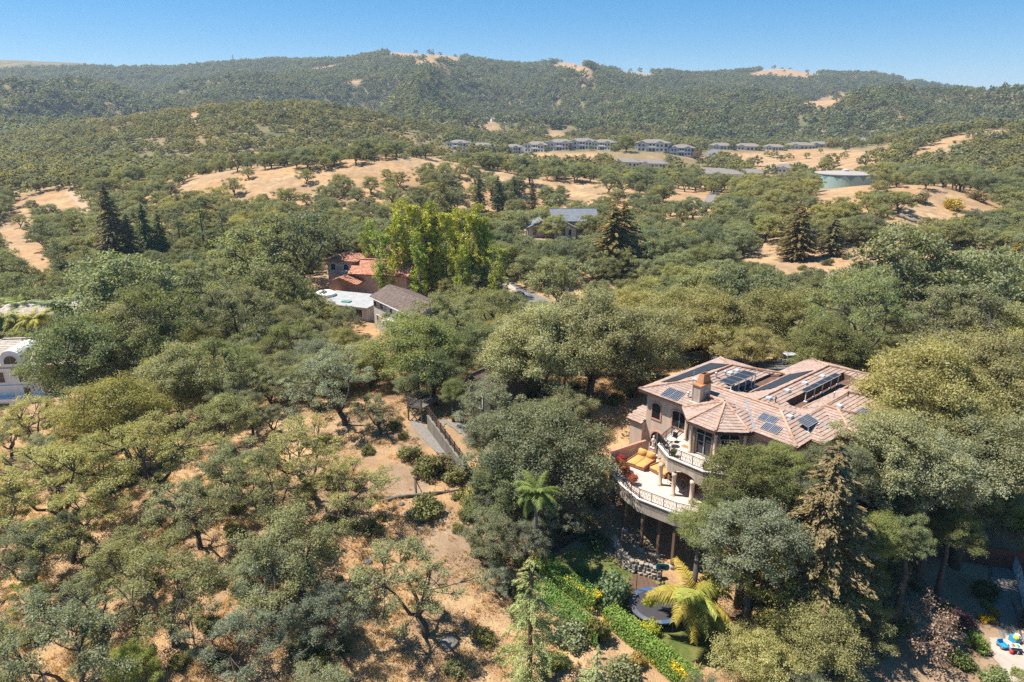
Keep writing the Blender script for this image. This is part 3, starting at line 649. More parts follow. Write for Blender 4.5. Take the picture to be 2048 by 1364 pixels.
# ------------------------------------------------------------------ woodland beyond: too many to count
def collection_of(name, pairs, colors):
    c = bpy.data.collections.new(name)
    n = 0
    for i, (tr, cr) in enumerate(pairs):
        o = bpy.data.objects.new('%s_%02d' % (name, n), cr); o.color = (*colors[i % len(colors)], 1); c.objects.link(o); n += 1
    return c
def woodland(name, pts, scl, rot, idx, coll, label, col=(.275, .29, .155), cat='woodland'):
    me = bpy.data.meshes.new(name); n = len(pts)
    me.vertices.add(n); me.vertices.foreach_set('co', np.asarray(pts, np.float32).ravel())
    for an, v, ty in (('scl', scl, 'FLOAT'), ('rot', rot, 'FLOAT'), ('idx', idx, 'INT')):
        a = me.attributes.new(an, ty, 'POINT'); a.data.foreach_set('value', np.asarray(v, np.float32 if ty == 'FLOAT' else np.int32))
    o = obj(name, me, None, kind='stuff', label=label, cat=cat, color=col)
    ng = bpy.data.node_groups.new(name, 'GeometryNodeTree')
    ng.interface.new_socket('Geometry', in_out='INPUT', socket_type='NodeSocketGeometry'); ng.interface.new_socket('Geometry', in_out='OUTPUT', socket_type='NodeSocketGeometry')
    gi = ng.nodes.new('NodeGroupInput'); go = ng.nodes.new('NodeGroupOutput')
    ip = ng.nodes.new('GeometryNodeInstanceOnPoints'); ci = ng.nodes.new('GeometryNodeCollectionInfo'); ci.inputs[0].default_value = coll; ci.inputs[1].default_value = True; ci.inputs[2].default_value = True
    def na(nm, ty):
        q = ng.nodes.new('GeometryNodeInputNamedAttribute'); q.data_type = ty; q.inputs[0].default_value = nm; return q.outputs[0]
    cx = ng.nodes.new('ShaderNodeCombineXYZ'); ng.links.new(na('rot', 'FLOAT'), cx.inputs[2])
    ng.links.new(gi.outputs[0], ip.inputs['Points']); ng.links.new(ci.outputs[0], ip.inputs['Instance']); ip.inputs['Pick Instance'].default_value = True
    ng.links.new(na('idx', 'INT'), ip.inputs['Instance Index']); ng.links.new(cx.outputs[0], ip.inputs['Rotation']); ng.links.new(na('scl', 'FLOAT'), ip.inputs['Scale'])
    ng.links.new(ip.outputs[0], go.inputs[0])
    md = o.modifiers.new('scatter', 'NODES'); md.node_group = ng
    return o
def scatter(D0, D1, sp, seed, gaps=.42):
    r = np.random.default_rng(seed); n = int(.78 * (D1 ** 2 - D0 ** 2) / (sp * sp) * 1.05)
    D = np.sqrt(r.uniform(D0 ** 2, D1 ** 2, n)); th = r.uniform(-.78, .78, n); x = D * np.sin(th); y = D * np.cos(th)
    # thin to even spacing with a jittered grid
    gx = np.floor(x / sp); gy = np.floor(y / sp); _, k = np.unique(gx * 100003 + gy, return_index=True)
    x = (gx[k] + .5 + r.uniform(-.36, .36, len(k))) * sp; y = (gy[k] + .5 + r.uniform(-.36, .36, len(k))) * sp
    z = H(x, y); R = sp * r.uniform(.42, .82, len(x))
    px, py, d = proj(x, y, z + R * .7)
    keep = (px > -160) & (px < 2210) & (d > 10)
    bx, by, bd = proj(x, y, z)
    rr = r.random(len(x))
    for poly in GRASS_FAR: keep &= ~((inpoly(poly, px, py) | inpoly(poly, bx, by)) & (rr < np.where(d > 900, .99, .93)))
    sp_ = inpoly(SPARSE, px, py); R = np.where(sp_, R * .8, R)
    keep &= ~(sp_ & (vnoise(x / 14, y / 14, 3) + rr * .5 < .5))
    keep &= ~(hits_d(px, py, d) | hits_d(px, py - R * .6 * FPX / d, d))
    hill = inpoly(HILLP, bx, by); R = np.where(hill, R * .85, R); keep &= ~(hill & (vnoise(x / 22, y / 22, 91) * .7 + rr * .3 < .27))
    f = vnoise(x / 38, y / 38, 77) * .6 + vnoise(x / 13, y / 13, 78) * .4
    keep &= f > gaps - .12
    for a, b, c in CLEAR: keep &= (x - a) ** 2 + (y - b) ** 2 > c * c
    return x[keep], y[keep], z[keep], R[keep]
CLEAR = []
HILLP = [(60, 340), (200, 250), (380, 205), (560, 195), (760, 205), (900, 280), (700, 320), (400, 340)]
def clear(px, py, d, r): q = at_d(px, py, d); CLEAR.append((q[0], q[1], r))
for a in [(1690, 350, 310, 17), (920, 300, 590, 16), (960, 300, 588, 16), (1025, 300, 580, 18), (1060, 300, 575, 18), (1110, 300, 570, 18), (1160, 300, 566, 18), (1200, 300, 560, 18), (1290, 305, 550, 18), (1330, 305, 548, 18), (1370, 307, 545, 18),
          (1250, 328, 490, 14), (1310, 332, 485, 18), (1420, 338, 470, 16), (1500, 346, 470, 16), (1540, 348, 470, 16), (1580, 340, 500, 16), (1445, 300, 632, 18), (1500, 298, 640, 20), (1560, 295, 650, 20), (1620, 292, 660, 20), (1720, 288, 680, 20), (1770, 286, 690, 20), (1450, 368, 420, 14), (1655, 343, 350, 12)]: clear(*a)
TREECOL = [(.100, .122, .056), (.082, .104, .05), (.125, .135, .06), (.09, .11, .065)]
DMAX = max(math.hypot(t['x'], t['y']) for t in TREE_THINGS)
midc = collection_of('mid_oaks', MIDOAK, TREECOL)
x, y, z, R = scatter(196, 430, 6.6, 1)
xs = np.concatenate([x, [t['x'] for t in TREE_REST]]); ys = np.concatenate([y, [t['y'] for t in TREE_REST]]); zs = np.concatenate([z, [H1(t['x'], t['y']) for t in TREE_REST]]); Rs = np.concatenate([R, [t['R'] for t in TREE_REST]])
r_ = np.random.default_rng(5); n = len(xs)
pts = np.stack([xs, ys, zs - .2], 1)
idx_ = r_.integers(0, 4, n)
_ro = r_.uniform(0, 6.28, n)
woodland('oak_woodland', pts, Rs / 5., _ro, idx_, midc, 'oak woodland covering the middle hills around the grassy knoll')
tc = bpy.data.collections.new('mid_oak_stems')
for i, (tr, cr) in enumerate(MIDOAK):
    tc.objects.link(bpy.data.objects.new('mid_stem_%02d' % i, tr))
woodland('oak_trunks', pts, Rs / 5., _ro, idx_, tc, 'trunks of the oak woodland on the middle hills')
x, y, z, R = scatter(430, 1000, 7.0, 2, .40); n = len(x)
woodland('hill_woodland', np.stack([x, y, z - .3], 1), R / 5. * 1.1, r_.uniform(0, 6.28, n), r_.integers(0, 4, n), collection_of('far_oaks', FAROAK, TREECOL), 'oak woodland on the rounded hill and round the apartment rows', (.265, .26, .13))
x, y, z, R = scatter(1000, 2750, 8.0, 3, .33); n2 = len(x)
woodland('mountain_woodland', np.stack([x, y, z - .4], 1), R / 5. * r_.uniform(.85, 1.6, n2), r_.uniform(0, 6.28, n2), r_.integers(0, 4, n2), collection_of('small_oaks', VFAROAK, TREECOL), 'forest covering the far mountain slopes', (.20, .225, .12))
print('STUFF', len(xs), n, n2, DMAX)
# ------------------------------------------------------------------ building materials
M_STUCCO = simple('tan_stucco', (.60, .455, .345), .9, .25, 1.2, bump=.2, streak=True)
M_STUCCO2 = simple('weathered_tan_stucco', (.54, .43, .33), .9, .45, 1.6, bump=.2, streak=True)
M_TRIM = simple('pale_stone_trim', (.72, .62, .54), .8, .2, 3)
M_PINK = simple('salmon_coping', (.62, .32, .22), .85, .3, 3)
M_TERR = simple('pale_terrace_tile', (.60, .49, .41), .75, .2, 1.5)
M_GLASS = simple('dark_window_glass', (.018, .022, .026), .06, .2, .6, spec=.6)
M_DRAPE = simple('tan_curtain', (.42, .30, .19), .9, .3, 8)
M_WFRAME = simple('grey_window_frame', (.34, .33, .32), .6, .1)
M_WHITE = simple('white_paint', (.78, .77, .74), .6, .1, 2)
M_IRON = simple('black_iron', (.03, .03, .032), .5, .2)
M_FASCIA = simple('brown_gutter', (.12, .062, .045), .5, .2)
M_WELL = simple('brown_flat_roofing', (.155, .088, .062), .95, .3, 1.5, bump=.3)
M_COPPER = simple('orange_clay_chimney_pot', (.50, .23, .11), .8, .3, 3)
M_METAL = simple('galvanised_metal', (.55, .56, .57), .4, .15, 5, metal=.6)
M_SKYL = simple('skylight_dome', (.55, .68, .82), .15, .1, 3, spec=.6)
M_POOLP = simple('black_pool_heater', (.035, .038, .042), .45, .25, 2)
M_PV = simple('dark_blue_solar_cell', (.022, .026, .04), .25, .1, 3, spec=.5)
M_PVLINE = simple('pale_cell_gap', (.33, .34, .36), .5, .1)
M_WOOD = simple('weathered_post_wood', (.20, .125, .08), .9, .3, 3, streak=True)
M_GWOOD = simple('grey_weathered_wood', (.17, .145, .12), .9, .3, 3, streak=True)
M_CONC = simple('grey_concrete', (.42, .39, .35), .9, .25, 2)
M_DIRTYCONC = simple('stained_concrete', (.22, .195, .155), .95, .45, 1.1, streak=True, bump=.3)
M_ORANGE = simple('mustard_cushion', (.58, .33, .11), .9, .2, 3)
M_STONE = simple('rough_grey_stone', (.34, .30, .26), .95, .35, 2.5, bump=.5, attr=.35)
M_CLAY = simple('terracotta', (.36, .17, .10), .85, .3, 5)
M_BLACK = simple('black_fabric', (.02, .021, .023), .8, .2, 4)
M_TIRE = simple('black_rubber', (.02, .02, .02), .8, .2)
def tile_material(name, a, b, c):
    m, nt, out = mat_new(name); p = nd(nt, 'ShaderNodeBsdfPrincipled'); p.inputs['Roughness'].default_value = .85; p.inputs['Specular IOR Level'].default_value = .2
    at = nd(nt, 'ShaderNodeAttribute', attribute_name='rnd'); g = nd(nt, 'ShaderNodeNewGeometry')
    col = ramp(nt, at.outputs['Fac'], [(0, a), (.5, b), (1, c)])
    n = noise(nt, .9, 5, g.outputs['Position'], .65)
    col = mixc(nt, 1.0, col, ramp(nt, n, [(.3, .82), (.65, 1.06)]), 'MULTIPLY')
    nt.links.new(col, p.inputs['Base Color']); nt.links.new(p.outputs[0], out.inputs[0]); return m
M_TILE = tile_material('blended_concrete_tile', (.33, .225, .172), (.40, .283, .224), (.455, .35, .288))
M_CAP = tile_material('ridge_tile', (.36, .20, .13), (.48, .29, .19), (.55, .38, .28))
M_BARREL = tile_material('orange_barrel_tile', (.38, .15, .085), (.52, .24, .15), (.62, .37, .27))
M_SHAKE = tile_material('weathered_brown_shingle', (.095, .066, .052), (.15, .11, .088), (.215, .17, .145))
M_SLATE = tile_material('grey_shingle', (.15, .16, .175), (.19, .20, .215), (.23, .24, .25))
M_PALETILE = tile_material('pale_tan_tile', (.40, .33, .26), (.48, .41, .34), (.55, .48, .42))
M_APTROOF = tile_material('apartment_grey_brown_roof', (.22, .195, .17), (.26, .235, .21), (.30, .275, .25))

def arch_outline(w, h, rise, n=8):
    """closed outline in (u, v): rectangle with a curved head"""
    P = [(-w / 2, 0), (w / 2, 0)]
    if rise <= 0: return P + [(w / 2, h), (-w / 2, h)]
    for i in range(n + 1):
        t = math.pi * i / n; P.append((w / 2 * math.cos(t), h - rise + rise * math.sin(t)))
    return P
def extrude_outline(mb, O, p, e, n, d0, d1):
    """outline in the plane of a wall at p (e along, n outward), from depth d0 to d1"""
    p = Vector(p); e = Vector(e); n = Vector(n); k = len(O)
    V = [p + e * u + Vector((0, 0, v)) + n * d0 for u, v in O] + [p + e * u + Vector((0, 0, v)) + n * d1 for u, v in O]
    mb.add(V, [tuple(range(k - 1, -1, -1)), tuple(range(k, 2 * k))] + [(i, (i + 1) % k, k + (i + 1) % k, k + i) for i in range(k)])
def ring_outline(mb, O, I, p, e, n, d0, d1):
    p = Vector(p); e = Vector(e); n = Vector(n); k = len(O)
    def T(q, d): return p + e * q[0] + Vector((0, 0, q[1])) + n * d
    V = [T(q, d0) for q in O] + [T(q, d0) for q in I] + [T(q, d1) for q in O] + [T(q, d1) for q in I]; F = []
    for i in range(k):
        j = (i + 1) % k
        F += [(2 * k + i, 2 * k + j, 3 * k + j, 3 * k + i), (i, j, 2 * k + j, 2 * k + i), (k + j, k + i, 3 * k + i, 3 * k + j)]
    mb.add(V, F)
def window(parent, p, e, n, w, h, rise=0, bars=1, trim=.13, mat=None, name='window', glass=None, cross=0, cheap=False):
    """glazed opening: trim frame (part), pane and bars (sub-parts); p is the middle of its sill"""
    O = arch_outline(w + 2 * trim, h + trim, rise * 1.12 if rise else 0); I = arch_outline(w, h, rise); p = Vector(p)
    O = [(u, v - (trim if v <= 0 else 0)) for u, v in O]
    mb = MB(); ring_outline(mb, O, I, p, e, n, -.02, .07)
    f = mb.build(name, mat or M_TRIM, parent)
    mb = MB(); extrude_outline(mb, I, p, e, n, -.05, .012); mb.build('pane', glass or M_GLASS, f)
    if not cheap and (bars or cross):
        mb = MB()
        for i in range(bars):
            u = -w / 2 + w * (i + 1) / (bars + 1); a = p + Vector(e) * u + Vector(n) * .03; mb.bar(a, a + Vector((0, 0, h * (.96 if not rise else .98 - rise / h * .1))), .06, .05, n)
        for i in range(cross):
            v = h * (i + 1) / (cross + 1); a = p - Vector(e) * w / 2 + Vector(n) * .03 + Vector((0, 0, v)); mb.bar(a, a + Vector(e) * w, .05, .05)
        mb.build('glazing_bar', M_WFRAME, f)
    return f
def lay_tiles(mb, p0, e, n, length, depth, slope, z0, ok, rng, course=.36, wid=.33, lift=.075, th=.03, roll=False):
    """rows of separate tiles on one roof slope; ok(x, y, z) says where a tile lies"""
    e = np.array(e, float); n = np.array(n, float); p0 = np.array(p0, float); j = 0
    while j * course < depth:
        d = j * course; off = (j % 2) * wid / 2; k = int(length / wid) + 2
        for i in range(k):
            u = i * wid - off + wid / 2; c = p0 + e * u + n * (d + course / 2); z = z0 + slope * (d + course / 2)
            if u < 0 or u > length or not ok(c[0], c[1], z): continue
            mb.cur = float(np.clip(rng.normal(.5, .17), 0, 1)); a = wid * .485; q = rng.uniform(-.008, .008); l0 = lift * rng.uniform(.8, 1.25)
            f0 = d - .03; b0 = d + course + .05
            def V(uu, dd, zz): r = p0 + e * uu + n * dd; return (r[0], r[1], zz)
            zf = z0 + slope * f0; zb = z0 + slope * b0
            mb.hexa([V(u - a, f0 + q, zf + l0 - th * 1.6), V(u + a, f0 + q, zf + l0 - th * 1.6), V(u + a, b0, zb - .01), V(u - a, b0, zb - .01),
                     V(u - a, f0 + q, zf + l0), V(u + a, f0 + q, zf + l0), V(u + a, b0, zb + th * .4), V(u - a, b0, zb + th * .4)])
        j += 1
def ridge_caps(mb, a, b, rng, r=.13, step=.4):
    a = Vector(a); b = Vector(b); L = (b - a).length; n = max(1, int(L / step)); d = (b - a) / n
    for i in range(n):
        mb.cur = float(np.clip(rng.normal(.5, .28), 0, 1)); p = a + d * i; k = rng.uniform(.95, 1.08)
        mb.tube([p + Vector((0, 0, .01)), p + d * 1.06 + Vector((0, 0, .035))], [r * k, r * k * .86], 7)

# ------------------------------------------------------------------ the tiled house
HT = rad(-49.6)
HOUSE = thing('tiled_house', 'tan stucco house with pink-tan tiled hip roofs, solar panels and curved terraces', 'house', (13.2, 65.9, 0), HT)
ZE, SL = 17.7, .28
rngh = np.random.default_rng(77)
BLK = [(0, 17.4, 0, 8.0), (0, 8.1, 0, 14.8), (6.95, 14.95, 1, 22.6), (12.4, 18.6, 2.5, 16.5), (12.2, 20.2, 5.0, 11.6)]   # s0 s1 t0 t1
TC, TA, TSL = (9.55, 1.0), 3.69, .375
WELL = [(6.95, 8.75, 6.5, 14.6), (12.5, 14.1, 6.9, 19.0)]
def blk_h(b, s, t):
    return ZE + SL * np.minimum(np.minimum(s - b[0], b[1] - s), np.minimum(t - b[2], b[3] - t))
OCT = [(math.cos(rad(22.5 + 45 * i)), math.sin(rad(22.5 + 45 * i))) for i in range(8)]
OCTN = [(math.cos(rad(45 * i)), math.sin(rad(45 * i))) for i in range(8)]
def tur_h(s, t):
    d = np.max([ (s - TC[0]) * a + (t - TC[1]) * b for a, b in OCTN], axis=0); return ZE + TSL * (TA - d)
def roof_h(s, t):
    s = np.asarray(s, float); t = np.asarray(t, float)
    h = np.max([blk_h(b, s, t) for b in BLK] + [tur_h(s, t)], axis=0)
    for a in WELL:
        i = (s > a[0]) & (s < a[1]) & (t > a[2]) & (t < a[3]); h = np.where(i, np.minimum(h, 17.78), h)
    return h
def in_well(s, t): return any(a[0] - .05 < s < a[1] + .05 and a[2] - .05 < t < a[3] + .05 for a in WELL)
# structural deck below the tiles
gs = np.arange(-.0, 20.3, .2); gt = np.arange(-2.8, 22.7, .2); GS, GT = np.meshgrid(gs, gt)
GZ = roof_h(GS, GT) - .03; inside = GZ > ZE - .06
V = np.stack([GS, GT, GZ], -1).reshape(-1, 3); ii = np.arange(GS.size).reshape(GS.shape); ok = inside[:-1, :-1] & inside[1:, :-1] & inside[:-1, 1:] & inside[1:, 1:]
F = np.stack([ii[:-1, :-1], ii[:-1, 1:], ii[1:, 1:], ii[1:, :-1]], -1)[ok]
wl = np.zeros(GS.shape, bool)
for a in WELL: wl |= (GS > a[0]) & (GS < a[1]) & (GT > a[2]) & (GT < a[3])
fw = (wl[:-1, :-1] | wl[1:, :-1] | wl[:-1, 1:] | wl[1:, 1:])[ok]
me = new_mesh('roof', V, F); me.materials.append(M_CAP); me.materials.append(M_WELL)
me.polygons.foreach_set('material_index', fw.astype(np.int32))
ROOF = obj('roof', me, None, HOUSE)
def hole_ok(blk, kind):
    def f(s, t, z):
        if in_well(s, t): return False
        return float(roof_h(s, t)) <= z + .02
    return f
mb = MB()
for b in BLK:
    L_, W_ = b[1] - b[0], b[3] - b[2]; dp = min(L_, W_) / 2
    for (p0, e, n, ln) in [((b[0], b[2]), (1, 0), (0, 1), L_), ((b[1], b[2]), (0, 1), (-1, 0), W_), ((b[1], b[3]), (-1, 0), (0, -1), L_), ((b[0], b[3]), (0, -1), (1, 0), W_)]:
        def okf(s, t, z, b=b):
            return (not in_well(s, t)) and float(blk_h(b, s, t)) > z - .03 and float(roof_h(s, t)) < z + .03
        lay_tiles(mb, p0, e, n, ln, dp, SL, ZE, okf, rngh)
for i in range(8):
    nrm = OCTN[i]; e = (nrm[1], -nrm[0]); w = TA * math.tan(math.pi / 8); mid = (TC[0] + nrm[0] * TA, TC[1] + nrm[1] * TA)
    e = (-nrm[1], nrm[0]); p0 = (mid[0] - e[0] * w, mid[1] - e[1] * w)
    def okt(s, t, z): return (not in_well(s, t)) and float(tur_h(s, t)) > z - .03 and float(roof_h(s, t)) < z + .03
    lay_tiles(mb, p0, e, (-nrm[0], -nrm[1]), 2 * w, TA, TSL, ZE, okt, rngh)
mb.build('roof_tile', M_TILE, ROOF, kind='stuff')
def rz(s, t, dz=.06): return (s, t, float(roof_h(s, t)) + dz)
def cap_line(a, b, parent=ROOF):
    m_ = MB(); n = 10; ridge_caps(m_, rz(*a), rz(*b), rngh); m_.build('ridge_cap', M_CAP, parent)
for a, b in [((.05, .05), (4.05, 4.05)), ((4.05, 4.05), (4.05, 10.75)), ((4.05, 10.75), (8.05, 14.75)), ((4.05, 10.75), (.1, 14.7)), ((4.1, 4.0), (13.4, 4.0)), ((17.35, .05), (13.4, 4.0)), ((10.95, 4.2), (10.95, 18.6)),
             ((10.95, 18.6), (14.9, 22.5)), ((10.95, 18.6), (7, 22.5)), ((15.5, 5.2), (15.5, 13.4)), ((15.6, 8.3), (16.9, 8.3)), ((16.9, 8.3), (20.1, 5.1)), ((16.9, 8.3), (20.1, 11.5)), ((15.5, 13.4), (18.5, 16.4)), ((14.15, 6.9), (14.15, 16.4)), ((8.8, 6.6), (8.8, 14.5))]: cap_line(a, b)
for i in (3, 4, 5, 6, 7):
    c = OCT[i]; R_ = TA / math.cos(math.pi / 8); cap_line((TC[0] + c[0] * (R_ - .04), TC[1] + c[1] * (R_ - .04)), (TC[0] + c[0] * .15, TC[1] + c[1] * .15))
# gutters and soffits
w8 = TA * math.tan(math.pi / 8)
EAVE = [(0, 0), (TC[0] - TA - .05, 0), (TC[0] - TA, TC[1] - w8), (TC[0] - w8, TC[1] - TA), (TC[0] + w8, TC[1] - TA), (TC[0] + TA, TC[1] - w8), (TC[0] + TA + .05, 0), (17.4, 0), (17.4, 5.0), (20.2, 5.0), (20.2, 11.6), (18.6, 11.6), (18.6, 16.5), (14.95, 16.5), (14.95, 22.6), (6.95, 22.6), (6.95, 14.8), (0, 14.8)]
mb = MB(); mb.prism(EAVE, 17.42, 17.655); mb.build('gutter', M_FASCIA, ROOF)
def inset(poly, d):
    n = len(poly); out = []
    for i in range(n):
        a, b, c = Vector(poly[i - 1]), Vector(poly[i]), Vector(poly[(i + 1) % n]); u = (b - a).normalized(); v = (c - b).normalized()
        n1 = Vector((-u.y, u.x)); n2 = Vector((-v.y, v.x)); k = n1 + n2; k = k / max(.3, k.dot(n1)) if k.length > 1e-6 else n1
        out.append(tuple(b + k * d))
    return out
# walls: main body to the ground; the turret stands on the balcony
BODY = [(.65, .7), (16.8, .7), (16.8, 5.6), (19.6, 5.6), (19.6, 11.0), (18.0, 11.0), (18.0, 15.9), (14.4, 15.9), (14.4, 22.0), (7.5, 22.0), (7.5, 14.2), (.65, 14.2)]
mb = MB(); mb.prism(BODY, 3.0, 17.44); mb.build('wall', M_STUCCO, HOUSE)
TWA = 3.05; tw = TWA * math.tan(math.pi / 8)
TV = [(TC[0] + c[0] * TWA / math.cos(math.pi / 8), TC[1] + c[1] * TWA / math.cos(math.pi / 8)) for c in OCT]
mb = MB(); mb.prism([(TC[0] + (x - TC[0]) * .93, TC[1] + (y - TC[1]) * .93) for x, y in TV], 14.4, 17.43); mb.build('turret_wall', M_STUCCO, HOUSE)
for i in (3, 4, 5, 6):     # five columns round the bay, curtained, glazed doors between
    a, b = Vector(TV[i]), Vector(TV[(i + 1) % 8])
    mid = (a + b) / 2; e = (b - a).normalized(); n = Vector((e.y, -e.x))
    if i == 3: e2 = e
    d = window(HOUSE, (mid.x - n.x * .2, mid.y - n.y * .2, 14.46), (e.x, e.y, 0), (n.x, n.y, 0), 1.75, 2.7, .3, 1, .1, M_STUCCO, 'glazed_door', None, 1)
    mbd = MB()
    for u in (-.8, .0, .8):
        q = mid + e * u - n * .1; mbd.bar((q.x, q.y, 14.5), (q.x, q.y, 16.6), .11, .06, (n.x, n.y, 0))
    for v in (14.55, 16.6):
        q0 = mid - e * .85 - n * .1; q1 = mid + e * .85 - n * .1; mbd.bar((q0.x, q0.y, v), (q1.x, q1.y, v), .1, .06, (0, 0, 1))
    mbd.build('door_frame', M_WFRAME, d)
for i in (3, 4, 5, 6, 7):
    c = TV[i]; mb = MB(); mb.lathe([(.2, 0), (.2, .12), (.15, .15), (.145, 2.7), (.19, 2.78), (.19, 2.98)], 10, (TC[0] + (c[0] - TC[0]) * 1.04, TC[1] + (c[1] - TC[1]) * 1.04, 14.42)); mb.build('column', M_STUCCO, HOUSE, True)
    for s_ in (-1, 1):
        if (i, s_) in ((3, -1), (7, 1)): continue
        nx = Vector(TV[(i + s_) % 8]) - Vector(c); nx.normalize(); mb = MB()
        for k in range(3):
            q = Vector(c) + nx * (.2 + .08 * k); q = Vector(TC) + (q - Vector(TC)) * 1.03; mb.tube([(q.x, q.y, 14.43), (q.x, q.y, 17.2)], [.06 + .015 * (k % 2), .04], 6)
        mb.build('curtain', M_DRAPE, HOUSE, True)
# windows in the front-left wall
NF = (0, -1, 0); EF = (1, 0, 0)
window(HOUSE, (1.95, .7, 14.75), EF, NF, 1.05, 1.75, .3, 0, .14, M_PINK)
window(HOUSE, (4.85, .7, 14.75), EF, NF, 1.7, 1.75, .2, 1, .14, M_PINK)
window(HOUSE, (2.3, .7, 10.85), EF, NF, 1.6, 2.5, .8, 1, .16, M_PINK, 'arched_door')
window(HOUSE, (14.2, .7, 14.9), EF, NF, 1.5, 1.7, .3, 1, .14, M_PINK); window(HOUSE, (16.0, .7, 14.9), EF, NF, .9, 1.7, .3, 0, .14, M_PINK)
for s_ in (6.6, 9.3, 12.0): window(HOUSE, (s_, .7, 10.85), EF, NF, 1.7, 2.2, 0, 1, .1, M_WFRAME, 'glazed_door')
for s_ in (14.5, 16.0): window(HOUSE, (s_, .7, 11.2), EF, NF, 1.1, 1.6, .3, 1, .12, M_PINK)
for t_ in (2.2, 4.2): window(HOUSE, (16.8, t_, 14.9), (0, 1, 0), (1, 0, 0), 1.0, 1.6, .2, 0, .12, M_PINK)
# low side wing at the left corner, with a small tiled roof
mb = MB(); mb.prism([(-1.0, .2), (.62, .2), (.62, 4), (-1.0, 4)], 5, 13.9); mb.build('side_wing', M_STUCCO, HOUSE)
mb = MB(); lay_tiles(mb, (-1.3, -.05), (1, 0), (0, 1), 1.95, 2.4, .3, 13.95, lambda s, t, z: True, rngh); mb.build('side_roof_tile', M_TILE, HOUSE, kind='stuff')
mb = MB(); mb.slab([(-1.3, -.05, 13.95), (.64, -.05, 13.95), (.64, 2.4, 14.66), (-1.3, 2.4, 14.66)], .14); mb.build('side_roof', M_FASCIA, HOUSE)
# chimney
mb = MB(); mb.box(5.85, 6.75, .95, 2.75, 17.6, 19.75); CH = mb.build('chimney', M_STUCCO2, HOUSE)
mb = MB(); mb.box(5.75, 6.85, .85, 2.85, 19.75, 19.85); mb.build('chimney_ledge', M_COPPER, CH)
mb = MB()
o_, i_ = [(5.92, 1.45), (6.68, 1.45), (6.68, 2.78), (5.92, 2.78)], [(6.05, 1.7), (6.55, 1.7), (6.55, 2.6), (6.05, 2.6)]
mb.prism(o_, 19.85, 19.9)
for k in range(4):
    a, b = o_[k], o_[(k + 1) % 4]; c, d = i_[k], i_[(k + 1) % 4]
    mb.add([(*a, 19.9), (*b, 19.9), (*d, 20.75), (*c, 20.75), (a[0] * .8 + 6.3 * .2, a[1] * .8 + 2.1 * .2, 19.9), (b[0] * .8 + 6.3 * .2, b[1] * .8 + 2.1 * .2, 19.9), (d[0] * .82 + 6.3 * .18, d[1] * .82 + 2.1 * .18, 20.75), (c[0] * .82 + 6.3 * .18, c[1] * .82 + 2.1 * .18, 20.75)],
           [(0, 1, 2, 3), (5, 4, 7, 6), (3, 2, 6, 7), (1, 5, 6, 2), (4, 0, 3, 7)])
mb.build('chimney_pot', M_COPPER, CH)
mb = MB(); mb.box(6.752, 6.8, 1.7, 2.2, 18.7, 19.25); mb.build('vent_cover', M_METAL, CH)
mb = MB(); mb.tube([(5.9, .9, 18.0), (5.9, .9, 21.4)], .02, 5); mb.bar((5.9, .7, 21.1), (5.9, 1.1, 21.1), .015); mb.bar((5.75, .9, 20.9), (6.05, .9, 20.9), .015); mb.build('antenna', M_METAL, CH)
mb = MB(); mb.lathe([(.02, 0), (.12, .02), (.2, .07), (.24, .13)], 12, (5.6, 1.6, 20.0)); mb.tube([(5.6, 1.6, 20.02), (5.85, 1.6, 19.7)], .02, 5); mb.build('satellite_dish', M_WHITE, CH)
mb = MB(); mb.box(5.7, 6.9, .75, .93, 17.8, 18.02); mb.build('flashing', M_TRIM, CH)
# photovoltaic panels lying on or above the slopes
def panel(pts, rows, cols, legs=None, name='solar_panel', mat=None, grid=True, lift=.12):
    a, b, c, d = [Vector(p) + Vector((0, 0, lift)) for p in pts]        # a-b along the eave, d-c above
    nrm = (b - a).cross(d - a).normalized(); nrm = nrm if nrm.z > 0 else -nrm
    mb = MB(); mb.add([a, b, c, d, a - nrm * .05, b - nrm * .05, c - nrm * .05, d - nrm * .05], [(0, 1, 2, 3), (7, 6, 5, 4), (0, 4, 5, 1), (1, 5, 6, 2), (2, 6, 7, 3), (3, 7, 4, 0)])
    P = mb.build(name, mat or M_PV, HOUSE)
    if grid:
        mb = MB()
        for i in range(cols + 1):
            f = i / cols; w = .05 if i in (0, cols, cols // 2) else .024; mb.bar(a.lerp(b, f) + nrm * .006, d.lerp(c, f) + nrm * .006, w, .012, nrm)
        for j in range(rows + 1):
            f = j / rows; w = .05 if j in (0, rows) else .024; mb.bar(a.lerp(d, f) + nrm * .008, b.lerp(c, f) + nrm * .008, w, .012, nrm)
        mb.build('cell_grid', M_PVLINE, P)
    if legs:
        mb = MB()
        for (f, g) in legs:
            q = a.lerp(b, f).lerp(d.lerp(c, f), g) - nrm * .06; base = float(roof_h(q.x, q.y)); mb.bar(q, (q.x, q.y, base), .07, .07, (1, 0, 0)); mb.box(q.x - .12, q.x + .2, q.y - .1, q.y + .1, base + .02, base + .09)
        mb.build('panel_leg', M_WHITE, P)
    return P
def onF(s, t): return (s, t, ZE + SL * t)
panel([onF(2.65, .15), onF(4.65, .15), onF(4.65, 1.6), onF(2.65, 1.6)], 6, 10)
panel([onF(12.55, 1.65), onF(14.15, 1.65), onF(14.15, 2.65), onF(12.55, 2.65)], 6, 10); panel([onF(13.5, .58), onF(15.1, .58), onF(15.1, 1.6), onF(13.5, 1.6)], 6, 10)
def onE(s, t): return (s, t, ZE + SL * (17.4 - s))
panel([(16.7, 3.0, 18.15), (16.7, 5.0, 18.15), (15.6, 5.0, 18.5), (15.6, 3.0, 18.5)], 6, 12, [(0.1, 0), (.9, 0)], lift=.3)
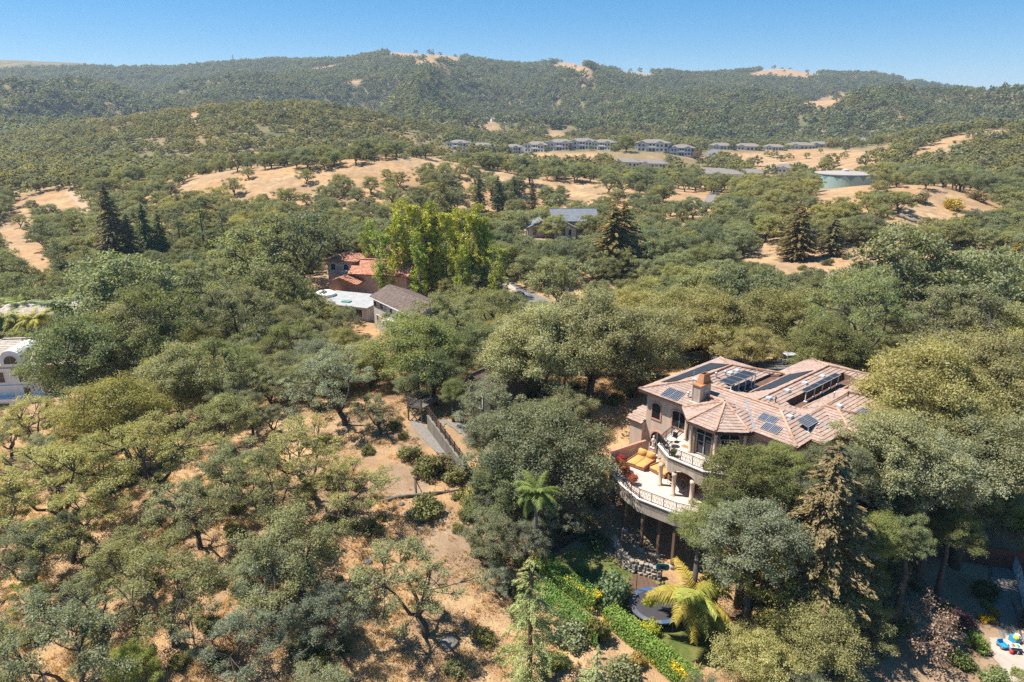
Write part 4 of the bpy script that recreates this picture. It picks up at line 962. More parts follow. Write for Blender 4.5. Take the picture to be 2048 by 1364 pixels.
panel([(19.4, 8.9, 18.3), (19.4, 10.6, 18.3), (18.2, 10.6, 18.6), (18.2, 8.9, 18.6)], 6, 10, [(0.1, 0), (.9, 0)], lift=.1)
# black pool heaters: two raised on legs, two lying behind the ridges
panel([(7.75, 4.9, 19.25), (7.75, 9.6, 19.25), (6.2, 9.6, 19.2), (6.2, 4.9, 19.2)], 1, 4, [(0.02, .1), (.33, .1), (.6, .1), (.85, .1), (.98, .1)], 'pool_heater_panel', M_POOLP, True, 0)
panel([(13.15, 9.6, 18.92), (13.15, 16.8, 18.92), (12.5, 16.8, 18.95), (12.5, 9.6, 18.95)], 1, 5, [(0.02, .2), (.27, .2), (.5, .2), (.75, .2), (.98, .2)], 'pool_heater_panel', M_POOLP, True, 0)
panel([(.9, 2.5, ZE + SL * .9), (.9, 11.5, ZE + SL * .9), (3.6, 10.8, ZE + SL * 3.6), (2.2, 2.9, ZE + SL * 2.2)], 1, 6, None, 'pool_heater_panel', M_POOLP, False, .14)
panel([(8.85, 6.8, ZE + SL * 1.9), (8.85, 14.3, ZE + SL * 1.9), (10.45, 16.3, ZE + SL * 3.5), (10.2, 8.4, ZE + SL * 3.25)], 1, 6, None, 'pool_heater_panel', M_POOLP, False, .12)
for s_, t_ in [(4.95, 9.0), (5.0, 10.2), (11.35, 5.65), (11.5, 8.9), (11.6, 12.2), (11.8, 15.5), (14.6, 3.7), (16.3, 9.9)]:
    z_ = float(roof_h(s_, t_)); mb = MB(); mb.box(s_ - .28, s_ + .28, t_ - .28, t_ + .28, z_ - .05, z_ + .12); k = mb.build('skylight', M_METAL, HOUSE)
    mb = MB(); mb.prism([(s_ - .22, t_ - .22), (s_ + .22, t_ - .22), (s_ + .22, t_ + .22), (s_ - .22, t_ + .22)], z_ + .12, z_ + .2); mb.build('dome', M_SKYL, k)
for s_, t_, h_, r_ in [(4.75, 6.7, .5, .1), (4.95, 8.1, .45, .1), (6.0, 6.6, .5, .14), (6.75, 6.8, .6, .15), (12.05, 5.7, .5, .05), (15.2, 11.0, .6, .06), (15.9, 12.5, .5, .05), (5.3, 1.2, .55, .09)]:
    z_ = float(roof_h(s_, t_)); mb = MB(); mb.lathe([(r_, -.1), (r_, h_), (r_ * 1.5, h_), (r_ * 1.5, h_ + .1), (r_ * .6, h_ + .16)], 10, (s_, t_, z_)); mb.build('roof_vent', M_METAL if r_ > .055 else M_IRON, HOUSE)
for a, b in [((10.05, 3.75), (13.25, .15)), ((16.95, 5.6), (17.5, 4.9))]:
    mb = MB(); mb.bar(rz(*a, .09), rz(*b, .09), .16, .02); mb.build('valley_flashing', M_METAL, ROOF)
# ------------------------------------------------------------------ balcony and terrace
def rail(parent, pts, z, h=.95, closed=False):
    for i in range(len(pts) - 1):
        a, b = Vector((*pts[i], z)), Vector((*pts[i + 1], z)); L = (b - a).length; n = max(1, int(round(L / 1.3))); mb = MB(); up = Vector((0, 0, 1)); d = (b - a) / L
        mb.bar(a + up * h, b + up * h, .055, .045); mb.bar(a + up * .1, b + up * .1, .03, .03); mb.bar(a + up * (h - .12), b + up * (h - .12), .02, .02)
        for k in range(n + 1):
            q = a.lerp(b, k / n); mb.bar(q, q + up * (h + .02), .05, .05, d)
        m = int(L / .13)
        for k in range(m):          # scrolled iron infill
            q = a + d * (k + .5) * L / m; s_ = (-1) ** k; mb.bar(q + up * .1, q + d * .06 * s_ + up * .38, .016, .016); mb.bar(q + d * .06 * s_ + up * .38, q - d * .05 * s_ + up * .62, .016, .016); mb.bar(q - d * .05 * s_ + up * .62, q + up * (h - .12), .016, .016)
            if k % 3 == 1: mb.bar(q - d * .09 + up * .5, q + d * .09 + up * .46, .03, .03)
        mb.build('railing', M_IRON, parent)
def fascia_run(parent, pts, ztop, zbot, th, mat, arch=None):
    for i in range(len(pts) - 1):
        a, b = Vector((*pts[i], 0)), Vector((*pts[i + 1], 0)); L = (b - a).length; e = (b - a) / L; n = Vector((e.y, -e.x, 0))
        O = [(0, zbot), (L, zbot), (L, ztop), (0, ztop)]
        if arch and arch[i]:
            w = min(L - .5, 2.4); O = [(0, zbot - .35), ((L - w) / 2, zbot - .35)] + [(L / 2 - w / 2 * math.cos(math.pi * k / 10), zbot - .35 + .55 * math.sin(math.pi * k / 10)) for k in range(1, 10)] + [((L + w) / 2, zbot - .35), (L, zbot - .35), (L, ztop), (0, ztop)]
        mb = MB(); extrude_outline(mb, O, a, e, n, -th, 0); mb.build('stucco_band', mat, parent)
        mb = MB(); q = Vector((0, 0, ztop + .04)); mb.bar(a + q - n * th * .4, b + q - n * th * .4, th + .12, .08); mb.build('coping', M_TRIM, parent)
BALC = [(4.6, .68), (5.5, -3.4), (7.6, -4.65), (11.4, -4.5), (13.6, -3.0), (14.4, -.8), (14.4, .68)]
mb = MB(); mb.prism(BALC, 13.95, 14.4); mb.build('balcony_floor', M_TERR, HOUSE)
fascia_run(HOUSE, BALC, 14.46, 13.35, .28, M_STUCCO2, [1, 1, 1, 1, 0, 0])
rail(HOUSE, inset(BALC, .14), 14.54)
TERR = [(.5, .68), (.45, -4.5), (1.7, -5.95), (4.4, -7.2), (7.0, -7.9), (10.7, -7.25), (14.2, -5.6), (17.0, -2.6), (18.2, .68)]
mb = MB(); mb.prism(TERR, 10.3, 10.8); mb.build('terrace_floor', M_TERR, HOUSE)
fascia_run(HOUSE, TERR[1:], 10.95, 9.65, .25, M_STUCCO2)
rail(HOUSE, inset(TERR, .14)[1:-1], 11.03)
mb = MB(); mb.prism([(.35, -4.3), (.7, -4.3), (1.35, .1), (1.0, .1)], 10.3, 12.0); mb.build('side_wall', M_STUCCO, HOUSE)
mb = MB(); ridge_caps(mb, (.5, -4.45, 12.0), (1.2, .1, 12.0), rngh, .24, .7); mb.build('wall_cap_tile', M_PINK, HOUSE)
for (s_, t_) in [(6.5, -4.05), (8.45, -4.6), (10.4, -4.5), (13.4, -2.9), (9.15, -2.3)]:
    mb = MB(); mb.lathe([(.3, 0), (.3, .1), (.2, .14), (.19, 1.95), (.24, 2.02), (.24, 2.3)], 12, (s_, t_, 10.8)); mb.build('column', M_STUCCO, HOUSE, True)
for (s_, t_) in [(7.9, -.9), (11.2, -2.3)]:
    mb = MB(); mb.box(s_ - .22, s_ + .22, t_ - .22, t_ + .22, 10.8, 14.0); mb.build('pier', M_STUCCO, HOUSE)
def hw(s, t, z=0):     # house frame to world
    c, s_ = math.cos(HT), math.sin(HT); return (13.2 + s * c - t * s_, 65.9 + s * s_ + t * c, z)
for (s_, t_) in [(1.0, -4.6), (2.2, -5.7), (5.0, -7.0), (7.4, -7.5), (8.9, -6.9), (10.6, -6.9), (13.6, -5.4), (16.2, -2.9), (4.5, -3.5), (9.5, -3.5)]:
    w_ = hw(s_, t_); zg = H1(w_[0], w_[1]); mb = MB(); mb.box(s_ - .13, s_ + .13, t_ - .13, t_ + .13, zg - .2, 10.25); p_ = mb.build('post', M_WOOD, HOUSE)
    mb = MB(); mb.lathe([(.3, -.4), (.3, .2), (.24, .32)], 10, (s_, t_, zg)); mb.build('post_footing', M_CONC, p_)
    mb = MB(); mb.bar((s_, t_, 9.2), (s_ + .9, t_ + .5, 10.2), .12, .12); mb.build('brace', M_WOOD, p_)
mb = MB(); mb.bar((1.2, -5.0, 9.98), (7.2, -7.35, 9.98), .2, .5); mb.bar((7.2, -7.4, 9.98), (14, -5.5, 9.98), .2, .5); mb.bar((2, -2.5, 10.0), (16, -2.5, 10.0), .2, .5); mb.build('deck_beam', M_WOOD, HOUSE)

# ------------------------------------------------------------------ things on the terraces
def lounge(label, s, t, rz_, w, l, backs):
    x, y, z = hw(s, t, 10.8); L = thing('outdoor_lounge', label, 'sofa', (x, y, z), HT + rz_)
    def cushion(name, x0, x1, y0, y1, z0, z1, par=L, m=M_ORANGE, tilt=0):
        mb = MB(); c = .05
        ins = lambda a: [(x0 + a, y0 + a), (x1 - a, y0 + a), (x1 - a, y1 - a), (x0 + a, y1 - a)]
        rings = [(ins(c), z0), (ins(0), z0 + c), (ins(0), z1 - c), (ins(c), z1)]
        V = [(p[0], p[1] + tilt * (zz - z0), zz) for r, zz in rings for p in r]
        F = [(3, 2, 1, 0), (12, 13, 14, 15)] + [(4 * i + j, 4 * i + (j + 1) % 4, 4 * i + 4 + (j + 1) % 4, 4 * i + 4 + j) for i in range(3) for j in range(4)]
        mb.add(V, F); return mb.build(name, m, par, True)
    mb = MB(); mb.box(-w / 2, w / 2, -l / 2, l / 2, .12, .3)
    for a in (-1, 1):
        for b in (-1, 1): mb.box(a * (w / 2 - .08) - .05, a * (w / 2 - .08) + .05, b * (l / 2 - .08) - .05, b * (l / 2 - .08) + .05, 0, .14)
    mb.build('frame', M_CLAY, L)
    for i in range(backs):
        x0 = -w / 2 + w * i / backs; x1 = -w / 2 + w * (i + 1) / backs
        cushion('seat_cushion', x0 + .02, x1 - .02, -l / 2, l / 2 - .3, .3, .52); cushion('back_cushion', x0 + .03, x1 - .03, l / 2 - .36, l / 2 - .12, .5, 1.15, tilt=.35)
    mb = MB()
    for a in (-1, 1): mb.box(a * (w / 2 + .03) - .04, a * (w / 2 + .03) + .04, -l / 2 + .1, l / 2, .25, .62)
    mb.build('arm', M_CLAY, L); return L
lounge('wide mustard-cushioned daybed by the salmon-topped terrace wall', 2.75, -2.3, rad(8), 2.0, 2.3, 2)
lounge('mustard-cushioned sofa half under the balcony, beside the daybed', 5.2, -2.0, rad(-6), 2.0, 1.6, 2)
def pot(label, s, t, z, r=.22, plant=(.12, .17, .05), group=None, ps=.45):
    x, y, _ = hw(s, t); T = thing('potted_plant', label, 'potted plant', (x, y, z), 0, group)
    mb = MB(); mb.lathe([(r * .6, 0), (r, r * 1.4), (r * 1.12, r * 1.45), (r * 1.12, r * 1.65), (r * .9, r * 1.65), (r * .85, r * 1.4)], 12); mb.build('pot', M_CLAY, T, True)
    o = obj('plant', SHRUB[0][1], None, T, (0, 0, r * 1.4), color=plant); o.scale = (ps,) * 3
pot('potted green plant at the bend of the balcony rail', 7.75, -4.1, 14.4); pot('reddish potted plant at the right of the balcony rail', 11.25, -4.05, 14.4, .24, (.16, .09, .07))
pot('potted plant hanging by the pier under the balcony', 9.5, -2.7, 10.8, .25, (.25, .10, .06), None, .5)
for i, (s_, t_, c_, k_) in enumerate([(1.3, -3.9, (.42, .05, .04), 'scarlet flowering'), (2.0, -4.6, (.34, .13, .05), 'rust-orange leafy'), (2.9, -5.1, (.40, .16, .05), 'orange flowering'), (3.8, -5.6, (.36, .11, .06), 'tall red-leaved'), (4.7, -6.0, (.45, .13, .07), 'coral-red flowering')]):
    pot('%s potted shrub behind the iron terrace rail' % k_, s_, t_, 10.8, .3, c_, None, .62)
x, y, _ = hw(2.5, -.15); ST = thing('garden_statue', 'small pale stone figure on a plinth beside the arched door', 'statue', (x, y, 10.8), HT)
mb = MB(); mb.box(-.22, .22, -.22, .22, 0, 1.1); mb.box(-.27, .27, -.27, .27, 1.1, 1.2); mb.build('plinth', M_TRIM, ST)
mb = MB(); mb.lathe([(.19, 0), (.17, .3), (.13, .55), (.18, .8), (.2, .92), (.08, 1.0), (.06, 1.05), (.1, 1.12), (.11, 1.2), (.07, 1.28), (.01, 1.3)], 10, (0, 0, 1.2)); mb.tube([(.16, 0, 2.1), (.25, -.06, 1.85), (.12, -.16, 1.7)], [.05, .045, .035], 6); mb.tube([(-.16, 0, 2.1), (-.25, -.06, 1.85), (-.12, -.16, 1.7)], [.05, .045, .035], 6); mb.build('figure', M_TRIM, ST, True)
def table_set(name, label, s, t, z, r, col, cat='table'):
    x, y, _ = hw(s, t); T = thing(name, label, cat, (x, y, z), HT)
    mb = MB(); mb.lathe([(r, .7), (r, .74)], 18); mb.build('table_top', col, T)
    for k in range(3):
        a = k * 2.09; mb = MB(); mb.tube([(math.cos(a) * r * .7, math.sin(a) * r * .7, 0), (math.cos(a) * .1, math.sin(a) * .1, .4), (math.cos(a) * r * .6, math.sin(a) * r * .6, .7)], .02, 5); mb.build('leg', M_IRON, T)
def chair(label, s, t, z, rzz, m, group):
    x, y, _ = hw(s, t); T = thing('patio_chair', label, 'chair', (x, y, z), HT + rzz, group)
    mb = MB(); mb.box(-.24, .24, -.24, .24, .42, .48); mb.build('seat', m, T); mb = MB(); mb.box(-.24, .24, .22, .26, .48, .95); mb.build('backrest', m, T)
    for a in (-1, 1):
        for b in (-1, 1): mb = MB(); mb.bar((a * .21, b * .21, 0), (a * .21, b * .21, .44), .035); mb.build('leg', M_IRON, T)
table_set('bistro_table', 'small round bistro table in the left corner of the balcony', 6.35, -2.5, 14.4, .42, M_TRIM)
chair('iron bistro chair between the balcony table and the rail', 6.1, -3.25, 14.4, rad(170), M_IRON, 'balcony chairs'); chair('iron bistro chair between the balcony table and the house wall', 6.0, -1.6, 14.4, rad(15), M_IRON, 'balcony chairs')
table_set('dining_table', 'round dining table in the shade under the balcony', 7.4, -2.2, 10.8, .65, M_WOOD)
for k in range(4): chair(['dining chair on the far side of the shaded table', 'dining chair left of the shaded table under the balcony', 'dining chair on the near side of the shaded table', 'dining chair right of the shaded table under the balcony'][k], 7.4 + math.cos(k * 1.57 + 1.2) * .95, -2.2 + math.sin(k * 1.57 + 1.2) * .95, 10.8, k * 1.57 - .4, M_WOOD, 'dining chairs under the balcony')
x, y, _ = hw(7.35, -1.55); mb = MB(); mb.box(-.4, .4, -.25, .25, .004, .02); mb.build('doormat', simple('orange_brown_mat', (.45, .19, .06), .95, .2, 8), None, loc=(x, y, 14.4), rotz=HT, label='orange-brown doormat on the balcony by the glazed bay', cat='doormat')
# ------------------------------------------------------------------ ground patches that follow the terrain
def patch(name, poly_px, mat, dz=.05, step=.5, kind='structure', poly_xy=None, edge=0.0):
    P = poly_xy if poly_xy is not None else [tuple(ground_at(*p)[:2]) for p in poly_px]
    xs = [p[0] for p in P]; ys = [p[1] for p in P]
    gx = np.arange(min(xs) - step, max(xs) + step, step); gy = np.arange(min(ys) - step, max(ys) + step, step); X_, Y_ = np.meshgrid(gx, gy)
    ins = inpoly(P, X_ + (vnoise(X_ * 1.7, Y_ * 1.7, 8) - .5) * edge, Y_ + (vnoise(X_ * 1.7, Y_ * 1.7, 9) - .5) * edge); c = ins[:-1, :-1] | ins[1:, :-1] | ins[:-1, 1:] | ins[1:, 1:]; Z_ = H(X_, Y_) + dz
    i = np.arange(X_.size).reshape(X_.shape); F = np.stack([i[:-1, :-1], i[:-1, 1:], i[1:, 1:], i[1:, :-1]], -1)[c]
    u, inv = np.unique(F.ravel(), return_inverse=True); V = np.stack([X_, Y_, Z_], -1).reshape(-1, 3)[u]
    return obj(name, new_mesh(name, V, inv.reshape(-1, 4), True), mat, kind=kind)
def ribbon(name, pts, w, mat, dz=.07, kind='structure', n=10):
    P = np.array(pts, float); d = np.r_[0, np.cumsum(np.linalg.norm(np.diff(P, axis=0), axis=1))]; m = max(8, int(d[-1] / 1.0)); t = np.linspace(0, d[-1], m)
    C = np.stack([np.interp(t, d, P[:, k]) for k in (0, 1)], 1)
    for _ in range(6): C[1:-1] = (C[:-2] + C[1:-1] * 2 + C[2:]) / 4
    T = np.gradient(C, axis=0); T /= np.linalg.norm(T, axis=1)[:, None] + 1e-9; N_ = np.stack([-T[:, 1], T[:, 0]], 1); a = np.linspace(-.5, .5, n)
    XY = C[:, None] + N_[:, None] * (a * w)[None, :, None]; zc = H(XY[..., 0], XY[..., 1]) + dz
    V = np.concatenate([XY, zc[..., None]], -1).reshape(-1, 3); i = np.arange(m * n).reshape(m, n); F = np.stack([i[:-1, :-1], i[1:, :-1], i[1:, 1:], i[:-1, 1:]], -1).reshape(-1, 4)
    return obj(name, new_mesh(name, V, F, True), mat, kind=kind)
M_ASPH = simple('grey_asphalt', (.19, .185, .18), .9, .18, .6)
M_GRAVEL = simple('grey_gravel', (.25, .225, .195), .95, .45, 6, bump=.6)
M_PAVE = simple('tan_patio_concrete', (.46, .385, .32), .9, .25, 1.0)
def lawn_material():
    m, nt, out = mat_new('patchy_lawn'); b = nd(nt, 'ShaderNodeBsdfPrincipled'); b.inputs['Roughness'].default_value = .9; b.inputs['Specular IOR Level'].default_value = .1
    g = nd(nt, 'ShaderNodeNewGeometry'); n = noise(nt, .5, 4, g.outputs['Position'], .6); f = noise(nt, 9, 4, g.outputs['Position'], .7)
    c = mixc(nt, ramp(nt, n, [(.38, 0.), (.62, 1.)]), (.095, .125, .03), (.235, .215, .075)); c = mixc(nt, 1.0, c, ramp(nt, f, [(.3, .6), (.7, 1.25)]), 'MULTIPLY')
    nt.links.new(c, b.inputs['Base Color']); bp = nd(nt, 'ShaderNodeBump'); bp.inputs['Strength'].default_value = .6; bp.inputs['Distance'].default_value = .05; nt.links.new(f, bp.inputs['Height']); nt.links.new(bp.outputs[0], b.inputs['Normal'])
    nt.links.new(b.outputs[0], out.inputs[0]); return m
patch('lawn', [(1100, 1125), (1140, 1098), (1190, 1095), (1235, 1125), (1262, 1148), (1300, 1160), (1400, 1190), (1450, 1240), (1420, 1310), (1380, 1364), (1320, 1330), (1230, 1240)], lawn_material(), .05, .3, edge=.6)
patch('mulch_bed', [(1268, 1150), (1300, 1150), (1315, 1175), (1280, 1190), (1250, 1185)], simple('brown_mulch', (.15, .09, .06), .95, .4, 5, bump=.6), .09, .25, edge=.5)
ST_PTS = [(at_z(*p, 4.6)) for p in []]
# road from behind the tiled house to the far driveway
road = [ground_at(*p)[:2] for p in [(2100, 770), (1850, 745), (1600, 735), (1450, 722), (1330, 712), (1220, 685), (1130, 640), (1060, 600), (1020, 580), (985, 560)]]
ribbon('road', road, 7.0, M_ASPH)
ribbon('driveway', [ground_at(*p)[:2] for p in [(1020, 583), (1000, 570), (985, 555), (975, 540)]], 5.0, M_PAVE, .11)
# ------------------------------------------------------------------ stone wall made of separate stones
def stone_mesh(seed):
    r = np.random.default_rng(seed); V = []
    for z in (-.5, .5):
        for a in range(6): V.append((.5 * math.cos(a * 1.047) * r.uniform(.85, 1.1), .5 * math.sin(a * 1.047) * r.uniform(.85, 1.1), z * r.uniform(.8, 1.05)))
    return new_mesh('stone', V, [(5, 4, 3, 2, 1, 0), (6, 7, 8, 9, 10, 11)] + [(i, (i + 1) % 6, 6 + (i + 1) % 6, 6 + i) for i in range(6)])
STONES = [stone_mesh(i) for i in range(5)]
STM = [simple('stone_%s' % k, c, .95, .35, 2.5, bump=.5) for k, c in (('grey', (.34, .31, .275)), ('tan', (.42, .35, .27)), ('dark', (.24, .22, .20)))]
for i, s_ in enumerate(STONES): s_.materials.append(STM[i % 3])
swp = [ground_at(*p)[:2] for p in [(1228, 1085), (1240, 1117), (1262, 1140), (1295, 1150), (1322, 1160)]]
SWALL = thing('stone_retaining_wall', 'curved dry-stone retaining wall below the terrace posts', 'wall', (float(swp[2][0]), float(swp[2][1]), H1(*swp[2])))
P = np.array(swp); d_ = np.r_[0, np.cumsum(np.linalg.norm(np.diff(P, axis=0), axis=1))]; rs = np.random.default_rng(5)
for row in range(4):
    u = rs.uniform(0, .3)
    while u < d_[-1]:
        x = np.interp(u, d_, P[:, 0]); y = np.interp(u, d_, P[:, 1]); w = rs.uniform(.32, .55)
        o = obj('stone', STONES[rs.integers(5)], None, SWALL); o.scale = (w * 1.1, .5, .33); o.location = (x - SWALL.location.x + rs.normal() * .04, y - SWALL.location.y + .1 * row + rs.normal() * .04, H1(x, y) + .12 + row * .29 - SWALL.location.z); o.rotation_euler = (rs.normal() * .08, rs.normal() * .08, rs.uniform(0, 6.28)); u += w * .98
# dark timber wall at the head of the lawn
def timber_wall(name, label, a, b, h, m, cat='wall', board=.2, rails=0, post=1.8, group=None, zoff=0, gap=.015, th=.05):
    a = np.array(a[:2]); b = np.array(b[:2]); L = np.linalg.norm(b - a); ang = math.atan2(b[1] - a[1], b[0] - a[0]); T = thing(name, label, cat, (a[0], a[1], H1(*a) + zoff), ang, group)
    z0 = H1(*a) + zoff; n = int(L / board); bm = MB(); bm.box(0, board - gap, -th / 2, th / 2, 0, 1); base = bm.mesh('board'); base.materials.append(m)
    for i in range(n):
        q = a + (b - a) * (i + .5) / n; o = obj('board', base, None, T, (i * L / n, 0, H1(*q) + zoff - z0 - .1)); o.scale = (1, 1, h + .1 + .04 * math.sin(i * 2.3))
    for i in range(int(L / post) + 1):
        u = min(L, i * post); q = a + (b - a) * u / L; mb = MB(); mb.box(u - .06, u + .06, .04, .16, H1(*q) + zoff - z0 - .3, H1(*q) + zoff - z0 + h + .1); mb.build('post', m, T)
    mb = MB()
    for zz in (.25, h - .15):
        for i in range(max(1, int(L / 2))):
            k = max(1, int(L / 2)); q0 = a + (b - a) * i / k; q1 = a + (b - a) * (i + 1) / k; mb.bar((i * L / k, .05, H1(*q0) + zoff - z0 + zz), ((i + 1) * L / k, .05, H1(*q1) + zoff - z0 + zz), .05, .1)
    mb.build('rail', m, T)
    return T
M_DARKWOOD = simple('dark_stained_timber', (.075, .055, .045), .9, .35, 3, streak=True)
M_REDWOODF = simple('red_brown_fence_wood', (.13, .062, .045), .85, .3, 3, streak=True)
timber_wall('timber_retaining_wall', 'dark timber retaining wall at the head of the lawn', ground_at(1088, 1112), ground_at(1166, 1068), 1.1, M_DARKWOOD, 'wall', .22)
# ------------------------------------------------------------------ trampoline, hoop
g = ground_at(1312, 1222); TR = thing('trampoline', 'round black trampoline with a grey pad on the lawn', 'trampoline', (g[0], g[1], g[2]))
RT = 2.25
mb = MB(); mb.lathe([(RT * .84, .84), (RT * .84, .86)], 32); mb.build('jumping_mat', simple('black_mat', (.055, .05, .056), .7, .15, 3), TR)
for k in range(8):
    mb = MB(); A_ = [2 * math.pi * (k + f / 4) / 8 for f in range(5)]
    for i in range(4):
        a0, a1 = A_[i], A_[i + 1]; mb.add([(RT * .83 * math.cos(a0), RT * .83 * math.sin(a0), .87), (RT * 1.03 * math.cos(a0), RT * 1.03 * math.sin(a0), .9), (RT * 1.03 * math.cos(a1), RT * 1.03 * math.sin(a1), .9), (RT * .83 * math.cos(a1), RT * .83 * math.sin(a1), .87),
              (RT * .83 * math.cos(a0), RT * .83 * math.sin(a0), .84), (RT * 1.03 * math.cos(a0), RT * 1.03 * math.sin(a0), .84), (RT * 1.03 * math.cos(a1), RT * 1.03 * math.sin(a1), .84), (RT * .83 * math.cos(a1), RT * .83 * math.sin(a1), .84)], [(0, 1, 2, 3), (7, 6, 5, 4), (1, 5, 6, 2), (0, 3, 7, 4)])
    mb.build('pad', simple('grey_blue_pad%d' % k, [(.12, .13, .16), (.14, .15, .17), (.06, .11, .20), (.13, .14, .16)][k % 4], .6, .2, 2), TR)
mb = MB(); mb.tube([(RT * math.cos(a), RT * math.sin(a), .8) for a in np.linspace(0, 6.283, 33)], .035, 6, False); mb.build('ring', M_METAL, TR)
for k in range(5):
    a = k * 1.257 + .3; c, s_ = math.cos(a), math.sin(a); t_ = Vector((-s_, c, 0)); p = Vector((RT * c, RT * s_, 0)); mb = MB(); mb.tube([p - t_ * .45 + Vector((0, 0, .8)), p - t_ * .45 + Vector((0, 0, .03)), p + t_ * .45 + Vector((0, 0, .03)), p + t_ * .45 + Vector((0, 0, .8))], .025, 5); mb.build('leg', M_METAL, TR)
for a in (2.2, 1.1, .2, 3.4): mb = MB(); mb.tube([(RT * 1.06 * math.cos(a), RT * 1.06 * math.sin(a), .05), (RT * 1.06 * math.cos(a), RT * 1.06 * math.sin(a), 2.4 if a > 2 and a < 3 else 1.5)], .03, 6); mb.build('net_pole', M_BLACK, TR)
mb = MB()
for k in range(4): mb.bar((RT * .6 + .4 + k * .09, -RT * .95 - .05 * k, .75 - k * .2), (RT * .6 + .75 + k * .09, -RT * .75 - .05 * k, .75 - k * .2), .05, .03)
mb.build('ladder', M_METAL, TR)
g = ground_at(1322, 1172); BH = thing('basketball_hoop', 'teal-backed basketball hoop on a black pole by the stone wall', 'basketball hoop', tuple(g), rad(-8))
mb = MB(); mb.tube([(0, .25, 0), (0, .2, 1.7), (0, 0, 2.1)], .05, 8); mb.build('pole', M_BLACK, BH)
mb = MB(); mb.box(-.4, .4, -.1, .7, 0, .12); mb.build('base', M_BLACK, BH)
O = [(.6 * math.cos(t) * (1 if abs(math.cos(t)) < .8 else .97), .38 * math.sin(t)) for t in np.linspace(0, 6.283, 17)[:-1]]; O = [(max(-.58, min(.58, u * 1.12)), max(-.34, min(.34, v * 1.15))) for u, v in O]
mb = MB(); extrude_outline(mb, O, (0, -.05, 2.25), (1, 0, 0), (0, -1, 0), 0, .04); mb.build('backboard', simple('teal_backboard', (.05, .25, .25), .4, .1), BH)
mb = MB(); ring_outline(mb, [(-.24, -.2), (.24, -.2), (.24, .16), (-.24, .16)], [(-.19, -.15), (.19, -.15), (.19, .11), (-.19, .11)], (0, -.09, 2.2), (1, 0, 0), (0, -1, 0), 0, .008); mb.box(-.15, .15, -.11, -.092, 2.04, 2.28); mb.build('target_square', M_BLACK, BH)
mb = MB(); mb.tube([(.22 * math.cos(a), -.34 + .22 * math.sin(a), 2.02) for a in np.linspace(0, 6.283, 17)], .015, 5, False); mb.build('rim', M_CLAY, BH)
# ------------------------------------------------------------------ hedges
def hedge(label, a, b, w, h, col, yel=None, seed=0, bumps=.13):
    r = np.random.default_rng(seed); a = np.array(a[:2]); b = np.array(b[:2]); L = np.linalg.norm(b - a); T = thing('hedge', label, 'hedge', (a[0], a[1], H1(*a)), math.atan2(b[1] - a[1], b[0] - a[0]))
    n = int(L * 900 * (w + h) / 2.6); u = r.uniform(0, L, n); s_ = r.random(n); k = r.integers(0, 3, n)
    yy = np.where(k == 0, r.uniform(-w / 2, w / 2, n), np.where(k == 1, -w / 2, w / 2)); zz = np.where(k == 0, h, r.uniform(.05, 1, n) * h)
    bm = (vnoise(u * 1.3, zz * 1.3 + yy, seed) - .5) * bumps * 2 + r.normal(size=n) * .09
    C = np.stack([u, yy * (1 + 0) + np.sign(yy) * bm * .5, zz + np.where(k == 0, bm, 0)], 1); q = a + (b - a) * (u / L)[:, None]; C[:, 2] += H(q[:, 0], q[:, 1]) - T.location.z
    N = unit(np.stack([r.normal(size=n) * .6, np.where(k == 0, 0, np.sign(yy)) + r.normal(size=n) * .5, np.where(k == 0, 1., .35) + r.normal(size=n) * .4], 1)); Q = leaf_quads(r, C, N, .17, .1)
    isy = np.zeros(n, bool)
    if yel is not None: isy = (vnoise(u * .55 + 3, zz * .9 + yy, seed + 5) + r.random(n) * .22 > yel) & (k != 2)
    me = quads_mesh('leaves', Q[~isy], r.random((~isy).sum())); me.materials.append(M_GARDEN); obj('leaves', me, None, T, color=col)
    if isy.any():
        me = quads_mesh('blossom', Q[isy] , r.random(isy.sum())); me.materials.append(M_GARDEN); obj('blossom', me, None, T, color=(.62, .45, .02))
    mb = MB()
    for i in range(int(L / .8)): q = a + (b - a) * (i + .5) / int(L / .8); zg = H1(*q) - T.location.z; x_ = (i + .5) * L / int(L / .8); mb.tube([(x_, 0, zg - .1), (x_ + .1, .1, zg + h * .5), (x_, 0, zg + h * .85)], [.04, .03, .015], 4)
    mb.build('stems', M_BARK, T, kind='stuff')
def hedge_at(label, p, q, d0, d1, *k, **kw): hedge(label, at_d(*p, d0), at_d(*q, d1), *k, **kw)
hedge('clipped bright green hedge with yellow blossom, upper stretch beside the lawn', ground_at(1072, 1126), ground_at(1196, 1222), 1.3, 1.5, (.18, .285, .055), .92, 1)
hedge('clipped hedge thick with yellow blossom, lower stretch beside the lawn', ground_at(1216, 1240), ground_at(1392, 1385), 1.3, 1.5, (.195, .29, .055), .84, 2)
hedge('lower green hedge running outside the blossoming hedge', ground_at(1080, 1180), ground_at(1205, 1288), 1.3, 1.2, (.16, .27, .055), None, 3)
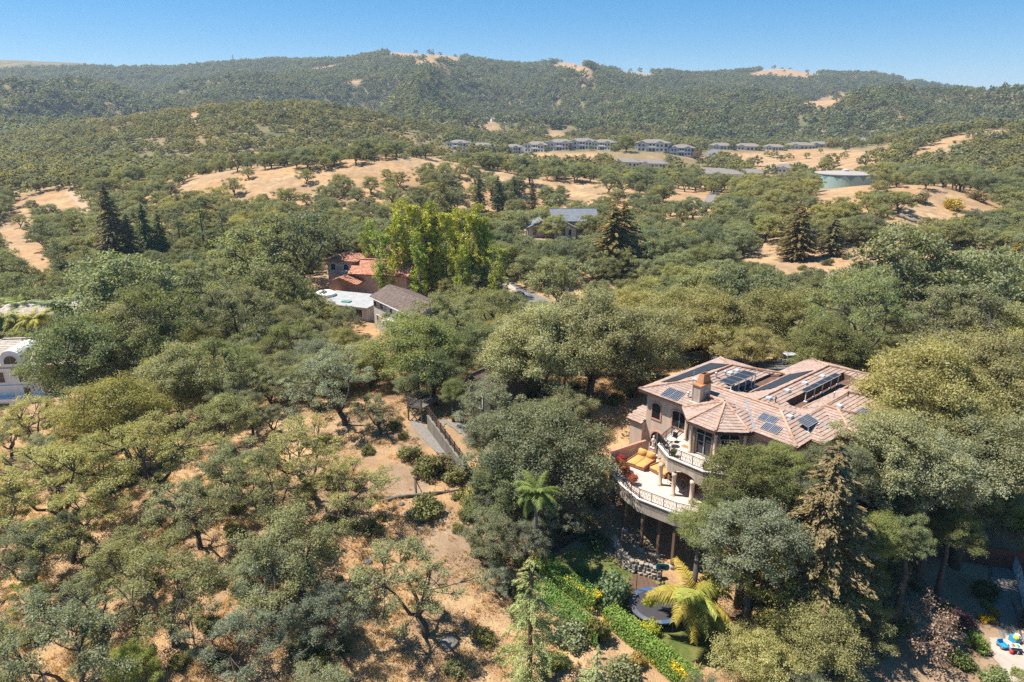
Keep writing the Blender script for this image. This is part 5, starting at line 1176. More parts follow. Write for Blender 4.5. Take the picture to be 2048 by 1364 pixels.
# ------------------------------------------------------------------ palms
def frond_mesh(name, L, drop, leaf, seed, n=46, up=.6):
    r = np.random.default_rng(seed); Q = []; t = np.linspace(0, 1, n); ang = up - t * drop; dx = np.cumsum(np.cos(ang)) * L / n; dz = np.cumsum(np.sin(ang)) * L / n
    for i in range(3, n):
        p = np.array([dx[i], 0, dz[i]]); tg = np.array([math.cos(ang[i]), 0, math.sin(ang[i])]); ll = leaf * math.sin(min(1, .25 + t[i] * .9) * 2.9) ** .6 * r.uniform(.85, 1.1) + .12
        for s_ in (-1, 1):
            d = unit(np.array([tg[0] * .55, s_ * .85, tg[2] * .55 - .25 + r.normal() * .12])); e = p + d * ll + np.array([0, 0, -ll * .32]); m_ = p + d * ll * .55; w = np.cross(d, [0, 0, 1.]); w = unit(w) * .03; Q.append([p - w, p + w, m_ + w * 1.1, m_ - w * 1.1]); Q.append([m_ - w * 1.1, m_ + w * 1.1, e + w * .2, e - w * .2])
    for i in range(n - 1):
        a = np.array([dx[i], 0, dz[i]]); b = np.array([dx[i + 1], 0, dz[i + 1]]); w = np.array([0, .035 * (1 - t[i] * .8), 0]); Q.append([a - w, a + w, b + w, b - w])
    me = quads_mesh(name, np.array(Q), np.random.default_rng(seed).random(len(Q))); me.materials.append(M_GARDEN); return me
FRONDS = [frond_mesh('frond%d' % i, 3.2, d_, .72, 40 + i, up=u_) for i, (d_, u_) in enumerate([(1.1, 1.0), (1.35, .75), (1.5, .5), (1.2, 1.2), (1.2, .15)])]
def palm(label, x, y, h, col, nf=26, fs=1.0, seed=0, lean=(0, 0), cols=None, group=None):
    r = np.random.default_rng(seed); z = H1(x, y); T = thing('palm_tree', label, 'palm', (x, y, z), 0, group); mb = MB()
    P = [(lean[0] * f * f, lean[1] * f * f, h * f) for f in np.linspace(-.08, 1, 12)]; mb.tube(P, [.21 * fs + .015 * (i % 2) for i in range(12)], 9); mb.build('trunk', M_BARKG, T, True)
    for i in range(nf):
        o = obj('frond', FRONDS[int(r.integers(5))], None, T, (lean[0], lean[1], h * .99), color=np.array(col if (cols is None or i < nf * .6) else cols) * r.uniform(.8, 1.2)); o.rotation_euler = (r.normal() * .12, r.normal() * .1, i * 2.4 + r.normal() * .2); o.scale = (fs * r.uniform(.8, 1.1),) * 3
    mb = MB(); mb.lathe([(.12, 0), (.24, .25), (.2, .6), (.05, 1.0)], 8, (lean[0], lean[1], h * .95)); mb.build('crownshaft', M_GARDEN, T, True, color=(.2, .22, .06))
def palm_at(label, base_d, px, py_crown, col, **k):
    p = at_d(px, py_crown, base_d); palm(label, p[0], p[1], p[2] - H1(p[0], p[1]), col, **k)
palm_at('tall yellow-green palm standing over the trampoline lawn', 55, 1387, 1195, (.29, .305, .06), nf=22, fs=1.25, seed=1, cols=(.38, .29, .05))
palm_at('slim green palm left of the timber wall', 60, 1073, 985, (.15, .19, .04), nf=18, fs=.8, seed=2)
palm_at('golden palm nearest the left edge, beside the beige house', 124, 15, 640, (.33, .33, .08), nf=26, fs=1.2, seed=3)
palm_at('palm with a bare trunk in front of the beige house wall', 116, 112, 618, (.14, .2, .05), nf=20, fs=1.1, seed=4)
palm_at('golden palm behind the white house roof', 112, 70, 640, (.40, .36, .06), nf=24, fs=1.0, seed=5)
palm_at('tall palm among shrubs above the white house', 130, 40, 615, (.26, .30, .08), nf=24, fs=1.15, seed=6)
# ------------------------------------------------------------------ garden conifers, saplings, shrubs
def top_tree(name, label, pair, ht, px, py, d, col, cat='tree', rot=0, wide=1.0, group=None):
    p = at_d(px, py, d); z = H1(p[0], p[1]); s_ = (p[2] - z) / ht
    e = tree_thing(name, label, cat, pair, p[0], p[1], z - .1, 1, rot, col, group); e.scale = (s_ * wide, s_ * wide, s_); return e
top_tree('deodar_cedar', 'pale green deodar cedar with drooping boughs left of the hedge', DEODAR[0], 14, 1062, 1100, 47, (.34, .37, .135), wide=.95)
top_tree('deodar_cedar', 'young pale deodar cedar at the bottom edge below the hedge', DEODAR[1], 14, 1196, 1288, 43, (.34, .36, .15), wide=1.1)
def bush_at(label, px, py, w, col, name='shrub', tall=1.0, d=None, v=0, cat='shrub', group=None, c=.55):
    x, y, R = solve_crown(px, py, w, c * tall); e = thing(name, label, cat, (x, y, H1(x, y)), px * .37, group); o = obj('stems', SHRUB[v][0], None, e); o2 = obj('foliage', SHRUB[v][1], None, e, color=col); e.scale = (R * 1.08, R * 1.08, R * 1.08 * tall)
bush_at('broad grey-green bush left of the trampoline', 1222, 1178, 86, (.20, .26, .12), v=0, tall=1.35)
bush_at('lime-yellow sapling in front of the trampoline', 1298, 1205, 32, (.42, .44, .04), 'sapling', 2.2, v=1, cat='sapling'); bush_at('yellow-green bush at the foot of the lime sapling', 1302, 1255, 48, (.36, .38, .04), v=2)
bush_at('bright green sapling on the lawn near the timber wall', 1163, 1140, 26, (.24, .36, .06), 'sapling', 2.1, v=1, cat='sapling')
bush_at('olive-brown upright shrub between the two hedges', 1194, 1262, 62, (.22, .20, .06), tall=1.7, v=2); bush_at('russet-tinged bush on the lower hedge', 1272, 1318, 46, (.34, .24, .07), v=0)
bush_at('grey-leaved bush between deodar and lower hedge', 1135, 1270, 80, (.26, .28, .15), v=1); bush_at('golden-green bush at the bottom edge left of the young deodar', 1110, 1330, 70, (.27, .28, .07), v=2); bush_at('speckled grey bush at the bottom edge right of the young deodar', 1245, 1345, 80, (.26, .27, .13), v=0)
bush_at('dark laurel clump under the oak by the timber wall', 1190, 1085, 60, (.09, .15, .05), v=1)
for i, (px, py, w, c_, t_, lab) in enumerate([(1925, 1243, 62, (.16, .085, .085), 1.0, 'dusky purple shrub on the bank above the patio'), (1905, 1222, 46, (.27, .24, .06), .9, 'yellowish shrub left of the purple one'), (1975, 1238, 34, (.50, .33, .02), .9, 'golden-orange shrub beside the path, nearer one'), (1987, 1228, 26, (.40, .28, .03), .9, 'golden-brown shrub beside the path, farther one'), (1970, 1212, 24, (.34, .27, .05), 1, 'small ochre shrub under the stake by the path'),
        (1955, 1285, 46, (.22, .30, .07), 1.6, 'leafy green sapling shrub at the patio edge'), (1925, 1325, 60, (.20, .23, .06), .7, 'low spreading green shrub on the dirt bank'), (1995, 1350, 66, (.20, .23, .09), 1.0, 'feathery grey-green shrub at the bottom of the patio'), (2040, 1352, 40, (.20, .25, .06), .8, 'green shrub in the bottom right corner'), (1970, 1180, 60, (.09, .13, .045), .8, 'dark green shrub beside the shaded path'), (1800, 1255, 44, (.20, .26, .08), 1.0, 'light green shrub left of the dead tree'), (1880, 1285, 50, (.24, .25, .13), .8, 'greyish low shrub right of the dead tree trunk'), (2038, 1040, 70, (.36, .40, .05), 1.2, 'sunlit yellow-green shrub behind the red-brown fence')]):
    bush_at(lab, px, py, w, c_, tall=t_, v=i % 3)
for i, (px, py, w, c_, lab) in enumerate([(850, 935, 70, (.20, .19, .06), 'round olive scrub bush below the gravel walk, nearest the wall'), (822, 905, 56, (.21, .20, .07), 'small olive scrub bush at the upper left of the gravel walk'), (790, 850, 40, (.17, .17, .07), 'scrub bush on the bare slope by the wooden deck'), (880, 925, 70, (.19, .15, .055), 'brownish scrub bush beside the gravel walk'), (910, 945, 60, (.20, .18, .06), 'rust-tinged scrub bush at the bottom of the gravel walk'), (850, 1010, 80, (.21, .21, .08), 'olive scrub bush above the dusty path'), (950, 985, 80, (.24, .22, .06), 'yellow-brown scrub bush right of the dusty path'), (830, 1030, 50, (.15, .18, .08), 'green scrub bush left of the dusty path'), (640, 1330, 60, (.33, .27, .05), 'yellowish bush at the bottom edge on the dry slope'), (620, 1290, 90, (.12, .14, .07), 'dark scrub bush on the shaded dry slope'), (945, 868, 20, (.5, .06, .14), 'pink flowering shrub behind the rail fence')]):
    bush_at(lab, px, py, w, c_, v=i % 3, tall=.9, group=None)
top_tree('redwood_tree', 'rust-brown redwood in front of the right end of the tiled house', NEARWOOD[0], 22, 1680, 880, 50, (.25, .19, .085), wide=1.75, rot=1)
top_tree('redwood_tree', 'dark redwood with a bare trunk above the dirt bank', NEARWOOD[1], 22, 1800, 905, 55, (.10, .115, .055), wide=1.3, rot=2)
top_tree('redwood_tree', 'brownish redwood behind the dark one on the right', NEARWOOD[0], 22, 1740, 900, 62, (.20, .15, .07), wide=1.2, rot=4)
# dead oak with brown leaves
def dead_tree(label, px, py_base, d, h, seed, leafy=True, name='dead_tree', col=(.33, .22, .16), spread=.55):
    r = np.random.default_rng(seed); p = at_d(px, py_base, d); x, y = p[0], p[1]; T = thing(name, label, 'dead tree', (x, y, H1(x, y))); mb = MB(); tips = []
    def grow(p, dv, L, rad_, lev):
        k = 4; P = [p]; q = np.array(p)
        for i in range(k): dv = unit(dv + r.normal(size=3) * .22 + np.array([0, 0, .04])); q = q + dv * L / k; P.append(q.copy())
        mb.tube(P, np.linspace(rad_, rad_ * .55, k + 1), 6 if lev < 2 else 3, False)
        if lev >= 4: tips.append(q); return
        for i in range(3 if lev < 3 else 4):
            j = r.integers(2, k + 1); nv = unit(dv + r.normal(size=3) * spread * 1.4); grow(P[j], nv, L * r.uniform(.55, .8), rad_ * .5, lev + 1); tips.append(P[j])
    grow(np.array([0, 0, -.3]), np.array([.05, 0, 1.]), h * .42, h * .028, 0); mb.build('trunk', M_BARKG, T, True)
    if leafy:
        t_ = np.array(tips); C = (t_[:, None] + r.normal(size=(len(t_), 7, 3)) * .26).reshape(-1, 3); N = unit(r.normal(size=C.shape)); me = quads_mesh('dead_leaves', leaf_quads(r, C, N, .2, .12), r.random(len(C))); me.materials.append(M_GARDEN); obj('dead_leaves', me, None, T, color=col)
    return T
dead_tree('dead oak with pale twigs and brown withered leaves on the dirt bank', 1828, 1275, 54, 6.5, 3, spread=.75)
dead_tree('bare grey tree sticking up among oaks left of the brown-roofed house', 470, 690, 118, 9, 8, False)
dead_tree('leafless grey snag on the golden slope', 190, 900, 74, 5, 9, False)
# ------------------------------------------------------------------ right-hand yard
timber_wall('board_fence', 'dark red-brown board fence across the top of the right-hand yard', ground_at(1916, 1118), ground_at(2110, 1142), 2.0, M_REDWOODF, 'fence', .16)
patch('path', [(1978, 1128), (2012, 1122), (2042, 1180), (2037, 1262), (2008, 1278), (1995, 1235), (1972, 1190), (1983, 1160)], M_GRAVEL, .05, .16, edge=.3)
patch('patio', [(1982, 1275), (2010, 1278), (2050, 1258), (2130, 1300), (2130, 1400), (2020, 1360), (1992, 1318)], M_PAVE, .06, .16, edge=.15)
patch('court', [(2030, 1132), (2120, 1128), (2120, 1150), (2036, 1148)], simple('green_court', (.06, .24, .17), .7, .15, 2), .1, .3)
def edging(label, pts, h=.12):
    P = [ground_at(*p) for p in pts]; T = thing('path_edging', label, 'edging', tuple(P[0])); mb = MB()
    for a, b in zip(P[:-1], P[1:]): mb.bar(np.array(a) - P[0] + [0, 0, .06], np.array(b) - P[0] + [0, 0, .06], .07, h)
    mb.build('edging_board', M_GWOOD, T)
edging('thin timber edging along the left side of the shaded path', [(1981, 1128), (1985, 1150), (1976, 1190), (1992, 1220), (2002, 1250), (2009, 1275)])
edging('thin timber edging along the right side of the shaded path', [(2024, 1195), (2034, 1230), (2040, 1262), (2047, 1285)])
fp = [ground_at(*p) for p in [(2017, 1118), (2035, 1165), (2046, 1215), (2052, 1260)]]; CL = thing('wire_fence', 'grey wire mesh fence beside the shaded path', 'fence', tuple(fp[0])); o0 = fp[0]
for a, b in zip(fp[:-1], fp[1:]):
    a = a - o0; b = b - o0; mb = MB(); L = np.linalg.norm(b - a); n = int(L / .14); hh = 1.5
    for i in range(n):
        q = a + (b - a) * i / n; q2 = a + (b - a) * min(1, (i + 7) / n); mb.bar(q, (q2[0], q2[1], q2[2] + hh), .012); mb.bar((q[0], q[1], q[2] + hh), q2, .012)
    mb.bar(a + [0, 0, hh], b + [0, 0, hh], .04); mb.build('mesh_panel', M_METAL, CL); mb = MB(); mb.tube([a, a + [0, 0, hh + .1]], .04, 6); mb.build('post', M_METAL, CL)
timber_wall('low_board_fence', 'red-brown board screen at the right edge by the patio', ground_at(2046, 1225), ground_at(2052, 1300), 1.0, simple('pale_red_boards', (.32, .15, .10), .85, .25, 3), 'fence', .16)  # boards a paler red than the long fence across the yard
M_TOYB = simple('blue_plastic', (.03, .30, .52), .35, .05, 2, spec=.5); M_TOYW = simple('white_plastic', (.75, .76, .78), .4, .05); M_TOYR = simple('red_plastic', (.6, .04, .04), .4, .05); M_TOYY = simple('yellow_plastic', (.75, .6, .03), .4, .05); M_TOYG = simple('green_plastic', (.1, .45, .1), .4, .05)
g = ground_at(2004, 1293); T = thing('toy_wagon', 'bright blue plastic toy wagon on the patio', 'toy', tuple(g + [0, 0, .06]), rad(5), None, .75)
mb = MB(); mb.prism([(-.28, -.45), (.28, -.45), (.32, .45), (-.32, .45)], .2, .27); mb.build('tray', M_TOYB, T)
mb = MB(); mb.box(-.3, .3, .38, .46, .27, .75); mb.box(-.34, -.28, -.45, .45, .25, .48); mb.box(.28, .34, -.45, .45, .25, .48); mb.box(-.28, .28, -.5, -.44, .25, .42); mb.build('side', M_TOYB, T)
for a in (-1, 1):
    for b in (-1, 1): mb = MB(); mb.lathe([(.11, -.04), (.11, .04)], 10); o = mb.build('wheel', M_TOYR if a < 0 else M_TIRE, T, loc=(a * .33, b * .3, .11)); o.rotation_euler = (0, rad(90), 0)
g = ground_at(2029, 1298); T = thing('toy_play_table', 'play table with a colourful striped top on the patio', 'toy', tuple(g + [0, 0, .06]), rad(-8), None, .8)
mb = MB(); mb.box(-.5, .5, -.32, .32, .5, .56); mb.build('table_top', M_TOYW, T)
for i, m_ in enumerate([M_TOYB, M_TOYR, M_TOYY, M_TOYG, M_TOYB]): mb = MB(); mb.box(-.42 + .17 * i, -.3 + .17 * i, -.28 + .07 * (i % 3), .1 + .07 * (i % 3), .562, .6 + .05 * (i % 2)); mb.build('toy_block', m_, T)
for a in (-1, 1):
    for b in (-1, 1): mb = MB(); mb.box(a * .43 - .05, a * .43 + .05, b * .26 - .05, b * .26 + .05, 0, .5); mb.build('leg', M_TOYB, T)
g = ground_at(2033, 1303); T = thing('black_toy_box', 'black toy box with a white figure eight, under the play table', 'toy box', tuple(g + [0, 0, .06]), rad(-8), None, .75)
mb = MB(); mb.box(-.38, .38, -.22, .22, 0, .42); mb.build('box', M_BLACK, T)
mb = MB()
for zc, r_ in ((.29, .075), (.14, .09)): mb.tube([(.05 + r_ * math.cos(a), -.228, zc + r_ * math.sin(a)) for a in np.linspace(0, 6.283, 13)], .022, 5, False)
mb.build('figure_eight', M_TOYW, T)
g = ground_at(2022, 1306); T = obj('ball', None); bpy.data.objects.remove(T)
mb = MB(); mb.lathe([(.16 * math.sin(t) + 1e-3, .16 - .16 * math.cos(t)) for t in np.linspace(0, math.pi, 10)], 14); mb.build('ball', M_TOYR, None, True, loc=tuple(g + [0, 0, .07]), label='red ball in front of the play table', cat='ball')
g = ground_at(2030, 1283); T = thing('toy_bin', 'blue toy bin heaped with yellow and white toys behind the play table', 'toy', tuple(g + [0, 0, .06]), .2); mb = MB(); mb.prism([(-.28, -.28), (.28, -.28), (.33, .33), (-.33, .33)], 0, .5); mb.build('bin', M_TOYB, T); mb = MB(); mb.lathe([(.22, .5), (.2, .62), (.05, .7)], 8, (-.12, -.1, 0)); mb.build('yellow_toy', M_TOYY, T); mb = MB(); mb.lathe([(.2, .5), (.18, .66), (.05, .72)], 8, (.14, .05, 0)); mb.build('white_toy', M_TOYW, T)
# fallen wood and rocks on the slopes
def log_at(label, p, q, r0, r1, seed, m=None, branches=3, name='fallen_log'):
    a = ground_at(*p); b = ground_at(*q); r = np.random.default_rng(seed); T = thing(name, label, 'log', tuple(a)); b = b - a; mb = MB(); P = [b * f + np.array([0, 0, r0 * .8]) + r.normal(size=3) * np.linalg.norm(b) * .02 * (0 < f < 1) for f in np.linspace(0, 1, 6)]; mb.tube(P, np.linspace(r0, r1, 6), 7)
    for i in range(branches): s_ = P[int(r.integers(1, 5))]; mb.tube([s_, s_ + r.normal(size=3) * [1, 1, .3] * np.linalg.norm(b) * .15 + [0, 0, .3], s_ + r.normal(size=3) * [1, 1, .3] * np.linalg.norm(b) * .25 + [0, 0, .5]], [r0 * .5, r0 * .35, .02], 5, False)
    mb.build('trunk', m or M_BARKG, T, True)
log_at('long fallen log edging the dusty path above the dry slope', (765, 1000), (930, 975), .16, .1, 1, M_GWOOD)
log_at('pale fallen trunk lying across the right-hand hill', (1800, 432), (1832, 446), .7, .4, 2); log_at('grey fallen branch on the golden slope left', (250, 842), (300, 838), .2, .08, 3); log_at('small pale log on the right-hand hill near the trees', (1948, 428), (1955, 420), .5, .25, 4)
def rock(label, px, py, r_, seed, col=M_STONE):
    g = ground_at(px, py); r = np.random.default_rng(seed); V = []; F = []
    mb = MB(); pr = [(.05, r_ * .75), (r_ * .6, r_ * .62), (r_ * .95, r_ * .3), (r_, 0), (r_ * .8, -r_ * .4)]; mb.lathe(pr[::-1], 9)
    mb.v = [(x * (1 + r.normal() * .1), y * (1 + r.normal() * .1), z * (1 + r.normal() * .1)) for x, y, z in mb.v]; mb.build('boulder', col, None, False, loc=tuple(g), label=label, cat='rock')
rock('grey boulder on the dry grass below the sparse oak', 897, 1285, .75, 1); rock('pale stone on the dry grass left of the deodar', 735, 1120, .4, 2)
for i, (px, py, r_) in enumerate([(803, 1008, .3), (788, 1018, .25), (812, 1022, .28), (775, 1012, .2), (795, 1030, .22)]): rock(['pale rock at the top of the dusty path, largest of the cluster', 'rock left of the largest rock in the dusty path cluster', 'rock at the right of the dusty path cluster', 'smallest rock at the left of the dusty path cluster', 'lowest rock of the dusty path cluster'][i], px, py, r_, 10 + i)
# ------------------------------------------------------------------ neighbouring houses
def flat_frame(a, b):
    """origin and heading of a wall that runs from a to b"""
    return math.atan2(b[1] - a[1], b[0] - a[0]), float(np.hypot(b[0] - a[0], b[1] - a[1]))
def slope_tiles(parent, p, e, n, ln, dp, rise, z0, mat, course, wid, lift, seed=1, name='roof_tile', ok=lambda *a: True):
    mb = MB(); lay_tiles(mb, p, e, n, ln, dp, rise / dp, z0, ok, np.random.default_rng(seed), course, wid, lift, .03); return mb.build(name, mat, parent, kind='stuff')
def gable_roof(parent, x0, x1, y0, y1, z, rise, mat, axis='x', th=.16, tiles=None, fascia=None, seed=1):
    mb = MB()
    if axis == 'x':
        ym = (y0 + y1) / 2; mb.slab([(x0, y0, z), (x1, y0, z), (x1, ym, z + rise), (x0, ym, z + rise)], th); mb.slab([(x0, ym, z + rise), (x1, ym, z + rise), (x1, y1, z), (x0, y1, z)], th)
        r = mb.build('roof', fascia or mat, parent)
        if tiles:
            slope_tiles(r, (x0, y0), (1, 0), (0, 1), x1 - x0, ym - y0, rise, z, mat, *tiles, seed); slope_tiles(r, (x1, y1), (-1, 0), (0, -1), x1 - x0, ym - y0, rise, z, mat, *tiles, seed + 1)
    else:
        xm = (x0 + x1) / 2; mb.slab([(x0, y1, z), (x0, y0, z), (xm, y0, z + rise), (xm, y1, z + rise)], th); mb.slab([(xm, y1, z + rise), (xm, y0, z + rise), (x1, y0, z), (x1, y1, z)], th)
        r = mb.build('roof', fascia or mat, parent)
        if tiles:
            slope_tiles(r, (x0, y1), (0, -1), (1, 0), y1 - y0, xm - x0, rise, z, mat, *tiles, seed); slope_tiles(r, (x1, y0), (0, 1), (-1, 0), y1 - y0, xm - x0, rise, z, mat, *tiles, seed + 1)
    return r
def hip_roof(parent, x0, x1, y0, y1, z, sl, mat, seed=1, tiles=None, fascia=None):
    h = min(x1 - x0, y1 - y0) / 2; zt = z + h * sl; mb = MB()
    if x1 - x0 >= y1 - y0: r0, r1 = (x0 + h, (y0 + y1) / 2, zt), (x1 - h, (y0 + y1) / 2, zt)
    else: r0, r1 = ((x0 + x1) / 2, y0 + h, zt), ((x0 + x1) / 2, y1 - h, zt)
    c = [(x0, y0, z), (x1, y0, z), (x1, y1, z), (x0, y1, z)]; b = [(p[0], p[1], z - .2) for p in c]; V = c + [r0, r1] + b
    if x1 - x0 >= y1 - y0: F = [(0, 1, 5, 4), (1, 2, 5), (2, 3, 4, 5), (3, 0, 4)]
    else: F = [(0, 1, 4), (1, 2, 5, 4), (2, 3, 5), (3, 0, 4, 5)]
    mb.add(V, F + [(9, 8, 7, 6), (0, 6, 7, 1), (1, 7, 8, 2), (2, 8, 9, 3), (3, 9, 6, 0)]); r = mb.build('roof', fascia or mat, parent)
    if tiles:
        for (p0, e, n, ln) in [((x0, y0), (1, 0), (0, 1), x1 - x0), ((x1, y0), (0, 1), (-1, 0), y1 - y0), ((x1, y1), (-1, 0), (0, -1), x1 - x0), ((x0, y1), (0, -1), (1, 0), y1 - y0)]:
            slope_tiles(r, p0, e, n, ln, h, h * sl, z, mat, *tiles, seed, 'roof_tile', lambda s, t, zz: z + sl * min(s - x0, x1 - s, t - y0, y1 - t) > zz - .06)
    return r
def gable_wall(mb, x0, x1, y0, y1, z0, z1, rise, axis='x'):
    if axis == 'x':
        ym = (y0 + y1) / 2; P = [(x0, y0, z0), (x0, y1, z0), (x0, y1, z1), (x0, ym, z1 + rise), (x0, y0, z1)]; V = P + [(x1, a[1], a[2]) for a in P]
    else:
        xm = (x0 + x1) / 2; P = [(x1, y0, z0), (x0, y0, z0), (x0, y0, z1), (xm, y0, z1 + rise), (x1, y0, z1)]; V = P + [(a[0], y1, a[2]) for a in P]
    mb.add(V, [(0, 1, 2, 3, 4)[::-1], (5, 6, 7, 8, 9)] + [(i, (i + 1) % 5, 5 + (i + 1) % 5, 5 + i) for i in range(5)])
M_GREYSTUC = simple('grey_beige_siding', (.47, .43, .375), .9, .15, 1.5, streak=True); M_PINKSTUC = simple('pink_stucco', (.72, .49, .38), .9, .2, 1.5); M_WHITEST = simple('white_stucco', (.74, .73, .71), .85, .12, 1.2, streak=True)
M_BEIGE = simple('beige_stucco', (.56, .46, .35), .9, .12, 1.5); M_OLIVE = simple('olive_grey_siding', (.16, .155, .125), .9, .2, 2, streak=True); M_PALEGREY = simple('pale_grey_siding', (.50, .48, .46), .9, .1, 2); M_FLATWHITE = simple('white_flat_roofing', (.38, .38, .37), .8, .25, 1)
# brown-roofed house: front-left eave seen from corner (738,591) to (823,631)
a = at_d(738, 593, 130); ze = a[2]; b = at_z(823, 633, ze); ang, L = flat_frame(a, b); zg = H1(a[0], a[1]) - 1.5
B1 = thing('brown_roofed_house', 'two-storey grey-beige house with weathered brown shingle roof', 'house', (a[0], a[1], 0), ang)
Wd = 8.6; L = L + 1.0
mb = MB(); gable_wall(mb, .5, L - .4, .6, Wd - .6, min(zg, ze - 6.5), ze - .1, 1.6); mb.build('wall', M_GREYSTUC, B1)
rf = gable_roof(B1, 0, L, 0, Wd, ze, 1.75, M_SHAKE, 'x', .18, (.4, .3, .05), M_WHITE)
mb = MB(); mb.bar((0, -.05, ze - .08), (L, -.05, ze - .08), .12, .14); mb.build('gutter', M_WHITE, rf)
mb = MB(); mb.box(L * .72, L * .72 + .7, 2.4, 3.0, ze + 1.0, ze + 1.45); mb.build('skylight', M_IRON, rf)
for x_, z_, w_, h_ in [(1.3, -1.75, 1.1, .95), (4.0, -1.75, 1.3, 1.05), (6.0, -1.6, .5, .7), (7.9, -1.7, 1.1, 1.0), (2.0, -4.4, .8, 1.1), (7.2, -5.0, .6, 1.6)]: window(B1, (x_, .6, ze + z_), (1, 0, 0), (0, -1, 0), w_, h_, 0, 1, .08, M_WHITE)
for y_ in (2.5, 5.5): window(B1, (.5, y_, ze - 1.7), (0, -1, 0), (-1, 0, 0), 1.2, 1.1, 0, 1, .08, M_WHITE)
mb = MB(); mb.box(6.9, L + 1.5, -1.6, .58, ze - 3.05, ze - 2.85); dk = mb.build('balcony', M_WHITE, B1)
mb = MB()
for i in range(int((L - 5.4) / .3)): mb.bar((6.95 + i * .3, -1.55, ze - 2.85), (6.95 + i * .3, -1.55, ze - 1.9), .05)
mb.bar((6.9, -1.55, ze - 1.9), (L + 1.5, -1.55, ze - 1.9), .09); mb.build('railing', M_PINKSTUC, dk)
for x_ in (7.0, L + 1.3): mb = MB(); mb.bar((x_, -1.5, ze - 6.8), (x_, -1.5, ze - 3.05), .14); mb.build('post', M_WHITE, dk)
# orange-tiled villa behind it
a = at_d(690, 560, 150); zv = H1(a[0], a[1]); V1 = thing('spanish_villa', 'pink stucco villa with orange barrel-tile roofs behind the brown-roofed house', 'house', (a[0], a[1], zv), rad(-12))
mb = MB(); mb.box(-4, 12, 6, 14, -3, 5.2); mb.box(-8, -1, 8, 15, -3, 7.4); mb.box(0, 8.6, 13, 19, -3, 7.6); mb.build('wall', M_PINKSTUC, V1)
gable_roof(V1, -1.5, 13, 4.6, 14.8, 5.1, 2.4, M_BARREL, 'x', .2, (.45, .36, .1), M_BARREL, 3)
hip_roof(V1, -8.6, -.4, 7.4, 15.6, 7.3, .33, M_BARREL, 4, (.45, .36, .1), M_BARREL); gable_roof(V1, -.4, 9.4, 12.4, 19.6, 8.0, 1.7, M_BARREL, 'y', .2, (.45, .36, .1), M_WHITE, 5)
gable_roof(V1, -6, 2, 1.5, 7.5, 3.4, 1.5, M_BARREL, 'y', .2, (.45, .36, .1), M_BARREL, 7)
for x_ in (1.5, 3.6): window(V1, (x_, 13.0, 6.0), (1, 0, 0), (0, -1, 0), .7, 1.0, 0, 0, .08, M_WHITE)
for x_ in (-6.6, -3.4): window(V1, (x_, 8.0, 5.0), (1, 0, 0), (0, -1, 0), 1.1, 1.5, .3, 1, .1, M_WHITE)
# white flat-roofed wing between villa and brown house
a = at_d(640, 612, 140); F1 = thing('flat_roofed_house', 'low house with white flat roof and skylight beside the brown-roofed house', 'house', (a[0], a[1], H1(a[0], a[1])), rad(-20))
mb = MB(); mb.box(-2, 11, 0, 9, -4, 2.5); mb.build('wall', M_PALEGREY, F1); mb = MB(); mb.box(-2.5, 11.5, -.6, 9.5, 2.5, 2.75); rf = mb.build('roof', M_FLATWHITE, F1); mb = MB(); mb.box(4.2, 6, 1.4, 2.6, 2.75, 3.0); mb.build('skylight', simple('green_skylight', (.16, .36, .30), .2, .1), rf)
mb = MB(); mb.lathe([(2.2, 2.75), (2.2, 3.3), (1.5, 3.7), (.05, 3.9)], 24, (-2.0, 5.0, 0)); mb.build('round_bay', M_WHITEST, F1)
for x_ in (5.2, 7.2, 9.2): window(F1, (x_, 0, .5), (1, 0, 0), (0, -1, 0), 1.5, 1.6, 0, 1, .1, M_WHITE)
mb = MB(); mb.box(3.5, 11, -2.6, -.02, -.4, -.15); mb.build('deck', M_WOOD, F1)
# grey-roofed house
a = at_d(1052, 462, 198); zb = H1(a[0], a[1]); G1 = thing('grey_roofed_house', 'pale house with grey shingle gables beside the large redwood', 'house', (a[0], a[1], zb), rad(4))
mb = MB(); gable_wall(mb, .8, 8, 1, 9, -3, 3.0, 1.9, 'y'); gable_wall(mb, 7.5, 14.5, -.5, 8, -3, 2.9, 1.9, 'y'); mb.box(8.5, 21, 4, 15, -3, 4.4); mb.build('wall', M_PALEGREY, G1)
gable_roof(G1, .2, 8.6, .3, 10, 3.0, 2.0, M_SLATE, 'y', .2, (.5, .5, .03)); gable_roof(G1, 7.2, 15, -1.2, 9, 2.9, 2.0, M_SLATE, 'y', .2, (.5, .5, .03)); gable_roof(G1, 8, 22, 3.2, 16, 4.4, 2.9, M_SLATE, 'x', .2, (.5, .5, .03))
for x_, y_, w_, h_ in [(2.6, 1, 1.2, 1.3), (6.0, 1, 1.2, 1.3), (9.2, -.5, .9, 1.8), (11, -.5, .9, 2.4), (12.8, -.5, .9, 1.8)]: window(G1, (x_, y_, .8), (1, 0, 0), (0, -1, 0), w_, h_, 0, 1, .12, M_WHITE)
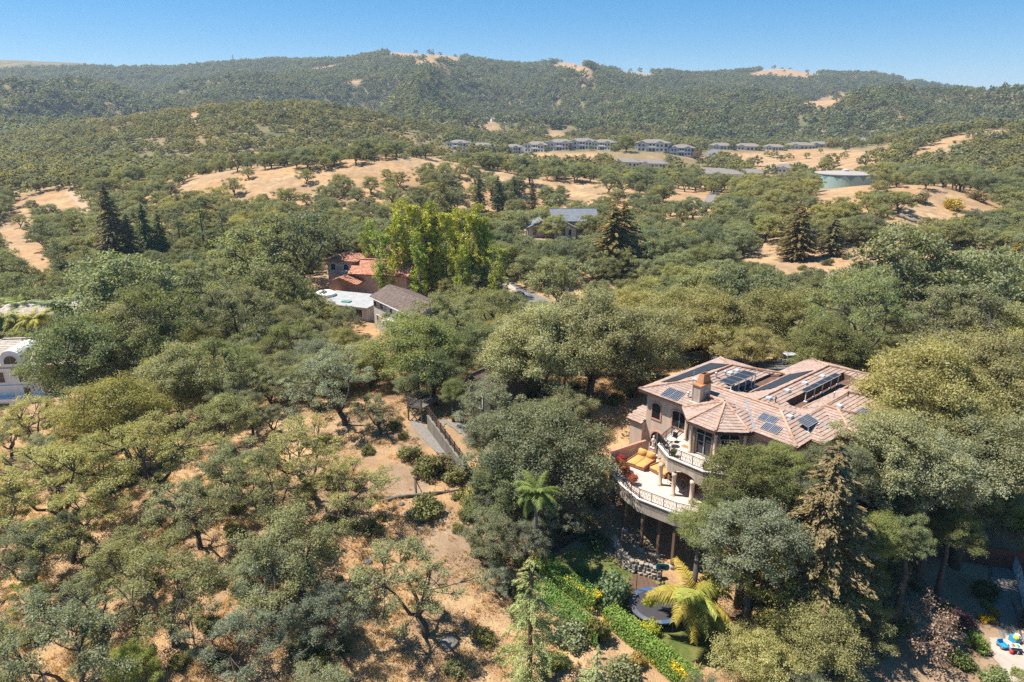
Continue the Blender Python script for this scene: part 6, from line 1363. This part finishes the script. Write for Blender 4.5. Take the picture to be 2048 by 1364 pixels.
# white house at the left edge
a = at_d(62, 728, 106); zw = a[2]; zb = H1(a[0], a[1]); W1 = thing('white_house', 'white stucco house with arched dormer and pale tiled roof at the left edge', 'house', (a[0], a[1], 0), rad(6))
mb = MB(); mb.box(-12, 1.0, 0, 11, min(zb, zw - 7) - 1, zw); mb.box(-12, 1.5, -1.4, 0, min(zb, zw - 7) - 1, zw - 5.2); mb.build('wall', M_WHITEST, W1)
hip_roof(W1, -12.8, 6.6, -.6, 11.8, zw, .4, M_PALETILE, 9, (.4, .35, .07), M_PALETILE)
mb = MB(); mb.box(1.0, 6.0, 2.5, 11, min(zb, zw - 7) - 1, zw - .3); mb.build('side_wing', M_BEIGE, W1)
mb = MB(); extrude_outline(mb, arch_outline(3.2, 2.6, 1.6, 12), (-2.4, -.7, zw - .1), (1, 0, 0), (0, -1, 0), -5.5, 0); mb.build('dormer', M_WHITEST, W1)
window(W1, (-2.4, -.7, zw + .35), (1, 0, 0), (0, -1, 0), 2.0, 1.35, 1.0, 1, .12, M_WHITE, 'arched_window', M_GLASS)
for x_ in (-4.9, -1.6): window(W1, (x_, 0, zw - 2.9), (1, 0, 0), (0, -1, 0), 1.2, 1.7, 0, 0, .1, M_WHITE, 'window', None, 1)
window(W1, (-4.4, -1.4, zw - 7.0), (1, 0, 0), (0, -1, 0), 1.6, 1.2, 0, 1, .1, M_WHITE); window(W1, (-1.4, 0, zw - 5.1), (1, 0, 0), (0, -1, 0), 1.0, 1.3, 0, 0, .1, M_WHITE)
mb = MB(); mb.box(-12, 1.3, -.25, -.02, zw - .9, zw - .55); mb.box(-12, 1.2, -.2, -.02, zw - 3.6, zw - 3.4); mb.build('string_course', M_WHITE, W1)
# beige house above it
a = at_d(95, 668, 128); zb = H1(a[0], a[1]); Y1 = thing('beige_house', 'long low beige house with white eaves behind the palms at left', 'house', (a[0], a[1], zb), rad(12))
mb = MB(); mb.box(-10, 8.5, 0, 9, -2, 3.4); mb.build('wall', M_BEIGE, Y1); hip_roof(Y1, -10.8, 9.3, -.8, 9.8, 3.5, .25, M_PALETILE, 11, (.5, .45, .07), M_PALETILE)
window(Y1, (1.7, 0, .6), (1, 0, 0), (0, -1, 0), .8, 1.6, 0, 0, .1, M_WHITE); window(Y1, (5.5, 0, .8), (1, 0, 0), (0, -1, 0), 1.2, 1.3, 0, 1, .1, M_WHITE)
# olive cabin with a glazed gable above the retaining wall
a = at_d(926, 838, 84); zb = H1(a[0], a[1]); C1 = thing('olive_cabin', 'olive-grey cabin with a white-framed glazed gable among the oaks', 'house', (a[0], a[1], zb), rad(-38))
mb = MB(); gable_wall(mb, 0, 4.4, 0, 9, -1.5, 3.6, 1.9, 'y'); mb.build('wall', M_OLIVE, C1); gable_roof(C1, -.5, 4.9, -.6, 9.5, 3.4, 2.1, M_SHAKE, 'y', .16, (.4, .3, .05), M_GWOOD)
mb = MB(); O = [(-1.1, 0), (1.1, 0), (1.1, 1.7), (0, 2.6), (-1.1, 1.7)]; I = [(-.95, .12), (.95, .12), (.95, 1.63), (0, 2.4), (-.95, 1.63)]; ring_outline(mb, O, I, (2.2, 0, 1.0), (1, 0, 0), (0, -1, 0), -.02, .07); f = mb.build('gable_window', M_WHITE, C1)
mb = MB(); extrude_outline(mb, I, (2.2, 0, 1.0), (1, 0, 0), (0, -1, 0), -.04, .02); mb.build('pane', M_GLASS, f); mb = MB(); mb.bar((2.2, -.04, 1.1), (2.2, -.04, 3.4), .09, .06, (0, 1, 0)); mb.bar((1.2, -.04, 2.65), (3.2, -.04, 2.65), .09, .06); mb.build('glazing_bar', M_WHITE, f)
# concrete retaining wall with rail fence on it, gravel walk and wooden deck
wa, wb = at_d(855, 862, 80), at_d(926, 915, 71); za = H1(wa[0], wa[1]); ang, L = flat_frame(wa, wb); RW = thing('concrete_retaining_wall', 'stained concrete retaining wall below the olive cabin', 'wall', (wa[0], wa[1], za), ang)
zz = [H1(*(wa + (wb - wa) * f)[:2]) - za for f in (0, 1)]
mb = MB(); mb.hexa([(0, 0, zz[0] - .8), (L, 0, zz[1] - .8), (L, .35, zz[1] - .8), (0, .35, zz[0] - .8), (0, 0, zz[0] + 1.75), (L, 0, zz[1] + 1.75), (L, .35, zz[1] + 1.75), (0, .35, zz[0] + 1.75)]); mb.build('wall_face', M_DIRTYCONC, RW)
mb = MB(); mb.bar((0, .17, zz[0] + 1.8), (L, .17, zz[1] + 1.8), .42, .1); mb.build('coping', M_DIRTYCONC, RW)
RF = thing('rail_fence', 'dark wooden rail fence on top of the concrete wall', 'fence', (wa[0], wa[1], za + 1.85), ang)
for i in range(9):
    f = i / 8; z_ = zz[0] + (zz[1] - zz[0]) * f; mb = MB(); mb.box(L * f - .06, L * f + .06, .1, .22, z_ - .02, z_ + 1.15); mb.build('post', M_DARKWOOD, RF)
for h_ in (.25, .6, 1.0): mb = MB(); mb.bar((0, .16, zz[0] + h_), (L, .16, zz[1] + h_), .05, .12); mb.build('rail', M_DARKWOOD, RF)
mb = MB()
for i in range(int(L / .16)): f = i * .16 / L; z_ = zz[0] + (zz[1] - zz[0]) * f; mb.bar((i * .16, .16, z_ + .2), (i * .16, .16, z_ + .98), .03)
mb.build('balusters', M_DARKWOOD, RF, kind='stuff')
ribbon('gravel_walk', [ground_at(*p)[:2] for p in [(828, 838), (848, 868), (880, 900), (915, 928), (935, 948)]], 1.3, M_GRAVEL, .08)
patch('stone_patio', [(885, 842), (925, 836), (950, 852), (960, 872), (930, 872)], M_GRAVEL, .08, .16, edge=1.2)
a = at_d(815, 838, 82); za = H1(a[0], a[1]); DK = thing('wooden_deck', 'raised grey wooden deck with slatted railing beside the cabin', 'deck', (a[0], a[1], za), rad(-30))
mb = MB(); mb.box(0, 2.2, 0, 4, 1.9, 2.05); mb.build('deck_floor', M_GWOOD, DK)
for x_ in (.1, 2.1):
    for y_ in (.1, 2, 3.9): mb = MB(); mb.box(x_ - .07, x_ + .07, y_ - .07, y_ + .07, -1, 3.1); mb.build('post', M_GWOOD, DK)
for k in range(4): mb = MB(); mb.bar((.05, .05, 2.3 + .22 * k), (2.15, .05, 2.3 + .22 * k), .04, .13); mb.bar((.05, .05, 2.3 + .22 * k), (.05, 3.95, 2.3 + .22 * k), .04, .13); mb.build('rail_slat', M_GWOOD, DK)
mb = MB(); mb.bar((.1, .02, -.3), (2.1, .02, 1.8), .08, .12); mb.bar((2.1, .02, -.3), (.1, .02, 1.8), .08, .12); mb.build('cross_brace', M_GWOOD, DK)
g = ground_at(983, 722); mb = MB(); mb.lathe([(1.2, 0), (1.1, .5), (.7, .9), (.1, 1.05)], 9); mb.v = [(x_ * 1.3 + .1 * math.sin(y_ * 5), y_ * .8, z_ + .1 * math.sin(x_ * 4)) for x_, y_, z_ in mb.v]; mb.build('tarp_bundle', M_FLATWHITE, None, True, loc=tuple(g), label='small white tarp-covered heap on bare ground among oaks', cat='tarp')
# ------------------------------------------------------------------ cars
def car(label, px, py, d, rot, col, group='parked cars', wagon=False):
    p = at_d(px, py, d); x, y = p[0], p[1]; T = thing('parked_car', label, 'car', (x, y, H1(x, y) + .1), rot, group); paint = simple('car_paint_%d_%d' % (px, py), col, .3, .05, 2, spec=.6, metal=.2)
    def sect(pts, hw): return [(q[0], hw, q[1]) for q in pts] + [(q[0], -hw, q[1]) for q in pts]
    def body(prof, hw, hw2, name, m, par=T):
        n = len(prof); mb = MB(); V = [(u, hw if v < .75 else hw2, v) for u, v in prof] + [(u, -(hw if v < .75 else hw2), v) for u, v in prof]; mb.add(V, [tuple(range(n)), tuple(range(2 * n - 1, n - 1, -1))] + [((i + 1) % n, i, n + i, n + (i + 1) % n) for i in range(n)]); return mb.build(name, m, par, True if False else False)
    body([(-2.25, .3), (-2.3, .62), (-2.2, .88), (-1.4, .94), (.75, .92), (1.9, .8), (2.25, .62), (2.25, .3)], .9, .84, 'body', paint)
    tail = -2.1 if wagon else -1.75
    body([(tail, .94), (tail + .5, 1.38), (.1, 1.42), (.85, .93)], .8, .66, 'cabin', M_GLASS)
    mb = MB(); mb.hexa([(tail + .5, -.62, 1.385), (.1, -.62, 1.42), (.1, .62, 1.42), (tail + .5, .62, 1.385), (tail + .55, -.58, 1.45), (.05, -.58, 1.47), (.05, .58, 1.47), (tail + .55, .58, 1.45)]); mb.build('roof_panel', paint, T)
    for a_ in (-1, 1):
        for b_ in (-1.4, 1.4): mb = MB(); mb.lathe([(.2, -.1), (.33, -.09), (.33, .09), (.2, .1)], 14); o = mb.build('wheel', M_TIRE, T, loc=(b_, a_ * .83, .33)); o.rotation_euler = (rad(90), 0, 0)
        mb = MB(); mb.box(2.2, 2.27, a_ * .65 - .18, a_ * .65 + .18, .6, .74); mb.build('headlight', M_WHITE, T); mb = MB(); mb.box(-2.32, -2.26, a_ * .65 - .18, a_ * .65 + .18, .66, .8); mb.build('tail_light', M_TOYR, T)
    return T
car('silver sedan parked on the lane by the tall poplars', 1036, 582, 156, rad(130), (.40, .42, .44), 'cars parked along the lane'); car('pale silver car parked on the street behind the tiled house', 1588, 722, 100, rad(8), (.55, .57, .60), 'cars parked along the lane', True); car('white car partly hidden by the oak trunk, right of the silver car', 1636, 722, 104, rad(8), (.62, .60, .62), 'cars parked along the lane')
# ------------------------------------------------------------------ redwoods, pines, poplars, palms of the middle distance
RW_ = [(205, 368, 172, (.17, .125, .065), .85, 'tall brown-tinged redwood at left, tallest of its clump'), (250, 425, 175, (.10, .10, .05), .8, 'dark redwood directly right of the tallest left one'), (280, 405, 178, (.095, .125, .05), .8, 'dark green redwood in the middle of the left clump'), (312, 425, 180, (.10, .12, .05), .8, 'slim redwood at the right of the left clump'),
    (1228, 405, 168, (.22, .16, .055), 1.5, 'large golden-brown redwood right of the grey-roofed house'), (1250, 400, 172, (.20, .14, .05), 1.4, 'second golden-brown redwood, right half of the pair'), (1606, 412, 178, (.155, .115, .05), 1.7, 'brown redwood below the right-hand hill, left and taller'), (1672, 432, 180, (.135, .11, .05), 1.6, 'brown redwood below the right-hand hill, right and shorter'),
    (958, 348, 285, (.12, .12, .045), .95, 'far redwood left of the dark row behind the poplars'), (996, 352, 285, (.085, .10, .04), .95, 'far dark redwood, second of the row behind the poplars'), (1028, 350, 290, (.13, .13, .05), .95, 'far redwood, third of the row behind the poplars'), (1065, 358, 288, (.14, .11, .045), .95, 'far brownish redwood at the right of the row'), (2040, 480, 150, (.27, .19, .045), 1.3, 'golden-brown conifer at the right edge')]
for i, (px, py, d, c_, w_, lab) in enumerate(RW_): top_tree('redwood_tree', lab, REDWOOD[i % 3], 22, px, py, d, np.array(c_) * np.array([1.6, 1.65, 1.5]), wide=w_ * 1.5, rot=i * 1.3, group='tall redwoods')
for i, (px, py, d, c_, lab) in enumerate([(395, 395, 185, (.095, .135, .05), 'dark green pine with tiered boughs right of the left redwoods'), (440, 420, 190, (.095, .13, .05), 'second tiered pine, right of the first'), (110, 480, 165, (.17, .18, .08), 'thin pale pine with open branches at left'), (165, 490, 170, (.16, .16, .07), 'olive pine between the thin pine and the redwoods'), (350, 415, 188, (.10, .13, .05), 'dark pine between the redwoods and the tiered pines')]): top_tree('pine_tree', lab, PINE[i % 2], 18, px, py, d, c_, rot=i, wide=1.0)
for i, (px, py, d, c_, lab) in enumerate([(785, 398, 150, (.32, .37, .045), 'yellow-green poplar at the left of the bright group'), (820, 385, 152, (.35, .385, .045), 'tallest yellow-green poplar, second from left'), (862, 410, 150, (.28, .33, .05), 'yellow-green poplar left of the gap in the group'), (905, 390, 155, (.29, .33, .05), 'yellow-green poplar in the middle of the group'), (940, 405, 152, (.34, .37, .045), 'yellow-green poplar right of the middle of the group'), (972, 440, 150, (.31, .35, .05), 'yellow-green poplar at the right of the group'), (845, 395, 149, (.34, .37, .045), 'yellow-green poplar between the tallest and the gap'), (885, 402, 150, (.33, .36, .045), 'yellow-green poplar just left of the middle one'), (960, 415, 151, (.33, .36, .05), 'yellow-green poplar second from the right of the group'), (730, 420, 158, (.24, .33, .07), 'mid-green poplar left of the bright group'), (765, 450, 148, (.26, .35, .06), 'green poplar close behind the orange-tiled villa'), (835, 470, 144, (.24, .32, .05), 'lower green poplar in front of the bright group'), (920, 470, 143, (.28, .34, .05), 'lower yellow-green poplar in front of the bright group'), (1000, 480, 146, (.28, .34, .06), 'small green poplar at the right end of the group'), (890, 365, 168, (.20, .19, .08), 'half-bare grey poplar sticking out behind the group')]):
    top_tree('poplar_tree', lab, AIRY[i % 3], 20, px, py, d, np.array(c_) * np.array([1.42, 1.27, 1.25]), rot=i * 2.1, wide=1.05, group='yellow-green poplars')
for i, (px, py, w, c_, lab) in enumerate([(1905, 408, 46, (.52, .38, .07), 'golden-yellow bush on top of the right-hand hill'), (1842, 392, 50, (.36, .29, .15), 'straw-coloured bush on the right-hand hill, left of the golden one'), (1955, 390, 44, (.32, .24, .11), 'russet bush right of the golden one on the hill')]): bush_at(lab, px, py, w, c_, v=i, tall=.9)
# ------------------------------------------------------------------ water tank and apartments
p = at_d(1690, 347, 312); zb = H1(p[0], p[1]); R_ = 55 * 312 / FPX; WT = thing('water_tank', 'large round teal water tank with pale roof on the hill', 'water tank', (p[0], p[1], zb))
m, nt, out = mat_new('teal_tank_mural'); b_ = nd(nt, 'ShaderNodeBsdfPrincipled'); b_.inputs['Roughness'].default_value = .6; tc_ = nd(nt, 'ShaderNodeTexCoord'); sx = nd(nt, 'ShaderNodeSeparateXYZ'); nt.links.new(tc_.outputs['Object'], sx.inputs[0])
at2 = nd(nt, 'ShaderNodeMath', operation='ARCTAN2'); nt.links.new(sx.outputs[1], at2.inputs[0]); nt.links.new(sx.outputs[0], at2.inputs[1]); mu = nd(nt, 'ShaderNodeMath', operation='MULTIPLY'); nt.links.new(at2.outputs[0], mu.inputs[0]); mu.inputs[1].default_value = 7
sn = nd(nt, 'ShaderNodeMath', operation='SINE'); nt.links.new(mu.outputs[0], sn.inputs[0]); ab = nd(nt, 'ShaderNodeMath', operation='ABSOLUTE'); nt.links.new(sn.outputs[0], ab.inputs[0]); ma = nd(nt, 'ShaderNodeMath', operation='MULTIPLY_ADD'); nt.links.new(ab.outputs[0], ma.inputs[0]); ma.inputs[1].default_value = 2.2; ma.inputs[2].default_value = 4.6
gt = nd(nt, 'ShaderNodeMath', operation='GREATER_THAN'); nt.links.new(sx.outputs[2], gt.inputs[0]); nt.links.new(ma.outputs[0], gt.inputs[1]); nt.links.new(mixc(nt, gt.outputs[0], (.30, .42, .38), (.13, .225, .225)), b_.inputs['Base Color']); nt.links.new(b_.outputs[0], out.inputs[0])
ht = p[2] - zb
mb = MB(); mb.lathe([(R_, -3), (R_, ht)], 48); mb.build('tank_wall', m, WT, False); mb = MB(); mb.lathe([(R_ + .3, ht), (R_ + .3, ht + .3), (R_ * .5, ht + .9), (.6, ht + 1.15)], 48); rf = mb.build('roof', simple('pale_tank_roof', (.36, .325, .285), .8, .1, .3), WT); mb = MB(); mb.lathe([(1.5, ht + 1.0), (1.5, ht + 1.7), (.2, ht + 2.0)], 12); mb.build('vent', M_PALEGREY, rf)
M_APT = simple('apartment_pale_siding', (.68, .65, .60), .9, .1, .8); M_APT2 = simple('apartment_blue_grey_siding', (.50, .53, .57), .9, .1, .8)
def apartment_proto(two, wl, dp, sid):
    h = 6.2 if two else 3.4; parts = []
    mb = MB(); mb.box(-wl / 2, wl / 2, 0, dp, -4, h)
    for x0 in ([-wl * .42, wl * .12] if two else [-wl * .3]): gable_wall(mb, x0, x0 + wl * .28, -1.2, 2, -4, h - .2, 1.5, 'y')
    parts.append(('wall', mb.mesh('apartment_wall'), sid, None))
    for k, x0 in enumerate([-wl * .42, wl * .12] if two else [-wl * .3]):
        for lv in ([.9, 3.8] if two else [.9]):
            for u in (.07, .19):
                mb = MB(); mb.box(x0 + wl * u - .6, x0 + wl * u + .6, -1.26, -1.2, lv, lv + 1.4); parts.append(('window', mb.mesh('apartment_window'), M_GLASS, None))
    for lv in ([.4, 3.5] if two else [.4]):
        for u in ((-.03, .07, .44) if two else (.08, .2, .34, .44)):
            mb = MB(); mb.box(wl * u - .7, wl * u + .7, -.06, 0, lv, lv + 1.9); parts.append(('window', mb.mesh('apartment_window'), M_GLASS, None))
    if two:
        mb = MB(); mb.box(-wl * .13, wl * .11, -1.5, -.02, 3.0, 3.25); mb.box(-wl * .13, wl * .11, -1.5, -1.4, 3.25, 4.2); parts.append(('balcony', mb.mesh('apartment_balcony'), M_WHITE, None))
    return dict(parts=parts, wl=wl, dp=dp, h=h, two=two)
APTS = [apartment_proto(True, 20, 12, M_APT), apartment_proto(True, 18, 12, M_APT2), apartment_proto(False, 22, 12, M_APT)]
for q in APTS:      # roof meshes built once
    t_ = thing('temp', 'x', 'x'); r = hip_roof(t_, -q['wl'] / 2 - .8, q['wl'] / 2 + .8, -.9, q['dp'] + .9, q['h'], .36, M_APTROOF); q['roof'] = r.data; q['gr'] = []
    for x0 in ([-q['wl'] * .42, q['wl'] * .12] if q['two'] else [-q['wl'] * .3]): g_ = gable_roof(t_, x0 - .4, x0 + q['wl'] * .28 + .4, -1.8, 4, q['h'] - .2, 1.6, M_APTROOF, 'y'); q['gr'].append(g_.data)
    for ch in list(t_.children): bpy.data.objects.remove(ch)
    bpy.data.objects.remove(t_)
def apartment(px, py, d, kind, rot, label, sx=1.0):
    p = at_d(px, py, d); q = APTS[kind]; x, y = p[0], p[1]; T = thing('apartment_building', label, 'apartment block', (x, y, max(H1(x, y), H1(x, y + 8) - 1.5)), rot, 'apartment rows on the far bench')
    T.scale = (sx, 1, 1 + (sx - 1.1) * .4)
    for nm, me_, m_, _ in q['parts']: obj(nm, me_, m_, T)
    r = obj('roof', q['roof'], None, T)
    for g_ in q['gr']: obj('gable_roof', g_, None, r)
ORD = ['first', 'second', 'third', 'fourth', 'fifth', 'sixth', 'seventh', 'eighth', 'ninth']
for i, (px, d, k) in enumerate([(912, 600, 0), (960, 592, 0), (1023, 584, 1), (1070, 578, 0), (1117, 574, 0), (1163, 570, 0), (1203, 565, 0), (1302, 553, 0), (1362, 546, 1)]):
    apartment(px, 306, d, k, rad(-26 + 5 * (i % 3)), '%s two-storey pale apartment block from the left in the long far row' % ORD[i], [1, 1.15, .9, 1.1, 1.2, 1.15, 1.0, 1.35, 1.1][i])
for i, (px, py, d, k) in enumerate([(1440, 302, 636, 2), (1492, 300, 640, 2), (1545, 298, 648, 2), (1600, 295, 660, 2), (1640, 294, 664, 2), (1712, 290, 682, 2), (1768, 288, 690, 2)]): apartment(px, py, d, k, rad(-18 - 5 * (i % 3)), '%s single-storey grey-roofed block from the left in the upper right row' % ORD[i], [1.0, 1.2, .9, 1.25, 1.0, 1.3, 1.1][i])
for px, py, d, k, lab in [(1248, 330, 488, 2, 'grey-roofed block under the large tree, below the long row'), (1300, 333, 484, 2, 'low grey-roofed block below the right end of the long row'), (1432, 345, 466, 2, 'low pale-roofed block by the curving road'), (1495, 352, 462, 2, 'low block with a blue awning colour beside the oaks'), (1575, 345, 486, 2, 'low block left of the water tank, upper'), (1655, 344, 350, 2, 'grey-roofed block just behind the water tank'), (1445, 372, 420, 2, 'grey-roofed block above the dirt clearing')]: apartment(px, py, d, k, rad(-20), lab)
ribbon('estate_road', [ground_at(*p)[:2] for p in [(1432, 300), (1418, 312), (1432, 322), (1450, 330)]], 9, M_ASPH, .4); ribbon('track', [ground_at(*p)[:2] for p in [(1445, 378), (1425, 390), (1418, 402), (1405, 412)]], 4, M_GRAVEL, .25)
ribbon('dirt_track', [ground_at(*p)[:2] for p in [(140, 380), (150, 395), (170, 415), (190, 432)]], 3.2, simple('pale_dirt', (.44, .31, .19), .95, .2, .5), .25)
for i, (px, d) in enumerate([(955, 1010), (968, 1000), (990, 1000), (1004, 1005), (1018, 1000)]):
    p = at_d(px, 272, d); T = thing('far_house', 'tiny white house at the foot of the cone-shaped hill, %s from the left' % ORD[i], 'house', (p[0], p[1], H1(p[0], p[1])), rad(10 * i), 'tiny white houses below the far hill'); mb = MB(); gable_wall(mb, -6, 6, -4, 4, -3, 4, 2); mb.build('wall', M_WHITEST, T); gable_roof(T, -6.5, 6.5, -4.5, 4.5, 4, 2.3, M_APTROOF)
p = at_d(467, 127, 2335); T = thing('transmission_tower', 'thin lattice tower on the far left ridge', 'tower', (p[0], p[1], H1(p[0], p[1])))
mb = MB()
for a_ in (-1, 1):
    for c_ in (-1, 1): mb.bar((a_ * 3, c_ * 3, 0), (a_ * .5, c_ * .5, 32), .5)
for z_ in range(0, 30, 4):
    w0 = 3 - 2.5 * z_ / 32; w1 = 3 - 2.5 * (z_ + 4) / 32; mb.bar((-w0, -w0, z_), (w1, -w1, z_ + 4), .3); mb.bar((w0, -w0, z_), (-w1, -w1, z_ + 4), .3)
mb.build('lattice', M_METAL, T); mb = MB(); mb.bar((-5, 0, 28), (5, 0, 28), .5); mb.bar((-4, 0, 24), (4, 0, 24), .5); mb.build('cross_arm', M_METAL, T)

ORD2 = ORD + ['tenth', 'eleventh', 'twelfth', 'thirteenth', 'fourteenth', 'fifteenth']
rt = np.random.default_rng(9)
for grp, lst, word in (('trees among the far apartment blocks', [(985, 298, 12, 580), (1000, 296, 13, 580), (1092, 298, 10, 566), (1140, 298, 12, 564), (1182, 300, 10, 560), (1228, 300, 14, 555), (1252, 294, 32, 548), (1332, 301, 9, 540), (1396, 299, 17, 538), (1465, 293, 14, 632), (1520, 292, 11, 634), (1575, 291, 13, 640), (1662, 288, 16, 650), (1690, 289, 12, 660), (1745, 287, 12, 670)], 'garden tree among the far apartment blocks, %s from the left'),
                       ('small trees dotted over the golden field', [(1500, 328, 14, 540), (1562, 320, 13, 570), (1612, 322, 12, 575), (1640, 311, 10, 600), (1690, 315, 14, 590), (1722, 306, 14, 610), (1752, 312, 20, 600)], 'small tree dotted on the golden field below the blocks, %s from the left')):
    for i, (px, py, w, d) in enumerate(lst):
        q = at_d(px, py, d); R_ = w * d / FPX / 2; k = int(rt.integers(4))
        tree_thing('garden_tree', word % ORD2[i], 'tree', MIDOAK[k], q[0], q[1], H1(q[0], q[1]) - .2, R_ / 4.2, rt.uniform(0, 6), [(.22, .27, .09), (.30, .33, .10), (.17, .20, .09), (.20, .14, .12)][int(rt.integers(4)) if w < 30 else 2], grp)
# ------------------------------------------------------------------ undergrowth: scrub, dry tufts and fallen leaves (nobody could count them)
r6 = np.random.default_rng(61)
def in_keep(px, py):
    m = np.zeros(px.shape, bool)
    for k in KEEP[:2] + KEEP[4:5] + KEEP[6:13]: m |= inpoly(k, px, py)
    return m
def near_points(n, y0, y1, power=1.0):
    y = y0 + (y1 - y0) * r6.random(n) ** power; x = r6.uniform(-.84, .84, n) * (y * .96 + 12); z = H(x, y); px, py, d = proj(x, y, z)
    k = (px > -60) & (px < 2110) & (py < 1420) & ~in_keep(px, py)
    for a, b, c in FOOT: k &= (x - a) ** 2 + (y - b) ** 2 > (c * .8) ** 2
    RD = np.array(road); dm = np.min([np.hypot(x - q[0], y - q[1]) for q in np.concatenate([RD[:-1] + (RD[1:] - RD[:-1]) * f for f in np.linspace(0, 1, 8)])], axis=0); k &= dm > 5
    return x[k], y[k], z[k]
TX = np.array([(t['x'], t['y'], t['R']) for t in trees])
def tree_near(x, y):
    out = np.full(len(x), 9.)
    for i in range(0, len(x), 4000): out[i:i + 4000] = np.min(np.hypot(x[i:i + 4000, None] - TX[:, 0], y[i:i + 4000, None] - TX[:, 1]) / TX[:, 2], axis=1)
    return out
cs = bpy.data.collections.new('scrub_sources')
for i in range(3):
    me = SHRUB[i][1].copy(); me.materials.clear(); me.materials.append(M_LEAF); cs.objects.link(bpy.data.objects.new('scrub_src_%d' % i, me))
x, y, z = near_points(5200, 36, 215, 1.2); dn = tree_near(x, y); px_, py_, _ = proj(x, y, z); bare = inpoly(KEEP[2], px_, py_) | inpoly(KEEP[3], px_, py_) | inpoly(KEEP[5], px_, py_); low = inpoly(LEFTLOW, px_, py_)
k = (r6.random(len(x)) < np.where(dn < 1.3, .6, .13) * np.where(bare, .04, np.where(low, .45, 1))); x, y, z = x[k], y[k], z[k]; n = len(x)
woodland('scrub', np.stack([x, y, z - .08], 1), r6.uniform(.4, 1.35, n) * np.where(y > 110, 1.5, 1), r6.uniform(0, 6.28, n), r6.integers(0, 3, n), cs, 'low scrub and seedlings growing between the oaks', (.22, .22, .10), 'scrub')
def tuft(seed):
    r = np.random.default_rng(seed); Q = []
    for i in range(22):
        a = r.uniform(0, 6.28); o = r.normal(size=2) * .1; h = r.uniform(.12, .34); l = r.uniform(.05, .2); w = .018; p = np.array([o[0], o[1], 0]); s_ = np.array([-math.sin(a), math.cos(a), 0]) * w; m_ = p + np.array([math.cos(a) * l * .4, math.sin(a) * l * .4, h * .7]); e = p + np.array([math.cos(a) * l, math.sin(a) * l, h]); Q.append([p - s_, p + s_, m_ + s_ * .7, m_ - s_ * .7]); Q.append([m_ - s_ * .7, m_ + s_ * .7, e + s_ * .1, e - s_ * .1])
    return quads_mesh('tuft%d' % seed, np.array(Q), r.random(len(Q)))
M_STRAW = foliage_material('dry_straw', .25, .3, False, 0)
ct = bpy.data.collections.new('tuft_sources')
for i in range(3): me = tuft(i); me.materials.append(M_STRAW); ct.objects.link(bpy.data.objects.new('tuft_src_%d' % i, me))
x, y, z = near_points(34000, 34, 110, 1.3); k = (vnoise(x / 2.2, y / 2.2, 5) * .6 + vnoise(x / .7, y / .7, 6) * .4 > .47) & (tree_near(x, y) > .5); x, y, z = x[k], y[k], z[k]; n = len(x)
woodland('dry_grass', np.stack([x, y, z - .03], 1), r6.uniform(.5, 1.5, n), r6.uniform(0, 6.28, n), r6.integers(0, 3, n), ct, 'dry golden grass tufts on the open slopes', (.68, .49, .265), 'grass')
def litter(seed, col=None):
    r = np.random.default_rng(seed); n = 260; C = np.concatenate([r.normal(size=(n, 2)) * .75, r.uniform(.005, .05, (n, 1))], 1); N = unit(r.normal(size=(n, 3)) * .35 + np.array([0, 0, 1.])); return quads_mesh('litter%d' % seed, leaf_quads(r, C, N, .085, .055), r.random(n))
M_LITTER = foliage_material('fallen_leaves', .05, .6, False, 0)
cl = bpy.data.collections.new('litter_sources')
for i in range(3): me = litter(i); me.materials.append(M_LITTER); cl.objects.link(bpy.data.objects.new('litter_src_%d' % i, me))
x, y, z = near_points(16000, 34, 120, 1.3); dn = tree_near(x, y); k = r6.random(len(x)) < np.where(dn < .9, .3, .015); x, y, z = x[k], y[k], z[k]; n = len(x)
woodland('leaf_litter', np.stack([x, y, z + .01], 1), r6.uniform(.7, 1.5, n), r6.uniform(0, 6.28, n), r6.integers(0, 3, n), cl, 'brown fallen oak leaves under the trees', (.27, .165, .095), 'leaf litter')
# ------------------------------------------------------------------ the air itself
mb = MB(); mb.box(-12500, 12500, -60, 9200, float(Z.min()) - 2, float(Z.max()) + 22)
m, nt, out = mat_new('haze_air')
pv = nd(nt, 'ShaderNodeVolumePrincipled'); pv.inputs['Color'].default_value = (.68, .82, 1.0, 1); pv.inputs['Density'].default_value = .00012; pv.inputs['Anisotropy'].default_value = .1
nt.links.new(pv.outputs[0], out.inputs['Volume'])
mb.build('haze', m, kind='stuff', label='thin blue summer haze over the hills', cat='haze')
